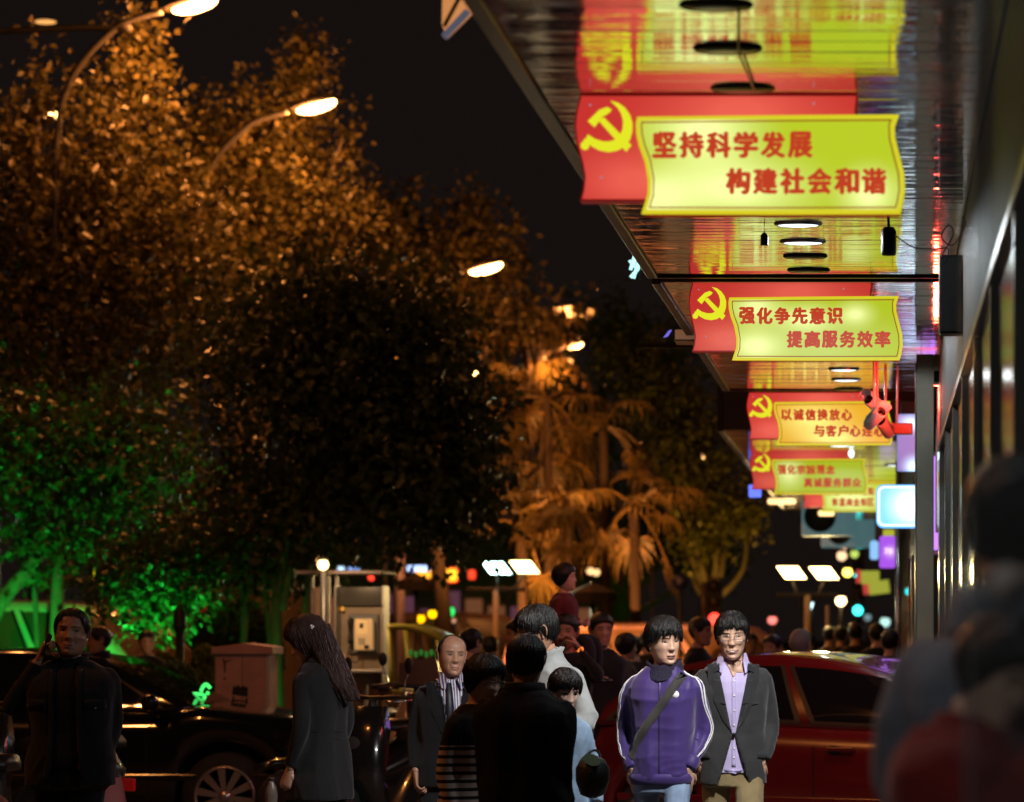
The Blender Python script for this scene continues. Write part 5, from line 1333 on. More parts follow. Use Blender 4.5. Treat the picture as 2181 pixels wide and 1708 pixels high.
def hfeat(x, z, smile=0.0, age=0.0):
    def g(cx, cz, sx, sz): return math.exp(-((x-cx)/sx)**2-((z-cz)/sz)**2)
    ax = abs(x)
    d = 0.0
    # nose
    if -.055 < z < .05:
        t = min(1, max(0, (.022-z)/.052))
        d += (.004+.019*t**1.3)*math.exp(-(x/(.0085+.006*t))**2)*(1 if z > -.033 else math.exp(-((z+.033)/.006)**2))
    d += .007*math.exp(-((ax-.013)/.006)**2-((z+.030)/.007)**2)
    d -= .009*math.exp(-((ax-.031)/.015)**2-((z-.006)/.010)**2)
    d += .0035*math.exp(-((ax-.031)/.011)**2-((z-.004)/.006)**2)
    d += .0045*math.exp(-((ax-.030)/.020)**2-((z-.026)/.008)**2)
    d += .004*math.exp(-((ax-.043)/.016)**2-((z+.022)/.016)**2)*(1+smile)
    d += .006*g(0, -.062, .020+.006*smile, .006)+.0065*g(0, -.076, .017+.005*smile, .006)
    d -= .005*g(0, -.0685, .024+.008*smile, .0022)
    d -= .003*g(0, -.086, .016, .005)
    d += .006*g(0, -.104, .018, .012)
    d -= .0035*math.exp(-((ax-.030-.006*smile)/.006)**2-((z+.055)/.014)**2)*(.6+smile+age)
    d -= .004*math.exp(-((ax-.052)/.012)**2-((z+.055)/.018)**2)
    return d
def head_fn(a, z, smile=0, age=0, out=0.0, jaw=1.0):
    """a = 0 front, +-pi back"""
    w = interp(z, HZ, HW)*(jaw if z < -.02 else 1)+out; f = interp(z, HZ, HF)+out; b = interp(z, HZ, HB)+out
    c, s = math.cos(a), math.sin(a)
    p = 2/2.25
    x = w*math.copysign(abs(s)**p, s)
    if c >= 0: y = -f*abs(c)**p
    else: y = b*abs(c)**.95
    if c > 0: y -= hfeat(x, z, smile, age)*min(1, c*2.2)
    return Vector((x, y, z))
def face_pt(x, z, off, smile=0, age=0, jaw=1.0):
    # find angle for given x at front
    lo, hi = 0.0, math.pi/2
    ax = abs(x)
    for _ in range(18):
        m = (lo+hi)/2
        if head_fn(m, z, smile, age, 0, jaw).x < ax: lo = m
        else: hi = m
    p = head_fn(lo if x >= 0 else -lo, z, smile, age, 0, jaw)
    n = Vector((p.x*.9, p.y, 0)).normalized()
    return p+n*off
def patch(mb, poly_top, poly_bot, off, smile=0, age=0, jaw=1.0, th=.0015):
    """strip on the face between two curves of (x, z)"""
    n = len(poly_top); vs = []
    for i in range(n): vs.append(face_pt(*poly_top[i], off, smile, age, jaw))
    for i in range(n): vs.append(face_pt(*poly_bot[i], off, smile, age, jaw))
    for i in range(n): vs.append(face_pt(*poly_top[i], off-th, smile, age, jaw))
    for i in range(n): vs.append(face_pt(*poly_bot[i], off-th, smile, age, jaw))
    fs = []
    for i in range(n-1):
        fs += [(i, n+i, n+i+1, i+1), (2*n+i, 2*n+i+1, 3*n+i+1, 3*n+i), (i, i+1, 2*n+i+1, 2*n+i), (n+i, 3*n+i, 3*n+i+1, n+i+1)]
    mb.add(vs, fs, True)
def head_mesh(mb, hi, smile, age, jaw, M):
    nz, na = (54, 84) if hi else (20, 30)
    zs = []
    for i in range(nz+1):
        t = i/nz; zs.append(-.118+.236*(t-.06*math.sin(2*math.pi*t)))
    angs = []
    for k in range(na):
        t = k/na*2-1
        angs.append(math.pi*(t*.55+.45*t**3) if hi else math.pi*t)
    rings = [[head_fn(a, z, smile, age, 0, jaw) for a in angs] for z in zs]
    mb.loft(rings, True, True, M)
    for s in (-1, 1):
        # ear: rim ring plus lobe and inner bowl
        cx = s*.076
        ear = []
        for i in range(15):
            a = R(-60+i*22); ear.append((cx+s*.006*(1+math.cos(a-1.2)), .012+.014*math.cos(a)*1.0, .002+.029*math.sin(a)))
        mb.tube(ear, .0045, 6, M=M)
        mb.ell((cx, .010, -.001), (.006, .013, .024), 10, 7, M=M)
        mb.ell((cx, .004, -.026), (.005, .008, .010), 8, 6, M=M)
_hand = {}
def hand_geo(curl):
    key = round(curl, 1)
    if key in _hand: return _hand[key]
    mb = MB()
    mb.loft([[(hw*math.cos(a)+ox, ht*math.sin(a), z) for a in [2*math.pi*i/14 for i in range(14)]] for z, hw, ht, ox in ((.01, .026, .019, 0), (-.02, .030, .017, 0), (-.05, .039, .015, .001), (-.08, .041, .013, 0), (-.092, .038, .010, 0))])
    for j, (x, L, r) in enumerate(((-.031, .060, .0078), (-.011, .074, .0086), (.010, .080, .0088), (.030, .072, .0086))):
        p = Vector((x*.95, 0, -.080)); pts = [p]; ang = R(12+j*2)+curl*.15; an = 0
        segs = (L*.48, L*.30, L*.24); tot = .15+curl*.55
        for q, sl in enumerate(segs):
            an += tot*(1 if q else .8)
            p = p+Vector(((x*.12), math.sin(an)*sl, -math.cos(an)*sl)); pts.append(p)
        mb.tube(smooth_path(pts, 3), [r*1.05]*3+[r]*3+[r*.92]*3+[r*.6], 8)
        mb.ell(pts[-1]+Vector((0, 0, .002)), (r*.75, r*.75, r*.9), 8, 6)
    tp = [Vector((.022, 0, -.02)), Vector((.042, .010, -.045)), Vector((.052, .020+.01*curl, -.068)), Vector((.050-.008*curl, .030+.012*curl, -.088))]
    mb.tube(smooth_path(tp, 3), [.014]*3+[.0115]*3+[.0095]*3+[.006], 8)
    v, f, n = remesh(mb, .0036, 2)
    _hand[key] = (v, f)
    return _hand[key]
def frame(d, n):
    """matrix whose -Z is d (finger direction) and +Y is palm normal n"""
    z = -Vector(d).normalized(); y = Vector(n); y = (y-z*y.dot(z)).normalized(); x = y.cross(z)
    return Matrix((x, y, z)).transposed().to_4x4()
def wrinkle(v, n, amp, seed, lo=0.7, zdir=1.0):
    rng = np.random.default_rng(seed)
    out = np.zeros(len(v)); w = v.copy()
    for i in range(3):
        k = rng.normal(size=3)*7; w = w+0.02*np.sin(v@k+i)[:, None]*rng.normal(size=3)
    for i in range(9):
        k = rng.normal(size=3)*np.array([13, 10, 7*zdir])*(1 if i < 5 else 2.0); ph = rng.random()*6.28
        m = 0.5+0.5*np.sin(v@(rng.normal(size=3)*5)+rng.random()*6)
        out += m*(1-np.abs(np.sin(w@k+ph)))**2*(0.6 if i < 5 else .35)
    out = out/2.0-0.55
    b = np.sin(v[:, 2]*9+v[:, 0]*16+seed)*np.sin(v[:, 0]*21-v[:, 2]*6+seed*2)*0.45
    return v+n*((out+b)*amp)[:, None]

DEF_TORSO = [(.80, .160, .112, 0), (.95, .158, .115, 0), (1.08, .146, .106, .0), (1.20, .156, .114, 0), (1.30, .168, .116, .0), (1.36, .170, .106, .004), (1.40, .150, .092, .006), (1.43, .118, .076, .008), (1.455, .088, .066, .008), (1.475, .070, .060, .008)]
def torso_rings(prof, scale=1.0, grow=0.0, seg=32, dx=0.0):
    rr = []
    for z, hw, hd, yo in prof:
        ring = []
        for k in range(seg):
            a = 2*math.pi*k/seg; c, s = math.cos(a), math.sin(a); p = 2/2.4
            ring.append((dx+(hw+grow)*math.copysign(abs(c)**p, c), yo+(hd+grow)*math.copysign(abs(s)**p, s), z))
        rr.append(ring)
    return rr
ARM_DOWN = lambda s: [(s*.158, .0, 1.365), (s*.198, .03, 1.12), (s*.198, -.05, .89)]
ARM_POCKET = lambda s: [(s*.158, .0, 1.365), (s*.215, .06, 1.12), (s*.152, -.070, .925)]
ARM_FOLD = lambda s: [(s*.158, .0, 1.365), (s*.205, .0, 1.12), (s*.06, -.22, 1.13)]
LEG_STAND = lambda s: [(s*.088, 0, .92), (s*.095, -.01, .49), (s*.10, .03, .085)]
LEG_WALK = lambda s: [(s*.085, 0, .92), (s*.09, -.05-s*.10, .50), (s*.09, .05-s*.16, .10)]
LEG_SIT = lambda s: [(s*.09, 0, .90), (s*.12, -.34, .90), (s*.12, -.36, .52)]

def person(label, X, Y, H=1.70, yaw=0, z=0.12, head=(0, 0, 0), arms=('down', 'down'), legs='stand', build=1.0, skin=None,
           top=('jacket', (.02, .02, .02)), trousers=(.02, .02, .03), hair='short', hairm=None, hi=1, smile=0.0, age=0.0, jaw=1.0,
           lean=0.0, headscale=1.0, glasses=False, voxel=None, topmat=None, trmat=None, hem=.80, seed=1, mouth='closed', torso=None, thick=0.012,
           loose=1.0, cat='person', group=None, extras=None, wr=1.0, collar='none', side=0.0, hairline=.052):
    s = (H)/1.72
    t = thing('person', label, cat, (X, Y, z), yaw, group)
    skin = skin or m_skin; hairm = hairm or m_hair
    vox = voxel or (.0105 if hi else .022)
    S = Matrix.Scale(s, 4)
    def bendm(v):
        v = np.asarray(v, float)
        h = np.clip(v[:, 2]-.95, 0, None)
        v = v.copy(); v[:, 1] -= lean*h; v[:, 0] += side*h
        return v
    prof = torso or DEF_TORSO
    prof = [(a, b*build, c*build, d) for a, b, c, d in prof]
    AR = {}
    for i, sd in enumerate((-1, 1)):
        a = arms[i]
        AR[sd] = {'down': ARM_DOWN, 'pocket': ARM_POCKET, 'fold': ARM_FOLD}[a](sd) if isinstance(a, str) else a['pts']
        AR[sd] = [Vector(p) for p in AR[sd]]
        AR[sd][0].x = sd*.150*build; AR[sd][0].z = 1.362
    LG = {'stand': LEG_STAND, 'walk': LEG_WALK, 'sit': LEG_SIT}[legs]
    # ---- head placement
    hs = headscale
    HM = Matrix.Translation((0, -.018, 1.487)) @ Euler((-head[1], head[2], head[0]), 'XYZ').to_matrix().to_4x4() @ Matrix.Translation((0, -.004, .115*hs)) @ Matrix.Scale(hs, 4)
    # ---- body under the clothes, one surface
    mb = MB()
    mb.loft(torso_rings([(z_ if z_ > .85 else .86, w_*.86, d_*.86, y_) for z_, w_, d_, y_ in prof]))
    mb.tube([(0, .012, 1.40), (0, .004, 1.47), (0, -.006, 1.545)], [.062, .056, .055], 14)
    for sd in (-1, 1):
        a = AR[sd]
        mb.tube(smooth_path(a, 5), list(np.interp(np.linspace(0, 1, 11), [0, .5, 1], [.040, .036, .026])), 12)
        mb.ell(tuple(a[0]), (.040, .040, .040), 12, 8)
        l = [Vector(p) for p in LG(sd)]
        mb.tube(smooth_path(l, 5), list(np.interp(np.linspace(0, 1, 11), [0, .45, .75, 1], [.070, .050, .048, .036])), 12)
        mb.ell(tuple(l[2]+Vector((0, -.06, -.045))), (.042, .11, .035), 10, 6)
    v, f, n = remesh(mb, vox*1.3, 2)
    v = bendm(v)
    body = MB(); body.add([S @ Vector(p) for p in v], f)
    shift = Vector((side*.55, -lean*.55, 0))
    HMb = Matrix.Translation(shift) @ HM
    head_mesh(body, hi, smile, age, jaw, S @ HMb)
    for i, sd in enumerate((-1, 1)):
        a = AR[sd]; d = (a[2]-a[1]).normalized()
        spec = arms[i] if isinstance(arms[i], dict) else {}
        hd = Vector(spec.get('hand', tuple(d) if arms[i] != 'pocket' else (-sd*.18, .18, -1))); pn = Vector(spec.get('palm', (-sd*1.0, -.1, 0) if arms[i] != 'pocket' else (-sd*.35, 1, 0)))
        Fm = frame(hd, pn)
        hv, hf = hand_geo((spec.get('curl', 1.0) if arms[i] != 'pocket' else .3) if hi else 1.0)
        if not hi and voxel != 'h':
            pass
        w = a[2]
        # mirror the right hand so the thumb leaves the proper side
        flip = spec.get('flip', sd)
        hvv = hv.copy(); hvv[:, 0] *= flip
        P_ = [Vector(Fm @ Vector(q))+w+d*.005 for q in hvv]
        P_ = bendm([tuple(q) for q in P_])
        ff = hf if flip > 0 else [tuple(reversed(q)) for q in hf]
        if hi: body.add([S @ Vector(q) for q in P_], ff)
        else: body.add([S @ Vector(q) for q in P_], ff)
    body.build('body', skin, t, fixn=False)
    # ---- trousers
    trm = trmat or fabric('cloth_%d_%d_%d' % tuple(int(c*999) for c in trousers), trousers)
    mb = MB()
    zt = 1.02
    if legs == 'sit':
        mb.loft(torso_rings([(.80, .15*build, .12*build, 0), (.9, .16*build, .12*build, 0), (zt, .150*build, .108*build, 0)]))
    else:
        mb.loft(torso_rings([(.79, .150*build, .102*build, 0), (.84, .152*build, .104*build, 0), (.92, .148*build, .102*build, 0), (zt-.03, .132*build, .092*build, 0)]))
    for sd in (-1, 1):
        l = [Vector(p) for p in LG(sd)]; l[2] = l[2]+Vector((0, 0, -.02))
        mb.tube(smooth_path(l, 5), list(np.interp(np.linspace(0, 1, 11), [0, .45, 1], [.082*build, .070, .064*loose])), 14)
    v, f, n = remesh(mb, vox, 2)
    v = wrinkle(v, n, .010*wr, seed+5, zdir=.8); v = bendm(v)
    tro = MB(); tro.add([S @ Vector(p) for p in v], f)
    tro.build('trousers', trm, t, fixn=False)
    for sd in (-1, 1):
        l = LG(sd)[2]
        mb = MB()
        mb.loft([[(l[0]+w_*math.cos(a), y_, zc+h_*math.sin(a)) for a in [2*math.pi*i/12 for i in range(12)]] for y_, w_, zc, h_ in ((l[1]+.075, .02, l[2]-.045, .03), (l[1]+.05, .04, l[2]-.04, .045), (l[1]-.04, .046, l[2]-.045, .042), (l[1]-.13, .048, l[2]-.06, .026), (l[1]-.18, .035, l[2]-.066, .018), (l[1]-.195, .01, l[2]-.07, .008))])
        mb.v = [tuple(S @ Vector(q)) for q in mb.v]
        mb.build('shoe', m_shoe, t)
    # ---- upper garment
    kind, colr = top[0], top[1]
    tm = topmat or fabric('cloth_%d_%d_%d' % tuple(int(c*999) for c in colr), colr)
    def garment(grow, hem, arms_on=True, sleeve_r=(.062, .052, .040), neck=1.475, wristcut=.02):
        mb = MB()
        pr = [p for p in prof if p[0] > hem+.02 and p[0] <= neck]
        zz = [p[0] for p in prof]
        h0 = (hem, interp(hem, zz, [p[1] for p in prof]), interp(hem, zz, [p[2] for p in prof]), 0)
        mb.loft(torso_rings([h0]+pr, grow=grow))
        if arms_on:
            for sd in (-1, 1):
                a = [Vector(q) for q in AR[sd]]
                a[2] = a[2]+(a[1]-a[2]).normalized()*wristcut
                a0 = a[0]+Vector((-sd*.07, 0, -.004))
                mb.tube(smooth_path([a0]+a, 5), list(np.interp(np.linspace(0, 1, 16), [0, .33, .66, 1], [sleeve_r[0]*.85, sleeve_r[0], sleeve_r[1], sleeve_r[2]])), 16)
        return mb
    tops = {}
    if kind == 'blazer' or kind == 'open':
        # shirt underneath, then the coat shell with its open front
        shc = top[2]; gap = top[3]
        mb = garment(.004, .86 if kind == 'blazer' else .9, False, neck=1.48)
        v, f, n = remesh(mb, vox, 2); v = wrinkle(v, n, .008*wr, seed+9); v = bendm(v)
        sh = MB(); sh.add([S @ Vector(p) for p in v], f); sh.build('shirt', top[4] if len(top) > 4 else fabric('shirt_%d_%d_%d' % tuple(int(c*999) for c in shc), shc), t, fixn=False)
        tops['shirt_v'] = v; tops['shirt_f'] = f
        mb = garment(.018, hem, True, (.060, .052, .044))
        v, f, n = remesh(mb, vox, 3); v = wrinkle(v, n, .012*wr, seed)
        keep = []
        cut = [(1 if (p[1] < 0.02 and abs(p[0]) < gap(p[2]) and q > .0) else 0) for p, q in zip(v, -n[:, 1]+.6)]
        low = [1 if p[2] < hem+.006 and abs(nn[2]) > .6 and (p[0]**2/.19**2+p[1]**2/.14**2) < 1 else 0 for p, nn in zip(v, n)]
        topc = [1 if p[2] > 1.458 and abs(p[0]) < .078 else 0 for p in v]
        f2 = [q for q in f if not (cut[q[0]] or cut[q[1]] or cut[q[2]] or cut[q[-1]] or topc[q[0]] or low[q[0]])]
        v = bendm(v)
        # give the cloth thickness: inner copy
        nv = len(v); inner = v-bendm(n*0)*0-n*.004
        for i in set(i for q in f2 for i in q):
            g0 = gap(v[i][2]); ax = abs(v[i][0])
            if v[i][1] < .02 and ax-g0 < vox*1.3: v[i][0] = math.copysign(g0, v[i][0])
        use = sorted(set(i for q in f2 for i in q)); mp = {i: j for j, i in enumerate(use)}
        V = [S @ Vector(v[i]) for i in use]+[S @ Vector(inner[i]) for i in use]; m_ = len(use)
        FF = [tuple(mp[i] for i in q) for q in f2]
        ed = {}
        for q in FF:
            for i in range(len(q)):
                a, b = q[i], q[(i+1) % len(q)]; ed[(a, b)] = 1
        rim = [(a, b) for (a, b) in ed if (b, a) not in ed]
        FA = FF+[tuple(i+m_ for i in reversed(q)) for q in FF]+[(b, a, a+m_, b+m_) for a, b in rim]
        g = MB(); g.add(V, FA); g.build('blazer' if kind == 'blazer' else 'jacket', tm, t, fixn=False)
        tops['v'] = v; tops['f'] = f2
    else:
        sl = (.057, .050, .040) if kind != 'knit' else (.062, .058, .046)
        mb = garment(thick, hem, True, tuple(x*loose for x in sl))
        v, f, n = remesh(mb, vox, 3); v = wrinkle(v, n, .013*wr, seed); v = bendm(v)
        g = MB(); g.add([S @ Vector(p) for p in v], f); g.build({'coat': 'coat', 'knit': 'cardigan'}.get(kind, 'jacket'), tm, t, fixn=False)
        tops['v'] = v; tops['f'] = f
    tops['bvh'] = BVHTree.FromPolygons([Vector(p) for p in tops['v']], tops['f'])
    # ---- collar
    if collar != 'none':
        ch, cm, fl = {'stand': (.055, tm, .0), 'fold': (.045, tm, .018), 'fur': (.06, tm, .03)}[collar]
        rr = []
        for (dz, rw, rd) in ((-.035, .085, .075), (.0, .076, .068), (ch*.6, .070+fl*.3, .064+fl*.3), (ch, .068+fl*.6, .062+fl*.6), (ch*.9, .078+fl*1.3, .072+fl*1.3), (ch*.2, .088+fl*1.2, .080+fl*1.2), (-.03, .098+fl, .088+fl)):
            ring = []
            for k in range(28):
                a = 2*math.pi*k/28
                front = max(0, -math.sin(a))
                ring.append((rw*math.cos(a)+shift.x, rd*math.sin(a)+.002-.020*front*(dz > 0)+shift.y, 1.468+dz-.028*front))
            rr.append(ring)
        mb = MB().loft(rr, False, True); mb.v = [tuple(S @ Vector(q)) for q in mb.v]
        mb.build('collar', cm, t)
    # ---- face details
    K = S @ HMb
    def fb(nm, fn, m):
        q = MB(); fn(q); q.v = [tuple(K @ Vector(p)) for p in q.v]; return q.build(nm, m, t)
    if hi:
        for sd in (-1, 1):
            op = .0037 if smile < .5 else .0026
            xs = np.linspace(.0165, .0455, 9)
            prof_e = [math.sin(math.pi*i/8)**.7 for i in range(9)]
            fb('eye', lambda q: patch(q, [(sd*x, .004+.0012*(i/8)+op*e) for i, (x, e) in enumerate(zip(xs, prof_e))], [(sd*x, .004+.0012*(i/8)-op*.65*e) for i, (x, e) in enumerate(zip(xs, prof_e))], .0012, smile, age, jaw), m_white)
            xs2 = np.linspace(.0265, .0365, 7); pe = [math.sin(math.pi*i/6)**.5 for i in range(7)]
            gx = .0015
            fb('iris', lambda q: patch(q, [(sd*x+gx, .0045+op*.96*e) for x, e in zip(xs2, pe)], [(sd*x+gx, .0045-op*.6*e) for x, e in zip(xs2, pe)], .0022, smile, age, jaw), m_iris)
            fb('eyelid_line', lambda q: patch(q, [(sd*x, .0058+.0012*(i/8)+op*e) for i, (x, e) in enumerate(zip(xs, prof_e))], [(sd*x, .0040+.0012*(i/8)+op*e) for i, (x, e) in enumerate(zip(xs, prof_e))], .0026, smile, age, jaw), m_hair)
            xb = np.linspace(.013, .050, 9)
            tb_ = .0030 if age < 1 else .0024
            fb('eyebrow', lambda q: patch(q, [(sd*x, .0215+.0045*math.sin(math.pi*i/9)+tb_*(1-i/14)) for i, x in enumerate(xb)], [(sd*x, .0205+.0045*math.sin(math.pi*i/9)) for i, x in enumerate(xb)], .0012, smile, age, jaw), m_hair)
        mw = .023+.009*smile
        xm = np.linspace(-mw, mw, 13)
        def cz(x): return -.0685+.007*smile*(abs(x)/mw)**2
        if mouth == 'open':
            fb('mouth', lambda q: patch(q, [(x, cz(x)+.0030*math.cos(x/mw*1.5)) for x in xm], [(x, cz(x)-.0050*math.cos(x/mw*1.5)) for x in xm], .0035, smile, age, jaw), m_mouth)
            fb('teeth', lambda q: patch(q, [(x*.75, cz(x)+.0026*math.cos(x/mw*1.5)) for x in xm], [(x*.75, cz(x)-.0004) for x in xm], .0045, smile, age, jaw), m_teeth)
        elif smile > .5:
            fb('mouth', lambda q: patch(q, [(x, cz(x)+.0018*math.cos(x/mw*1.5)) for x in xm], [(x, cz(x)-.0056*math.cos(x/mw*1.5)) for x in xm], .0040, smile, age, jaw), m_mouth)
            fb('teeth', lambda q: patch(q, [(x*.8, cz(x)+.0014*math.cos(x/mw*1.5)) for x in xm], [(x*.8, cz(x)-.0042*math.cos(x/mw*1.5)) for x in xm], .0050, smile, age, jaw), m_teeth)
        else:
            fb('mouth', lambda q: patch(q, [(x, cz(x)+.0006) for x in xm], [(x, cz(x)-.0008) for x in xm], .0045, smile, age, jaw), m_mouth)
        go = .003 if mouth == 'open' else .0008
        fb('lip', lambda q: patch(q, [(x, cz(x)+go+.0052*math.cos(x/mw*1.5)) for x in xm], [(x, cz(x)+go*.8) for x in xm], .0022, smile, age, jaw), m_lip)
        gl_ = .005 if mouth == 'open' else (.0054 if smile > .5 else .0008)
        fb('lip', lambda q: patch(q, [(x, cz(x)-gl_) for x in xm], [(x, cz(x)-gl_-.0062*math.cos(x/mw*1.45)) for x in xm], .0024, smile, age, jaw), m_lip)
        for sd in (-1, 1):
            fb('nostril', lambda q: q.ell((sd*.0075, -.1035, -.0375), (.0035, .0035, .0018), 8, 6), m_mouth)
    elif headscale > 0:
        for sd in (-1, 1):
            fb('eye', lambda q: patch(q, [(sd*x, .008) for x in (.018, .031, .044)], [(sd*x, .001) for x in (.018, .031, .044)], .002), m_iris)
            fb('eyebrow', lambda q: patch(q, [(sd*x, .026) for x in (.014, .031, .048)], [(sd*x, .021) for x in (.014, .031, .048)], .002), m_hair)
        fb('mouth', lambda q: patch(q, [(x, -.066) for x in (-.02, 0, .02)], [(x, -.071) for x in (-.02, 0, .02)], .004), m_lip)
    if glasses:
        def gfn(q):
            for sd in (-1, 1):
                pts = []
                for k in range(17):
                    a = 2*math.pi*k/16; ca, sa = math.cos(a), math.sin(a)
                    x = .034+.0225*math.copysign(abs(ca)**.6, ca); zz = .0025+.0145*math.copysign(abs(sa)**.6, sa)
                    pts.append((sd*x, -.112+.010*(x/.056)**2, zz))
                q.tube(pts, .0013, 6, caps=False)
                q.tube(smooth_path([(sd*.056, -.100, .010), (sd*.072, -.085, .010), (sd*.079, -.02, .008), (sd*.078, .02, .0), (sd*.076, .03, -.012)], 3), .0014, 6)
            q.tube(smooth_path([(-.011, -.113, .006), (0, -.117, .009), (.011, -.113, .006)], 3), .0013, 6)
        fb('glasses', gfn, mat('glasses_wire', (0.55, 0.5, 0.45), 0.2, metal=0.9))
        for sd in (-1, 1):
            def lens(q):
                n_ = 16; vs = [(sd*.034, -.111, .0025)]
                for k in range(n_):
                    a = 2*math.pi*k/n_; ca, sa = math.cos(a), math.sin(a); x = .034+.0215*math.copysign(abs(ca)**.6, ca)
                    vs.append((sd*x, -.1115+.010*(x/.056)**2, .0025+.0135*math.copysign(abs(sa)**.6, sa)))
                q.add(vs, [(0, 1+k, 1+(k+1) % n_) for k in range(n_)], True)
            fb('glasses_lens', lens, m_lens)
    # ---- hair
    rs = random.Random(seed)
    if hair != 'none':
        q = MB()
        def hl(a):      # lower limit of hair by angle from the front
            aa = abs(a)
            if hair == 'balding': return interp(aa, [0, .7, 1.0, 1.25, 1.6, 2.0, 3.14], [.125, .125, .085, .03, -.005, -.03, -.05])
            if hair == 'long': return interp(aa, [0, .35, .8, 1.2, 1.5, 3.14], [.066, .058, .03, -.04, -.10, -.12])
            if hair == 'fringe': return interp(aa, [0, .5, .9, 1.15, 1.45, 1.9, 3.14], [.048, .044, .034, .006, .006, -.034, -.062])
            if hair == 'bob': return interp(aa, [0, .5, .9, 1.3, 1.6, 3.14], [.045, .045, .02, -.03, -.06, -.08])
            return interp(aa, [0, .5, .9, 1.15, 1.45, 1.9, 3.14], [hairline, hairline-.004, .030, -.002, .002, -.04, -.066])
        vol = {'fringe': .017, 'short': .011, 'crop': .008, 'balding': .004, 'long': .022, 'bob': .022}[hair]
        na = 56 if hi else 28; nr = 16 if hi else 9
        rr = []
        top_z = .118
        for j in range(nr+1):
            tt = j/nr; ring = []
            for k in range(na):
                a = -math.pi+2*math.pi*k/na
                zl = hl(a)
                zz_ = zl+(top_z-zl)*math.sin(tt*math.pi/2)
                o_ = vol*min(1, .25+tt*3)*(1+.10*math.sin(a*9+seed)*tt)
                bald = hair == 'balding' and abs(a) < 1.05
                if bald: o_ = -.006
                pz = min(zz_, .1179)
                p = head_fn(a, pz, 0, 0, 0); p = Vector((p.x, p.y if abs(a) > 1.2 else max(p.y, -interp(pz, HZ, HF)), p.z))
                rad = Vector((p.x, p.y, 0)); 
                if rad.length > 1e-5: rad.normalize()
                up = max(0, (pz-.02)/.098)**2
                p = p+rad*o_*(1-.35*up)+Vector((0, 0, (vol*1.05 if hair != 'balding' else -.006)*up))
                ring.append(p)
            rr.append(ring)
        q.loft(rr, False, True)
        # crown cap
        n0 = len(q.v); c0 = Vector((0, .01, .118+(vol*1.1 if hair != 'balding' else -.008))); q.v.append(tuple(c0)); base = n0-na
        for k in range(na): q.f.append((base+k, base+(k+1) % na, n0)); q.sm.append(True)
        # locks
        nl = {'fringe': 420, 'short': 380, 'crop': 160, 'balding': 60, 'long': 300, 'bob': 260}[hair] if hi else 0
        for i in range(nl):
            a = rs.uniform(-math.pi, math.pi)
            if hair == 'balding' and abs(a) < 1.1: continue
            zl = hl(a)+rs.uniform(-.016, .008)*(1.3 if hair in ('fringe', 'short') and abs(a) < 1 else .8)
            swirl = rs.uniform(-.25, .25)+.25*(1 if hair in ('short', 'fringe') else 0)
            pts = []
            st = rs.uniform(.35, .97); lf = rs.uniform(-.1, .75)*(1.0 if hair in ('short', 'crop') else .45)
            for j in range(6):
                tt = st*(1-j/5)
                aa = a+swirl*tt
                pz = zl+(top_z-zl)*math.sin(tt*math.pi/2)
                p = head_fn(aa, min(pz, .1178), 0, 0, 0); p.y = p.y if abs(aa) > 1.2 else max(p.y, -interp(min(pz, .1178), HZ, HF))
                rad = Vector((p.x, p.y, 0)); 
                if rad.length > 1e-5: rad.normalize()
                up = max(0, (pz-.02)/.098)**2
                oo = vol*(.80+lf*(j/5)**1.5+.12*rs.random()) if j else vol*.8
                pts.append(p+rad*oo*(1-.35*up)*(.95 if j < 5 else .85)+Vector((0, 0, vol*1.15*up)))
            r0 = rs.uniform(.0022, .0058)*(.5 if hair in ('balding', 'crop') else 1)
            q.tube(pts, [r0*.6, r0, r0, r0, r0*.8, r0*.12], 4, caps=False)
        if hair == 'long':
            # drape over the back and shoulders
            rr = []
            for (zz_, w_, yb, yf) in ((.03, .083, .108, .02), (-.04, .088, .112, .015), (-.10, .094, .118, .02), (-.17, .105, .125, .035), (-.25, .110, .125, .05), (-.32, .095, .118, .065), (-.38, .05, .105, .08)):
                ring = []
                for k in range(24):
                    a = math.pi*k/23; ring.append((w_*math.cos(a)*(1+.05*math.sin(k*2.3)), yf+(yb-yf)*math.sin(a)**.7+.006*math.sin(k*3.1+zz_*30), zz_+.01*math.sin(k*1.7)))
                for k in range(23, -1, -1):
                    a = math.pi*k/23; ring.append((w_*.75*math.cos(a), yf*.9+(yb-yf)*.5*math.sin(a)**.7, zz_))
                rr.append(ring)
            q.loft(rr, True, True)
            for i in range(260):
                a = rs.uniform(0, math.pi); r0 = rs.uniform(.0018, .0042); ph = rs.uniform(0, 6)
                ln = rs.uniform(.26, .44)
                pts = []
                for j in range(8):
                    tt = j/7; zz_ = .04-ln*tt; w_ = interp(zz_, [-.38, -.25, -.10, .03], [.07, .108, .096, .084]); yb = .118
                    pts.append((w_*math.cos(a)*(1.02+.03*math.sin(ph+tt*5)), .03+(yb-.02)*math.sin(a)**.7+.008*math.sin(ph+tt*7), zz_))
                q.tube(pts, [r0]*6+[r0*.7, r0*.15], 4, caps=False)
        q.v = [tuple(K @ Vector(p)) for p in q.v]
        q.build('hair', hairm, t, fixn=True)
    tops['S'] = S; tops['K'] = K; tops['AR'] = AR; tops['t'] = t; tops['bend'] = bendm; tops['tm'] = tm
    return t, tops

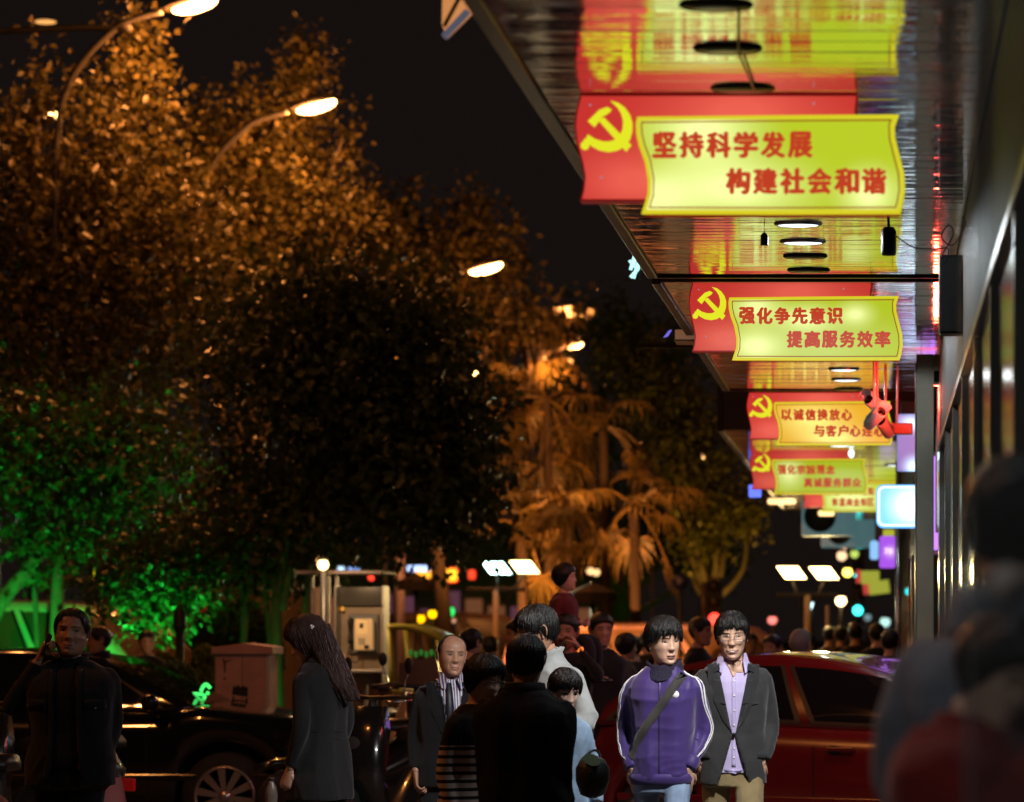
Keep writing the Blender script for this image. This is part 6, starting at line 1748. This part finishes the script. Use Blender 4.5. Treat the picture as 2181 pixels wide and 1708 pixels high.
def ribbon(tp, path, width, side, m, name, h=.004, mode='near', n=6, taper=None):
    """flat strip laid on a garment along a path given in the figure's own coordinates"""
    bvh = tp['bvh']; S = tp['S']; pts = smooth_path(path, n); L = []; Rr = []; T = []
    for i, p in enumerate(pts):
        d = (pts[min(i+1, len(pts)-1)]-pts[max(i-1, 0)]).normalized()
        sv = Vector(side) if side is not None else None
        if sv is None:
            loc, nn, _, _ = bvh.find_nearest(p); sv = d.cross(nn)
        sv = (sv-d*sv.dot(d)).normalized()
        w = width*(taper[0]+(taper[1]-taper[0])*i/(len(pts)-1) if taper else 1)
        row = []
        for k in (-1, 0, 1):
            q = p+sv*w/2*k
            if mode == 'front': loc, nn, _, _ = bvh.ray_cast(Vector((q.x, -1, q.z)), Vector((0, 1, 0)))
            elif mode == 'back': loc, nn, _, _ = bvh.ray_cast(Vector((q.x, 1, q.z)), Vector((0, -1, 0)))
            else: loc, nn, _, _ = bvh.find_nearest(q)
            if loc is None: loc, nn, _, _ = bvh.find_nearest(q)
            row.append((loc, nn))
        T.append([l+nn_*h for l, nn_ in row]+[l-nn_*.002 for l, nn_ in reversed(row)])
    mb = MB().loft(T, True, True); mb.v = [tuple(S @ Vector(q)) for q in mb.v]
    return mb.build(name, m, tp['t'])
# ------------------------------------------------------------------ the two young men
Yp = 14.4
def HX(x, Y): return PX(x, Y)
m_purple = mat('purple_satin', (0.048, 0.025, 0.155), 0.56, var=0.12, vscale=8, bump=0.06, bscale=300, sheen=0.3, spec=0.3)
m_navyknit = mat('navy_rib', (0.012, 0.009, 0.03), 0.8, bump=0.6, bscale=300, stretch=(1, 1, .1))
m_wstripe = mat('white_tape', (0.8, 0.8, 0.8), 0.5)
def jeans_mat():
    m = mat('washed_denim', (0.20, 0.28, 0.42), 0.8, var=0.55, vscale=7, bump=0.08, bscale=500, stretch=(1, 1, .6)); return m
pz0 = 0.12
t, tp = person('young man in a purple track jacket with white stripes and a shoulder strap', HX(1411, Yp), Yp, H=1.53, yaw=R(-3), z=pz0,
    head=(R(33), R(-4), R(-3)), arms=('pocket', 'pocket'), build=1.10, top=('jacket', (.1, .05, .3)), topmat=m_purple, trmat=jeans_mat(), hair='fringe', hi=1,
    hem=.86, seed=3, mouth='open', collar='none', wr=1.6, lean=.03, voxel=.008, legs='walk', loose=1.06, headscale=1.06, side=.02, thick=.018)
def coll(tp, m, name, h=.05, y=0, fl=0, rw=.083):
    S = tp['S']; rr = []
    for (dz, gx, gz) in ((-.045, .022, 0), (0, .008, 0), (h*.6, .0, 0), (h, .002+fl, 0), (h+.004, -.006+fl, 0), (h*.5, -.01, 0), (-.02, -.008, 0)):
        ring = []
        for k in range(36):
            a = 2*math.pi*k/36; fr = max(0, -math.sin(a))
            ring.append(((rw+gx)*math.cos(a), (rw*.88+gx)*math.sin(a)+y-.012*fr, 1.472+dz-.030*fr+.004*math.sin(k*2.1)))
        rr.append(ring)
    mb = MB().loft(rr, False, True); v = tp['bend'](mb.v); mb.v = [tuple(S @ Vector(q)) for q in v]
    return mb.build(name, m, tp['t'])
coll(tp, m_navyknit, 'collar', .036, rw=.096)
for sd in (-1, 1):
    a = tp['AR'][sd]
    for off in (-.013, .013):
        path = [(sd*.085, off*.6+.0, 1.47), (sd*.13, off-.005, 1.445), (sd*.18, off-.02, 1.42), (a[0].x+sd*.060, off-.03, 1.33), (a[0].x+sd*.075, off-.015, 1.25), (a[1].x+sd*.06, a[1].y+off-.035, 1.16), (a[1].x+sd*.055, a[1].y+off-.045, 1.10), (lerp(a[1].x, a[2].x, .5)+sd*.06, lerp(a[1].y, a[2].y, .5)+off-.035, lerp(a[1].z, a[2].z, .5)), (a[2].x+sd*.045, a[2].y+off-.02, a[2].z+.055)]
        ribbon(tp, path, .0125, (0, 1, 0), m_wstripe, 'sleeve_stripe', .003)
    d = (a[2]-a[1]).normalized(); S = tp['S']
    c0 = a[2]-d*.055; c1 = a[2]-d*.0
    q = MB().tube([c0-d*.01, c0, lerp(c0, c1, .5), c1, c1+d*.004], [.044, .048, .046, .043, .036], 18)
    q.v = [tuple(S @ Vector(p)) for p in tp['bend'](q.v)]; q.build('cuff', m_purple, tp['t'])
ribbon(tp, [(.0, -.2, 1.44), (.002, -.2, 1.3), (.0, -.2, 1.15), (.0, -.2, 1.0), (.0, -.2, .90)], .007, (1, 0, 0), mat('zip_metal', (.10, .08, .16), .35, metal=.7), 'zip', .003, 'front')
ribbon(tp, [(.155, -.2, 1.475), (.10, -.2, 1.40), (.02, -.2, 1.28), (-.06, -.2, 1.17), (-.13, -.2, 1.06), (-.165, -.15, .98)], .046, None, fabric('strap_grey', (.05, .048, .045)), 'shoulder_strap', .006, 'front')
def disc(tp, x, z, r, m, name, h=.003, rows=1):
    S = tp['S']; loc, nn, _, _ = tp['bvh'].ray_cast(Vector((x, -1, z)), Vector((0, 1, 0)))
    M = Matrix.Translation(loc+nn*.001) @ nn.to_track_quat('Z', 'Y').to_matrix().to_4x4()
    q = MB().lathe([(.0001, h), (r, h), (r*1.02, 0), (.0001, 0)], seg=20, M=M); q.v = [tuple(S @ Vector(p)) for p in q.v]
    return q.build(name, m, tp['t'])
badge = disc(tp, .088, 1.325, .019, m_wstripe, 'round_badge')
for dx in (-.004, .004):
    S = tp['S']; loc, nn, _, _ = tp['bvh'].ray_cast(Vector((.085+dx, -1, 1.337)), Vector((0, 1, 0)))
    q = MB().tube([loc+Vector((-.003, -.006, .004)), loc+Vector((0, -.006, -.004)), loc+Vector((.003, -.006, .004))], .0009, 5); q.v = [tuple(S @ Vector(p)) for p in q.v]; q.build('badge_mark', mat('badge_grey', (.3, .28, .4), .5), tp['t'])
# jacket hem band
S = tp['S']; rr = [[(p[0], p[1], p[2]) for p in r_] for r_ in torso_rings([(.835, .158, .112, 0), (.84, .170, .122, 0), (.87, .180, .130, 0), (.895, .178, .128, 0), (.90, .165, .118, 0)], grow=.006)]
q = MB().loft(rr); q.v = [tuple(S @ Vector(p)) for p in tp['bend'](q.v)]; q.build('hem_band', m_purple, tp['t'])
purple_t = t

Yq = 14.75
m_blz = fabric('charcoal_wool', (.034, .035, .038), bscale=400)
m_lav = fabric('lavender_cotton', (.50, .44, .72), var=.05)
def gapb(z): return interp(z, [.80, .90, 1.07, 1.12, 1.45, 1.5], [.085, .055, .006, .018, .085, .09])
t, tq = person('smiling young man in glasses, dark blazer, lavender shirt and khaki trousers', HX(1560, Yq), Yq, H=1.56, yaw=R(6), z=pz0,
    head=(R(-3), R(-7), R(-2)), arms=('pocket', 'pocket'), build=1.10, top=('blazer', (.03, .03, .03), (.5, .44, .72), gapb, m_lav), topmat=m_blz, trousers=(.26, .20, .10),
    hair='short', hi=1, hem=.80, seed=8, smile=.9, wr=1.0, glasses=True, voxel=.008, legs='walk', hairline=.056, headscale=1.06, lean=.02, jaw=.96)
def lapel(tp, sd, m):
    S = tp['S']; b = tp['bvh']
    pts_in = [(.088, 1.455), (.072, 1.36), (.045, 1.24), (.022, 1.14), (.010, 1.085)]
    wd = [.052, .066, .060, .036, .006]
    rows = []
    for (x, z), w in zip(pts_in, wd):
        row = []
        for f_ in (0, .5, 1):
            xx = sd*(x+w*f_); loc, nn, _, _ = b.ray_cast(Vector((xx, -1, z+.01*f_)), Vector((0, 1, 0)))
            if loc is None: loc = Vector((xx, -.10, z)); nn = Vector((0, -1, 0))
            row.append(loc+Vector((0, -.007-.004*(1-f_), 0)))
        rows.append(row+[p+Vector((0, .006, 0)) for p in reversed(row)])
    # notch
    q = MB().loft(rows, True, False); q.v = [tuple(S @ Vector(p)) for p in q.v]; q.build('lapel', m, tp['t'])
m_lap = fabric('charcoal_lapel', (.026, .027, .030), bscale=400)
for sd in (-1, 1):
    lapel(tq, sd, m_lap)
    q = MB().prism([(sd*.078, 1.462), (sd*.108, 1.436), (sd*.112, 1.408), (sd*.074, 1.425)], -.112, -.104); 
    q.v = [tuple(tq['S'] @ Vector(p)) for p in tq['bend'](q.v)]; q.build('collar_lapel', m_lap, tq['t'])
    # shirt collar points
    S = tq['S']
    rows = [[(sd*.060, -.035, 1.515), (sd*.075, .01, 1.515), (sd*.074, .01, 1.508)], [(sd*.052, -.095, 1.470), (sd*.090, -.035, 1.462), (sd*.088, -.033, 1.455)], [(sd*.062, -.118, 1.405), (sd*.085, -.098, 1.425), (sd*.083, -.094, 1.421)]]
    q = MB().loft(rows, True, False); q.v = [tuple(S @ Vector(p)) for p in tq['bend'](q.v)]; q.build('shirt_collar', m_lav, tq['t'])
    ribbon(tq, [(sd*.13, -.2, .965), (sd*.165, -.2, .960), (sd*.185, -.15, .957)], .036, (0, 0, 1), m_lap, 'pocket_flap', .006, 'front', 3)
ribbon(tq, [(.085, -.2, 1.235), (.13, -.2, 1.245)], .010, (0, 0, 1), m_lap, 'breast_pocket', .004, 'front', 3)
bs_ = BVHTree.FromPolygons([Vector(p) for p in tq['shirt_v']], tq['shirt_f']); tqs = dict(tq); tqs['bvh'] = bs_
# open neck: skin wedge, placket and buttons
S = tq['S']
ribbon(tqs, [(0, -.2, 1.475), (0, -.2, 1.44), (0, -.2, 1.385)], .085, (1, 0, 0), m_skin, 'bare_neck', .006, 'front', 4, taper=(1.25, .08))
ribbon(tqs, [(0, -.2, 1.38), (0, -.2, 1.2), (0, -.2, 1.05), (0, -.2, .90)], .022, (1, 0, 0), m_lav, 'button_placket', .0035, 'front')
for zz in (1.365, 1.285, 1.205, 1.125, 1.0, .95): disc(tqs, .002, zz, .0052, m_wstripe, 'button', .006)
disc(tqs, -.0, 1.078, .008, m_dark, 'blazer_button', .03)
ribbon(tqs, [(.0, -.2, .885), (.0, -.2, .855)], .10, (1, 0, 0), m_lav, 'shirt_tail', .005, 'front', 3, taper=(1, .4))

# ------------------------------------------------------------------ man on the phone
Ym = 14.5; xm = HX(150, Ym)
m_jkt = fabric('dark_jacket_cloth', (.012, .012, .0145), bscale=300)
def gapm(z): return interp(z, [.75, .9, 1.1, 1.3, 1.45, 1.5], [.085, .07, .06, .055, .05, .045])
armr = dict(pts=[(-.172, 0, 1.40), (-.31, -.06, 1.20), (-.150, -.085, 1.475)], hand=(.35, -.1, .85), palm=(.9, .15, -.2), curl=1.7, flip=1)
t, tm_ = person('heavy man in a dark open jacket talking on a phone beside the black car', xm, Ym, H=1.57, yaw=R(5), z=pz0, head=(R(2), R(6), R(4)),
    arms=(armr, 'pocket'), build=1.38, top=('open', (.02, .02, .02), (.006, .006, .007), gapm), topmat=m_jkt, trousers=(.012, .012, .014), hair='crop', hi=1, hem=.80, seed=14,
    skin=m_skin2, age=.8, jaw=1.12, wr=1.2, headscale=1.08, hairline=.078)
S = tm_['S']
for sd in (-1, 1):
    ribbon(tm_, [(sd*.075, -.2, 1.42), (sd*.07, -.2, 1.2), (sd*.08, -.2, 1.0), (sd*.10, -.2, .84)], .022, (1, 0, 0), m_jkt, 'front_edge', .006, 'front')
    ribbon(tm_, [(sd*.10, -.2, 1.24), (sd*.155, -.2, 1.24), (sd*.20, -.2, 1.24)], .046, (0, 0, 1), m_jkt, 'pocket_flap', .008, 'front', 3)
disc(tm_, .15, 1.218, .005, chrome, 'snap', .012)
coll(tm_, m_jkt, 'collar', .035, fl=.02, rw=.088)
# the phone in his hand
h = tm_['AR'][-1][2]; ph_loc = tm_['t'].matrix_basis @ (S @ (h+Vector((.045, -.02, .075))))
o = MB().bevbox(-.008, .008, -.024, .024, -.055, .055, .005).build('mobile_phone', m_dark); o.location = ph_loc; o.rotation_euler = (R(-12), R(16), 0)
tag(o, 'small dark mobile phone held to the ear of the man at far left', 'phone')

# ------------------------------------------------------------------ walking woman
Yw = 14.8
m_coat = fabric('black_coat', (.009, .009, .0105), bscale=250)
aw = dict(pts=[(-.16, 0, 1.38), (-.20, .02, 1.14), (-.19, -.10, .92)], curl=1.6)
wt = [(.70, .185, .15, 0), (.82, .185, .145, 0), (.95, .165, .125, 0), (1.08, .135, .105, 0), (1.20, .148, .112, 0), (1.32, .165, .112, 0), (1.40, .158, .095, .004), (1.445, .115, .075, .008), (1.475, .072, .058, .008)]
t, tw = person('woman with long dark hair in a belted black coat walking with her head bowed', HX(682, Yw), Yw, H=1.545, yaw=R(-118), z=pz0, head=(R(26), R(-24), R(0)),
    arms=(aw, 'down'), build=1.06, top=('coat', (.02, .02, .02)), topmat=m_coat, trousers=(.008, .008, .01), hair='long', hairm=m_hairb, hi=1, hem=.72, seed=22, torso=wt, legs='walk', wr=1.0, collar='stand', skin=m_skin, headscale=1.05)
for zz in (1.06, 1.10): 
    S = tw['S']; rr = torso_rings([(zz-.004, .150, .118, 0), (zz, .157, .125, 0), (zz+.004, .150, .118, 0)], grow=.003)
    q = MB().loft(rr); q.v = [tuple(S @ Vector(p)) for p in q.v]; q.build('belt_seam', m_coat, tw['t'])
q = MB(); K = tw['K']
for dx, dz in ((0, 0), (.010, .004), (-.009, .005), (.003, .013), (-.004, -.009)): q.ell((.082+dx*.3, .062+dx, .045+dz), (.005, .006, .006), 8, 6)
q.v = [tuple(K @ Vector(p)) for p in q.v]; q.build('hair_clip', mat('pearl', (.85, .8, .8), .25, emit=(.5, .45, .45), es=.2), tw['t'])
# bottle in her hand
hw = tw['AR'][-1][2]; bl_ = tw['t'].matrix_basis @ (tw['S'] @ (hw+Vector((.0, -.05, -.10))))
bt = thing('bottle', 'half full plastic drink bottle in the hand of the walking woman', 'bottle', (PX(578, 14.7), 14.7, PZ(1700, 14.7)))
MB().lathe([(.001, -.07), (.030, -.068), (.032, -.03), (.029, -.01), (.032, .01), (.028, .05), (.014, .075), (.013, .085), (.001, .085)], seg=18).build('bottle_body', mat('bottle_plastic', (.35, .28, .24), .12, trans=.6), bt)
MB().lathe([(.001, .085), (.015, .085), (.015, .10), (.001, .10)], seg=14).build('cap', m_dark, bt)

# ------------------------------------------------------------------ the group in the middle
Yb_ = 15.6
m_strshirt = bpy.data.materials.new('striped_shirt'); m_strshirt.use_nodes = True
nt = m_strshirt.node_tree; tc = nt.nodes.new('ShaderNodeTexCoord'); wv = nt.nodes.new('ShaderNodeTexWave'); wv.inputs['Scale'].default_value = 22; wv.inputs['Distortion'].default_value = .3
rp_ = nt.nodes.new('ShaderNodeValToRGB'); rp_.color_ramp.interpolation = 'CONSTANT'; rp_.color_ramp.elements[0].color = (.06, .07, .22, 1); rp_.color_ramp.elements[1].color = (.65, .6, .6, 1); rp_.color_ramp.elements[1].position = .62
nt.links.new(tc.outputs['Object'], wv.inputs[0]); nt.links.new(wv.outputs[0], rp_.inputs[0]); nt.links.new(rp_.outputs[0], nt.nodes['Principled BSDF'].inputs['Base Color'])
m_suit = fabric('black_suit', (.005, .005, .0065), bscale=400)
def gaps(z): return interp(z, [.80, 1.0, 1.08, 1.12, 1.45, 1.5], [.03, .01, .006, .012, .07, .08])
t, tb1 = person('balding older man in a black suit, striped shirt and tie left of the group', HX(950, Yb_), Yb_, H=1.44, yaw=R(18), z=pz0, head=(R(4), R(2), R(3)),
    build=1.15, top=('blazer', (.01, .01, .01), (.3, .3, .4), gaps, m_strshirt), topmat=m_suit, trousers=(.01, .01, .012), hair='balding', hi=1, hem=.80, seed=31, age=1.2, skin=m_skin2, side=.05, headscale=1.09)
for sd in (-1, 1): lapel(tb1, sd, m_suit)
bsb = BVHTree.FromPolygons([Vector(p) for p in tb1['shirt_v']], tb1['shirt_f']); tb2 = dict(tb1); tb2['bvh'] = bsb
ribbon(tb2, [(0, -.2, 1.445), (0, -.2, 1.43), (0, -.2, 1.3), (0, -.2, 1.15)], .05, (1, 0, 0), mat('tie_navy', (.008, .009, .02), .5), 'tie', .008, 'front', 4, taper=(.6, 1.2))
for sd in (-1, 1):
    q = MB().loft([[(sd*.058, -.045, 1.515), (sd*.072, .01, 1.515), (sd*.07, .01, 1.508)], [(sd*.030, -.10, 1.468), (sd*.085, -.04, 1.462), (sd*.083, -.038, 1.455)], [(sd*.050, -.125, 1.405), (sd*.072, -.105, 1.42), (sd*.07, -.10, 1.416)]], True, False)
    q.v = [tuple(tb1['S'] @ Vector(p)) for p in tb1['bend'](q.v)]; q.build('shirt_collar', m_strshirt, tb1['t'])

Ys = 14.3
m_knit = mat('grey_knit', (.31, .33, .33), .9, var=.08, vscale=20, bump=.25, bscale=420, sheen=.3)
ask = dict(pts=[(.172, 0, 1.40), (.235, -.02, 1.14), (.10, -.22, 1.12)], curl=1.0)
ask2 = dict(pts=[(-.172, 0, 1.40), (-.2, -.10, 1.14), (-.06, -.28, 1.18)], curl=1.0)
t, ts = person('tall man with glasses in a pale grey knitted cardigan, turned to the left', HX(1192, Ys), Ys, H=1.585, yaw=R(-38), z=pz0, head=(R(-32), R(-14), R(2)),
    arms=(ask2, ask), build=1.10, top=('knit', (.4, .4, .4)), topmat=m_knit, trousers=(.02, .02, .03), hair='short', hi=1, hem=.80, seed=41, glasses=True, lean=.10, wr=1.3, skin=m_skin2, headscale=1.08, side=-.08)
coll(ts, m_knit, 'shawl_collar', .05, fl=.014, rw=.088)

Yk = 12.6
t, tk = person('man seen from behind in a wide black coat at the centre of the group', HX(1118, Yk), Yk, H=1.44, yaw=R(172), z=pz0, head=(R(6), R(-4), 0),
    build=1.36, top=('coat', (.006, .006, .007)), topmat=fabric('black_overcoat', (.003, .003, .0035), sheen=0), trousers=(.006, .006, .008), hair='short', hi=1, hem=.72, seed=51, wr=1.2, loose=1.15, thick=.022, headscale=1.10, collar='fold')
Yg = 13.1
m_strk = bpy.data.materials.new('striped_knit'); m_strk.use_nodes = True
nt = m_strk.node_tree; tc = nt.nodes.new('ShaderNodeTexCoord'); sx = nt.nodes.new('ShaderNodeSeparateXYZ'); mt = nt.nodes.new('ShaderNodeMath'); mt.operation = 'MULTIPLY'; mt.inputs[1].default_value = 28; md = nt.nodes.new('ShaderNodeMath'); md.operation = 'FRACT'; gt = nt.nodes.new('ShaderNodeMath'); gt.operation = 'GREATER_THAN'; gt.inputs[1].default_value = .42
lt = nt.nodes.new('ShaderNodeMath'); lt.operation = 'LESS_THAN'; lt.inputs[1].default_value = .985; m2_ = nt.nodes.new('ShaderNodeMath'); m2_.operation = 'MULTIPLY'
mxc = nt.nodes.new('ShaderNodeMix'); mxc.data_type = 'RGBA'; mxc.inputs[6].default_value = (.008, .007, .01, 1); mxc.inputs[7].default_value = (.55, .42, .36, 1)
nt.links.new(tc.outputs['Object'], sx.inputs[0]); nt.links.new(sx.outputs[2], mt.inputs[0]); nt.links.new(mt.outputs[0], md.inputs[0]); nt.links.new(md.outputs[0], gt.inputs[0]); nt.links.new(sx.outputs[2], lt.inputs[0]); nt.links.new(gt.outputs[0], m2_.inputs[0]); nt.links.new(lt.outputs[0], m2_.inputs[1]); nt.links.new(m2_.outputs[0], mxc.inputs[0]); nt.links.new(mxc.outputs[2], nt.nodes['Principled BSDF'].inputs['Base Color']); nt.nodes['Principled BSDF'].inputs['Roughness'].default_value = .9
t, tg = person('woman with glasses and tied black hair in a dark top with cream striped lower part', HX(1003, Yg), Yg, H=1.355, yaw=R(55), z=pz0, head=(R(-8), R(-12), R(0)),
    arms=('down', 'fold'), build=1.12, top=('jacket', (.01, .01, .01)), topmat=m_strk, trousers=(.01, .01, .012), hair='bob', hi=1, hem=.76, seed=61, torso=wt, glasses=True, lean=.10, headscale=1.08, side=.0)
Yj = 13.4
m_denimj = mat('pale_denim', (.22, .32, .46), .8, var=.35, vscale=9, bump=.08, bscale=400)
t, tj = person('short haired woman in a pale blue denim jacket half hidden by the black coat', HX(1190, Yj), Yj, H=1.30, yaw=R(24), z=pz0, head=(R(10), R(-16), R(4)),
    arms=('down', dict(pts=[(.16, 0, 1.38), (.23, .0, 1.12), (.20, -.12, .92)], curl=1.5)), build=1.0, top=('jacket', (.2, .3, .45)), topmat=m_denimj, trousers=(.02, .02, .03), hair='short', hi=1, hem=.80, seed=71, torso=wt, skin=m_skinp, headscale=1.08, wr=1.3)
bg = thing('bag', 'dark bag with a pale green leaf print at the hip of the denim jacket woman', 'bag', P(1262, 1648, 13.0)); k = 13.0/F
mb = MB(); mb.loft([[(w_*math.cos(a)*k, d_*math.sin(a), z_*k) for a in [2*math.pi*i/20 for i in range(20)]] for z_, w_, d_ in ((-52, 8, .02), (-44, 26, .06), (-15, 36, .085), (12, 36, .08), (30, 26, .06), (38, 10, .02))]); mb.build('bag_body', mat('bag_dark', (.018, .02, .018), .5, bump=.3, bscale=40), bg)
MB().prism([(-22*k, 24*k), (-8*k, 36*k), (6*k, 33*k), (20*k, 20*k), (17*k, 10*k), (2*k, 8*k), (-10*k, 14*k)], -.088, -.08, M=Matrix.Translation((0, .0, 0)) @ Matrix.Rotation(R(-14), 4, 'X')).build('leaf_print', mat('mint_print', (.25, .5, .33), .6), bg)
MB().tube(smooth_path([(-16*k, 0.02, 30*k), (-12*k, 0.08, 42*k), (0, 0.10, 48*k), (10*k, 0.08, 42*k), (16*k, 0.02, 30*k)], 5), .006, 6).build('strap', m_dark, bg)

# ------------------------------------------------------------------ near man and child at the right edge
m_greyj = fabric('grey_blue_jacket', (.20, .215, .245), bscale=120)
t, tn_ = person('large blurred man in a grey blue jacket at the right edge, seen from behind', .310, 5.0, H=1.77, yaw=R(172), side=.16, z=pz0, head=(R(0), R(-6), 0),
    arms=('down', dict(pts=[(.172, 0, 1.40), (.24, -.05, 1.14), (.05, -.25, 1.12)], curl=1)), build=1.08, top=('jacket', (.1, .1, .12)), topmat=m_greyj, trousers=(.02, .02, .03), hair='short', hi=0, hem=.78, seed=81, wr=1.4, thick=.02, loose=1.15, collar='fold', voxel=.012)
t, tc_ = person('small child in a red coat carried in front of the large blurred man', .135, 4.6, H=.98, yaw=R(70), z=.615, head=(R(-25), R(-22), R(10)), legs='sit',
    arms=(dict(pts=[(-.15, 0, 1.36), (-.24, -.14, 1.20), (-.12, -.26, 1.42)]), dict(pts=[(.15, 0, 1.36), (.24, -.12, 1.22), (.08, -.25, 1.44)])), build=1.45, top=('coat', (.3, .02, .015)), topmat=fabric('red_coat', (.17, .012, .009)), trousers=(.02, .02, .03), hair='bob', hi=0, hem=.78, seed=91, headscale=1.22, thick=.05, loose=1.4, voxel=.014, collar='fold')

# ------------------------------------------------------------------ people further back
def back(label, x, ytop, Y, yaw, col, hair='short', **kw):
    H = PZ(ytop, Y)-.12
    return person(label, PX(x, Y), Y, H=H*.975, yaw=R(yaw), top=(kw.pop('kind', 'jacket'), col), hair=hair, hi=0, seed=int(x), voxel=kw.pop('voxel', .026), headscale=kw.pop('headscale', 1.05), group='people in the crowd behind', legs=kw.pop('legs', 'walk'), **kw)
K_ = (.010, .010, .012)
back('man in a padded dark jacket carrying a child on his shoulders', 1207, 1300, 19.5, -6, K_, arms=(dict(pts=[(-.17, 0, 1.4), (-.26, -.15, 1.3), (-.12, -.16, 1.50)]), dict(pts=[(.17, 0, 1.4), (.26, -.15, 1.3), (.12, -.16, 1.50)])), build=1.15, skin=m_skin2)
sH = .98
t, _ = person('small child in a dark red coat sitting on the shoulders of a man', PX(1200, 19.6), 19.62, H=sH, yaw=R(75), z=1.50-.90*sH/1.72+.03, legs='sit', head=(R(10), R(5), 0), arms=('fold', 'fold'), build=1.25,
    top=('coat', (.12, .015, .02)), trousers=(.02, .02, .03), hair='bob', hi=0, seed=95, headscale=1.3, voxel=.02, hem=.82)
back('man with short hair in a black open jacket, head turned, right of the shouldered child', 1278, 1298, 20.5, 25, K_, build=1.1, trousers=(.03, .05, .12), skin=m_skin2)
back('black haired man in profile behind the bald man', 1000, 1332, 22.5, 150, K_)
back('man in profile behind the glasses of the cardigan man', 1108, 1312, 21.5, -60, K_, skin=m_skin2)
back('short dark haired figure between the bald man and the tall man', 1043, 1350, 28, 170, K_)
back('woman in a striped grey top right behind the cardigan man', 1330, 1345, 25, 120, (.10, .10, .11), 'bob')
back('man facing left just behind the purple jacket man', 1487, 1308, 24, 70, K_, skin=m_skin2)
back('person with a reddish lit face behind the red car', 1648, 1346, 24, -30, K_, skin=m_skin2)
back('grey haired man with a bright blue collar behind the red car, seen from behind', 1703, 1334, 22, 165, (.02, .04, .30), hairm=m_hairg, collar='fold')
back('tall dark figure under the cyan traffic light', 1822, 1322, 33, 180, K_, build=1.15)
back('dark figure left of the one under the traffic light', 1790, 1330, 36, 160, K_)
back('black clothed figure beside the steel pole', 1868, 1322, 30, 185, K_, build=1.2)
back('brown coated figure behind the slim grey pole', 1765, 1332, 38, 150, (.07, .045, .03))
back('dark figure with a beige collar far right of the crowd', 1895, 1335, 26, 170, K_)
back('small dim figure above the roof of the red car', 1600, 1345, 34, 10, (.03, .015, .015))
back('small dim figure at the left of the lamp post in the crowd', 1725, 1345, 42, 190, K_)
back('dim figure in brown between the two young men', 1378, 1340, 30, 200, (.05, .035, .03))
back('dim figure right of the striped top woman', 1352, 1350, 27, -150, (.05, .04, .04))
back('red faced man in profile behind the shoulder of the phone man', 217, 1328, 23.5, -70, K_, skin=m_skin2, collar='stand')
back('dark seated looking figure in front of the white people carrier', 312, 1338, 27.5, 20, K_, build=1.35)
back('small dark figure behind the round bush left of the cabinet', 440, 1402, 27.6, 10, K_, hairm=m_hairg)
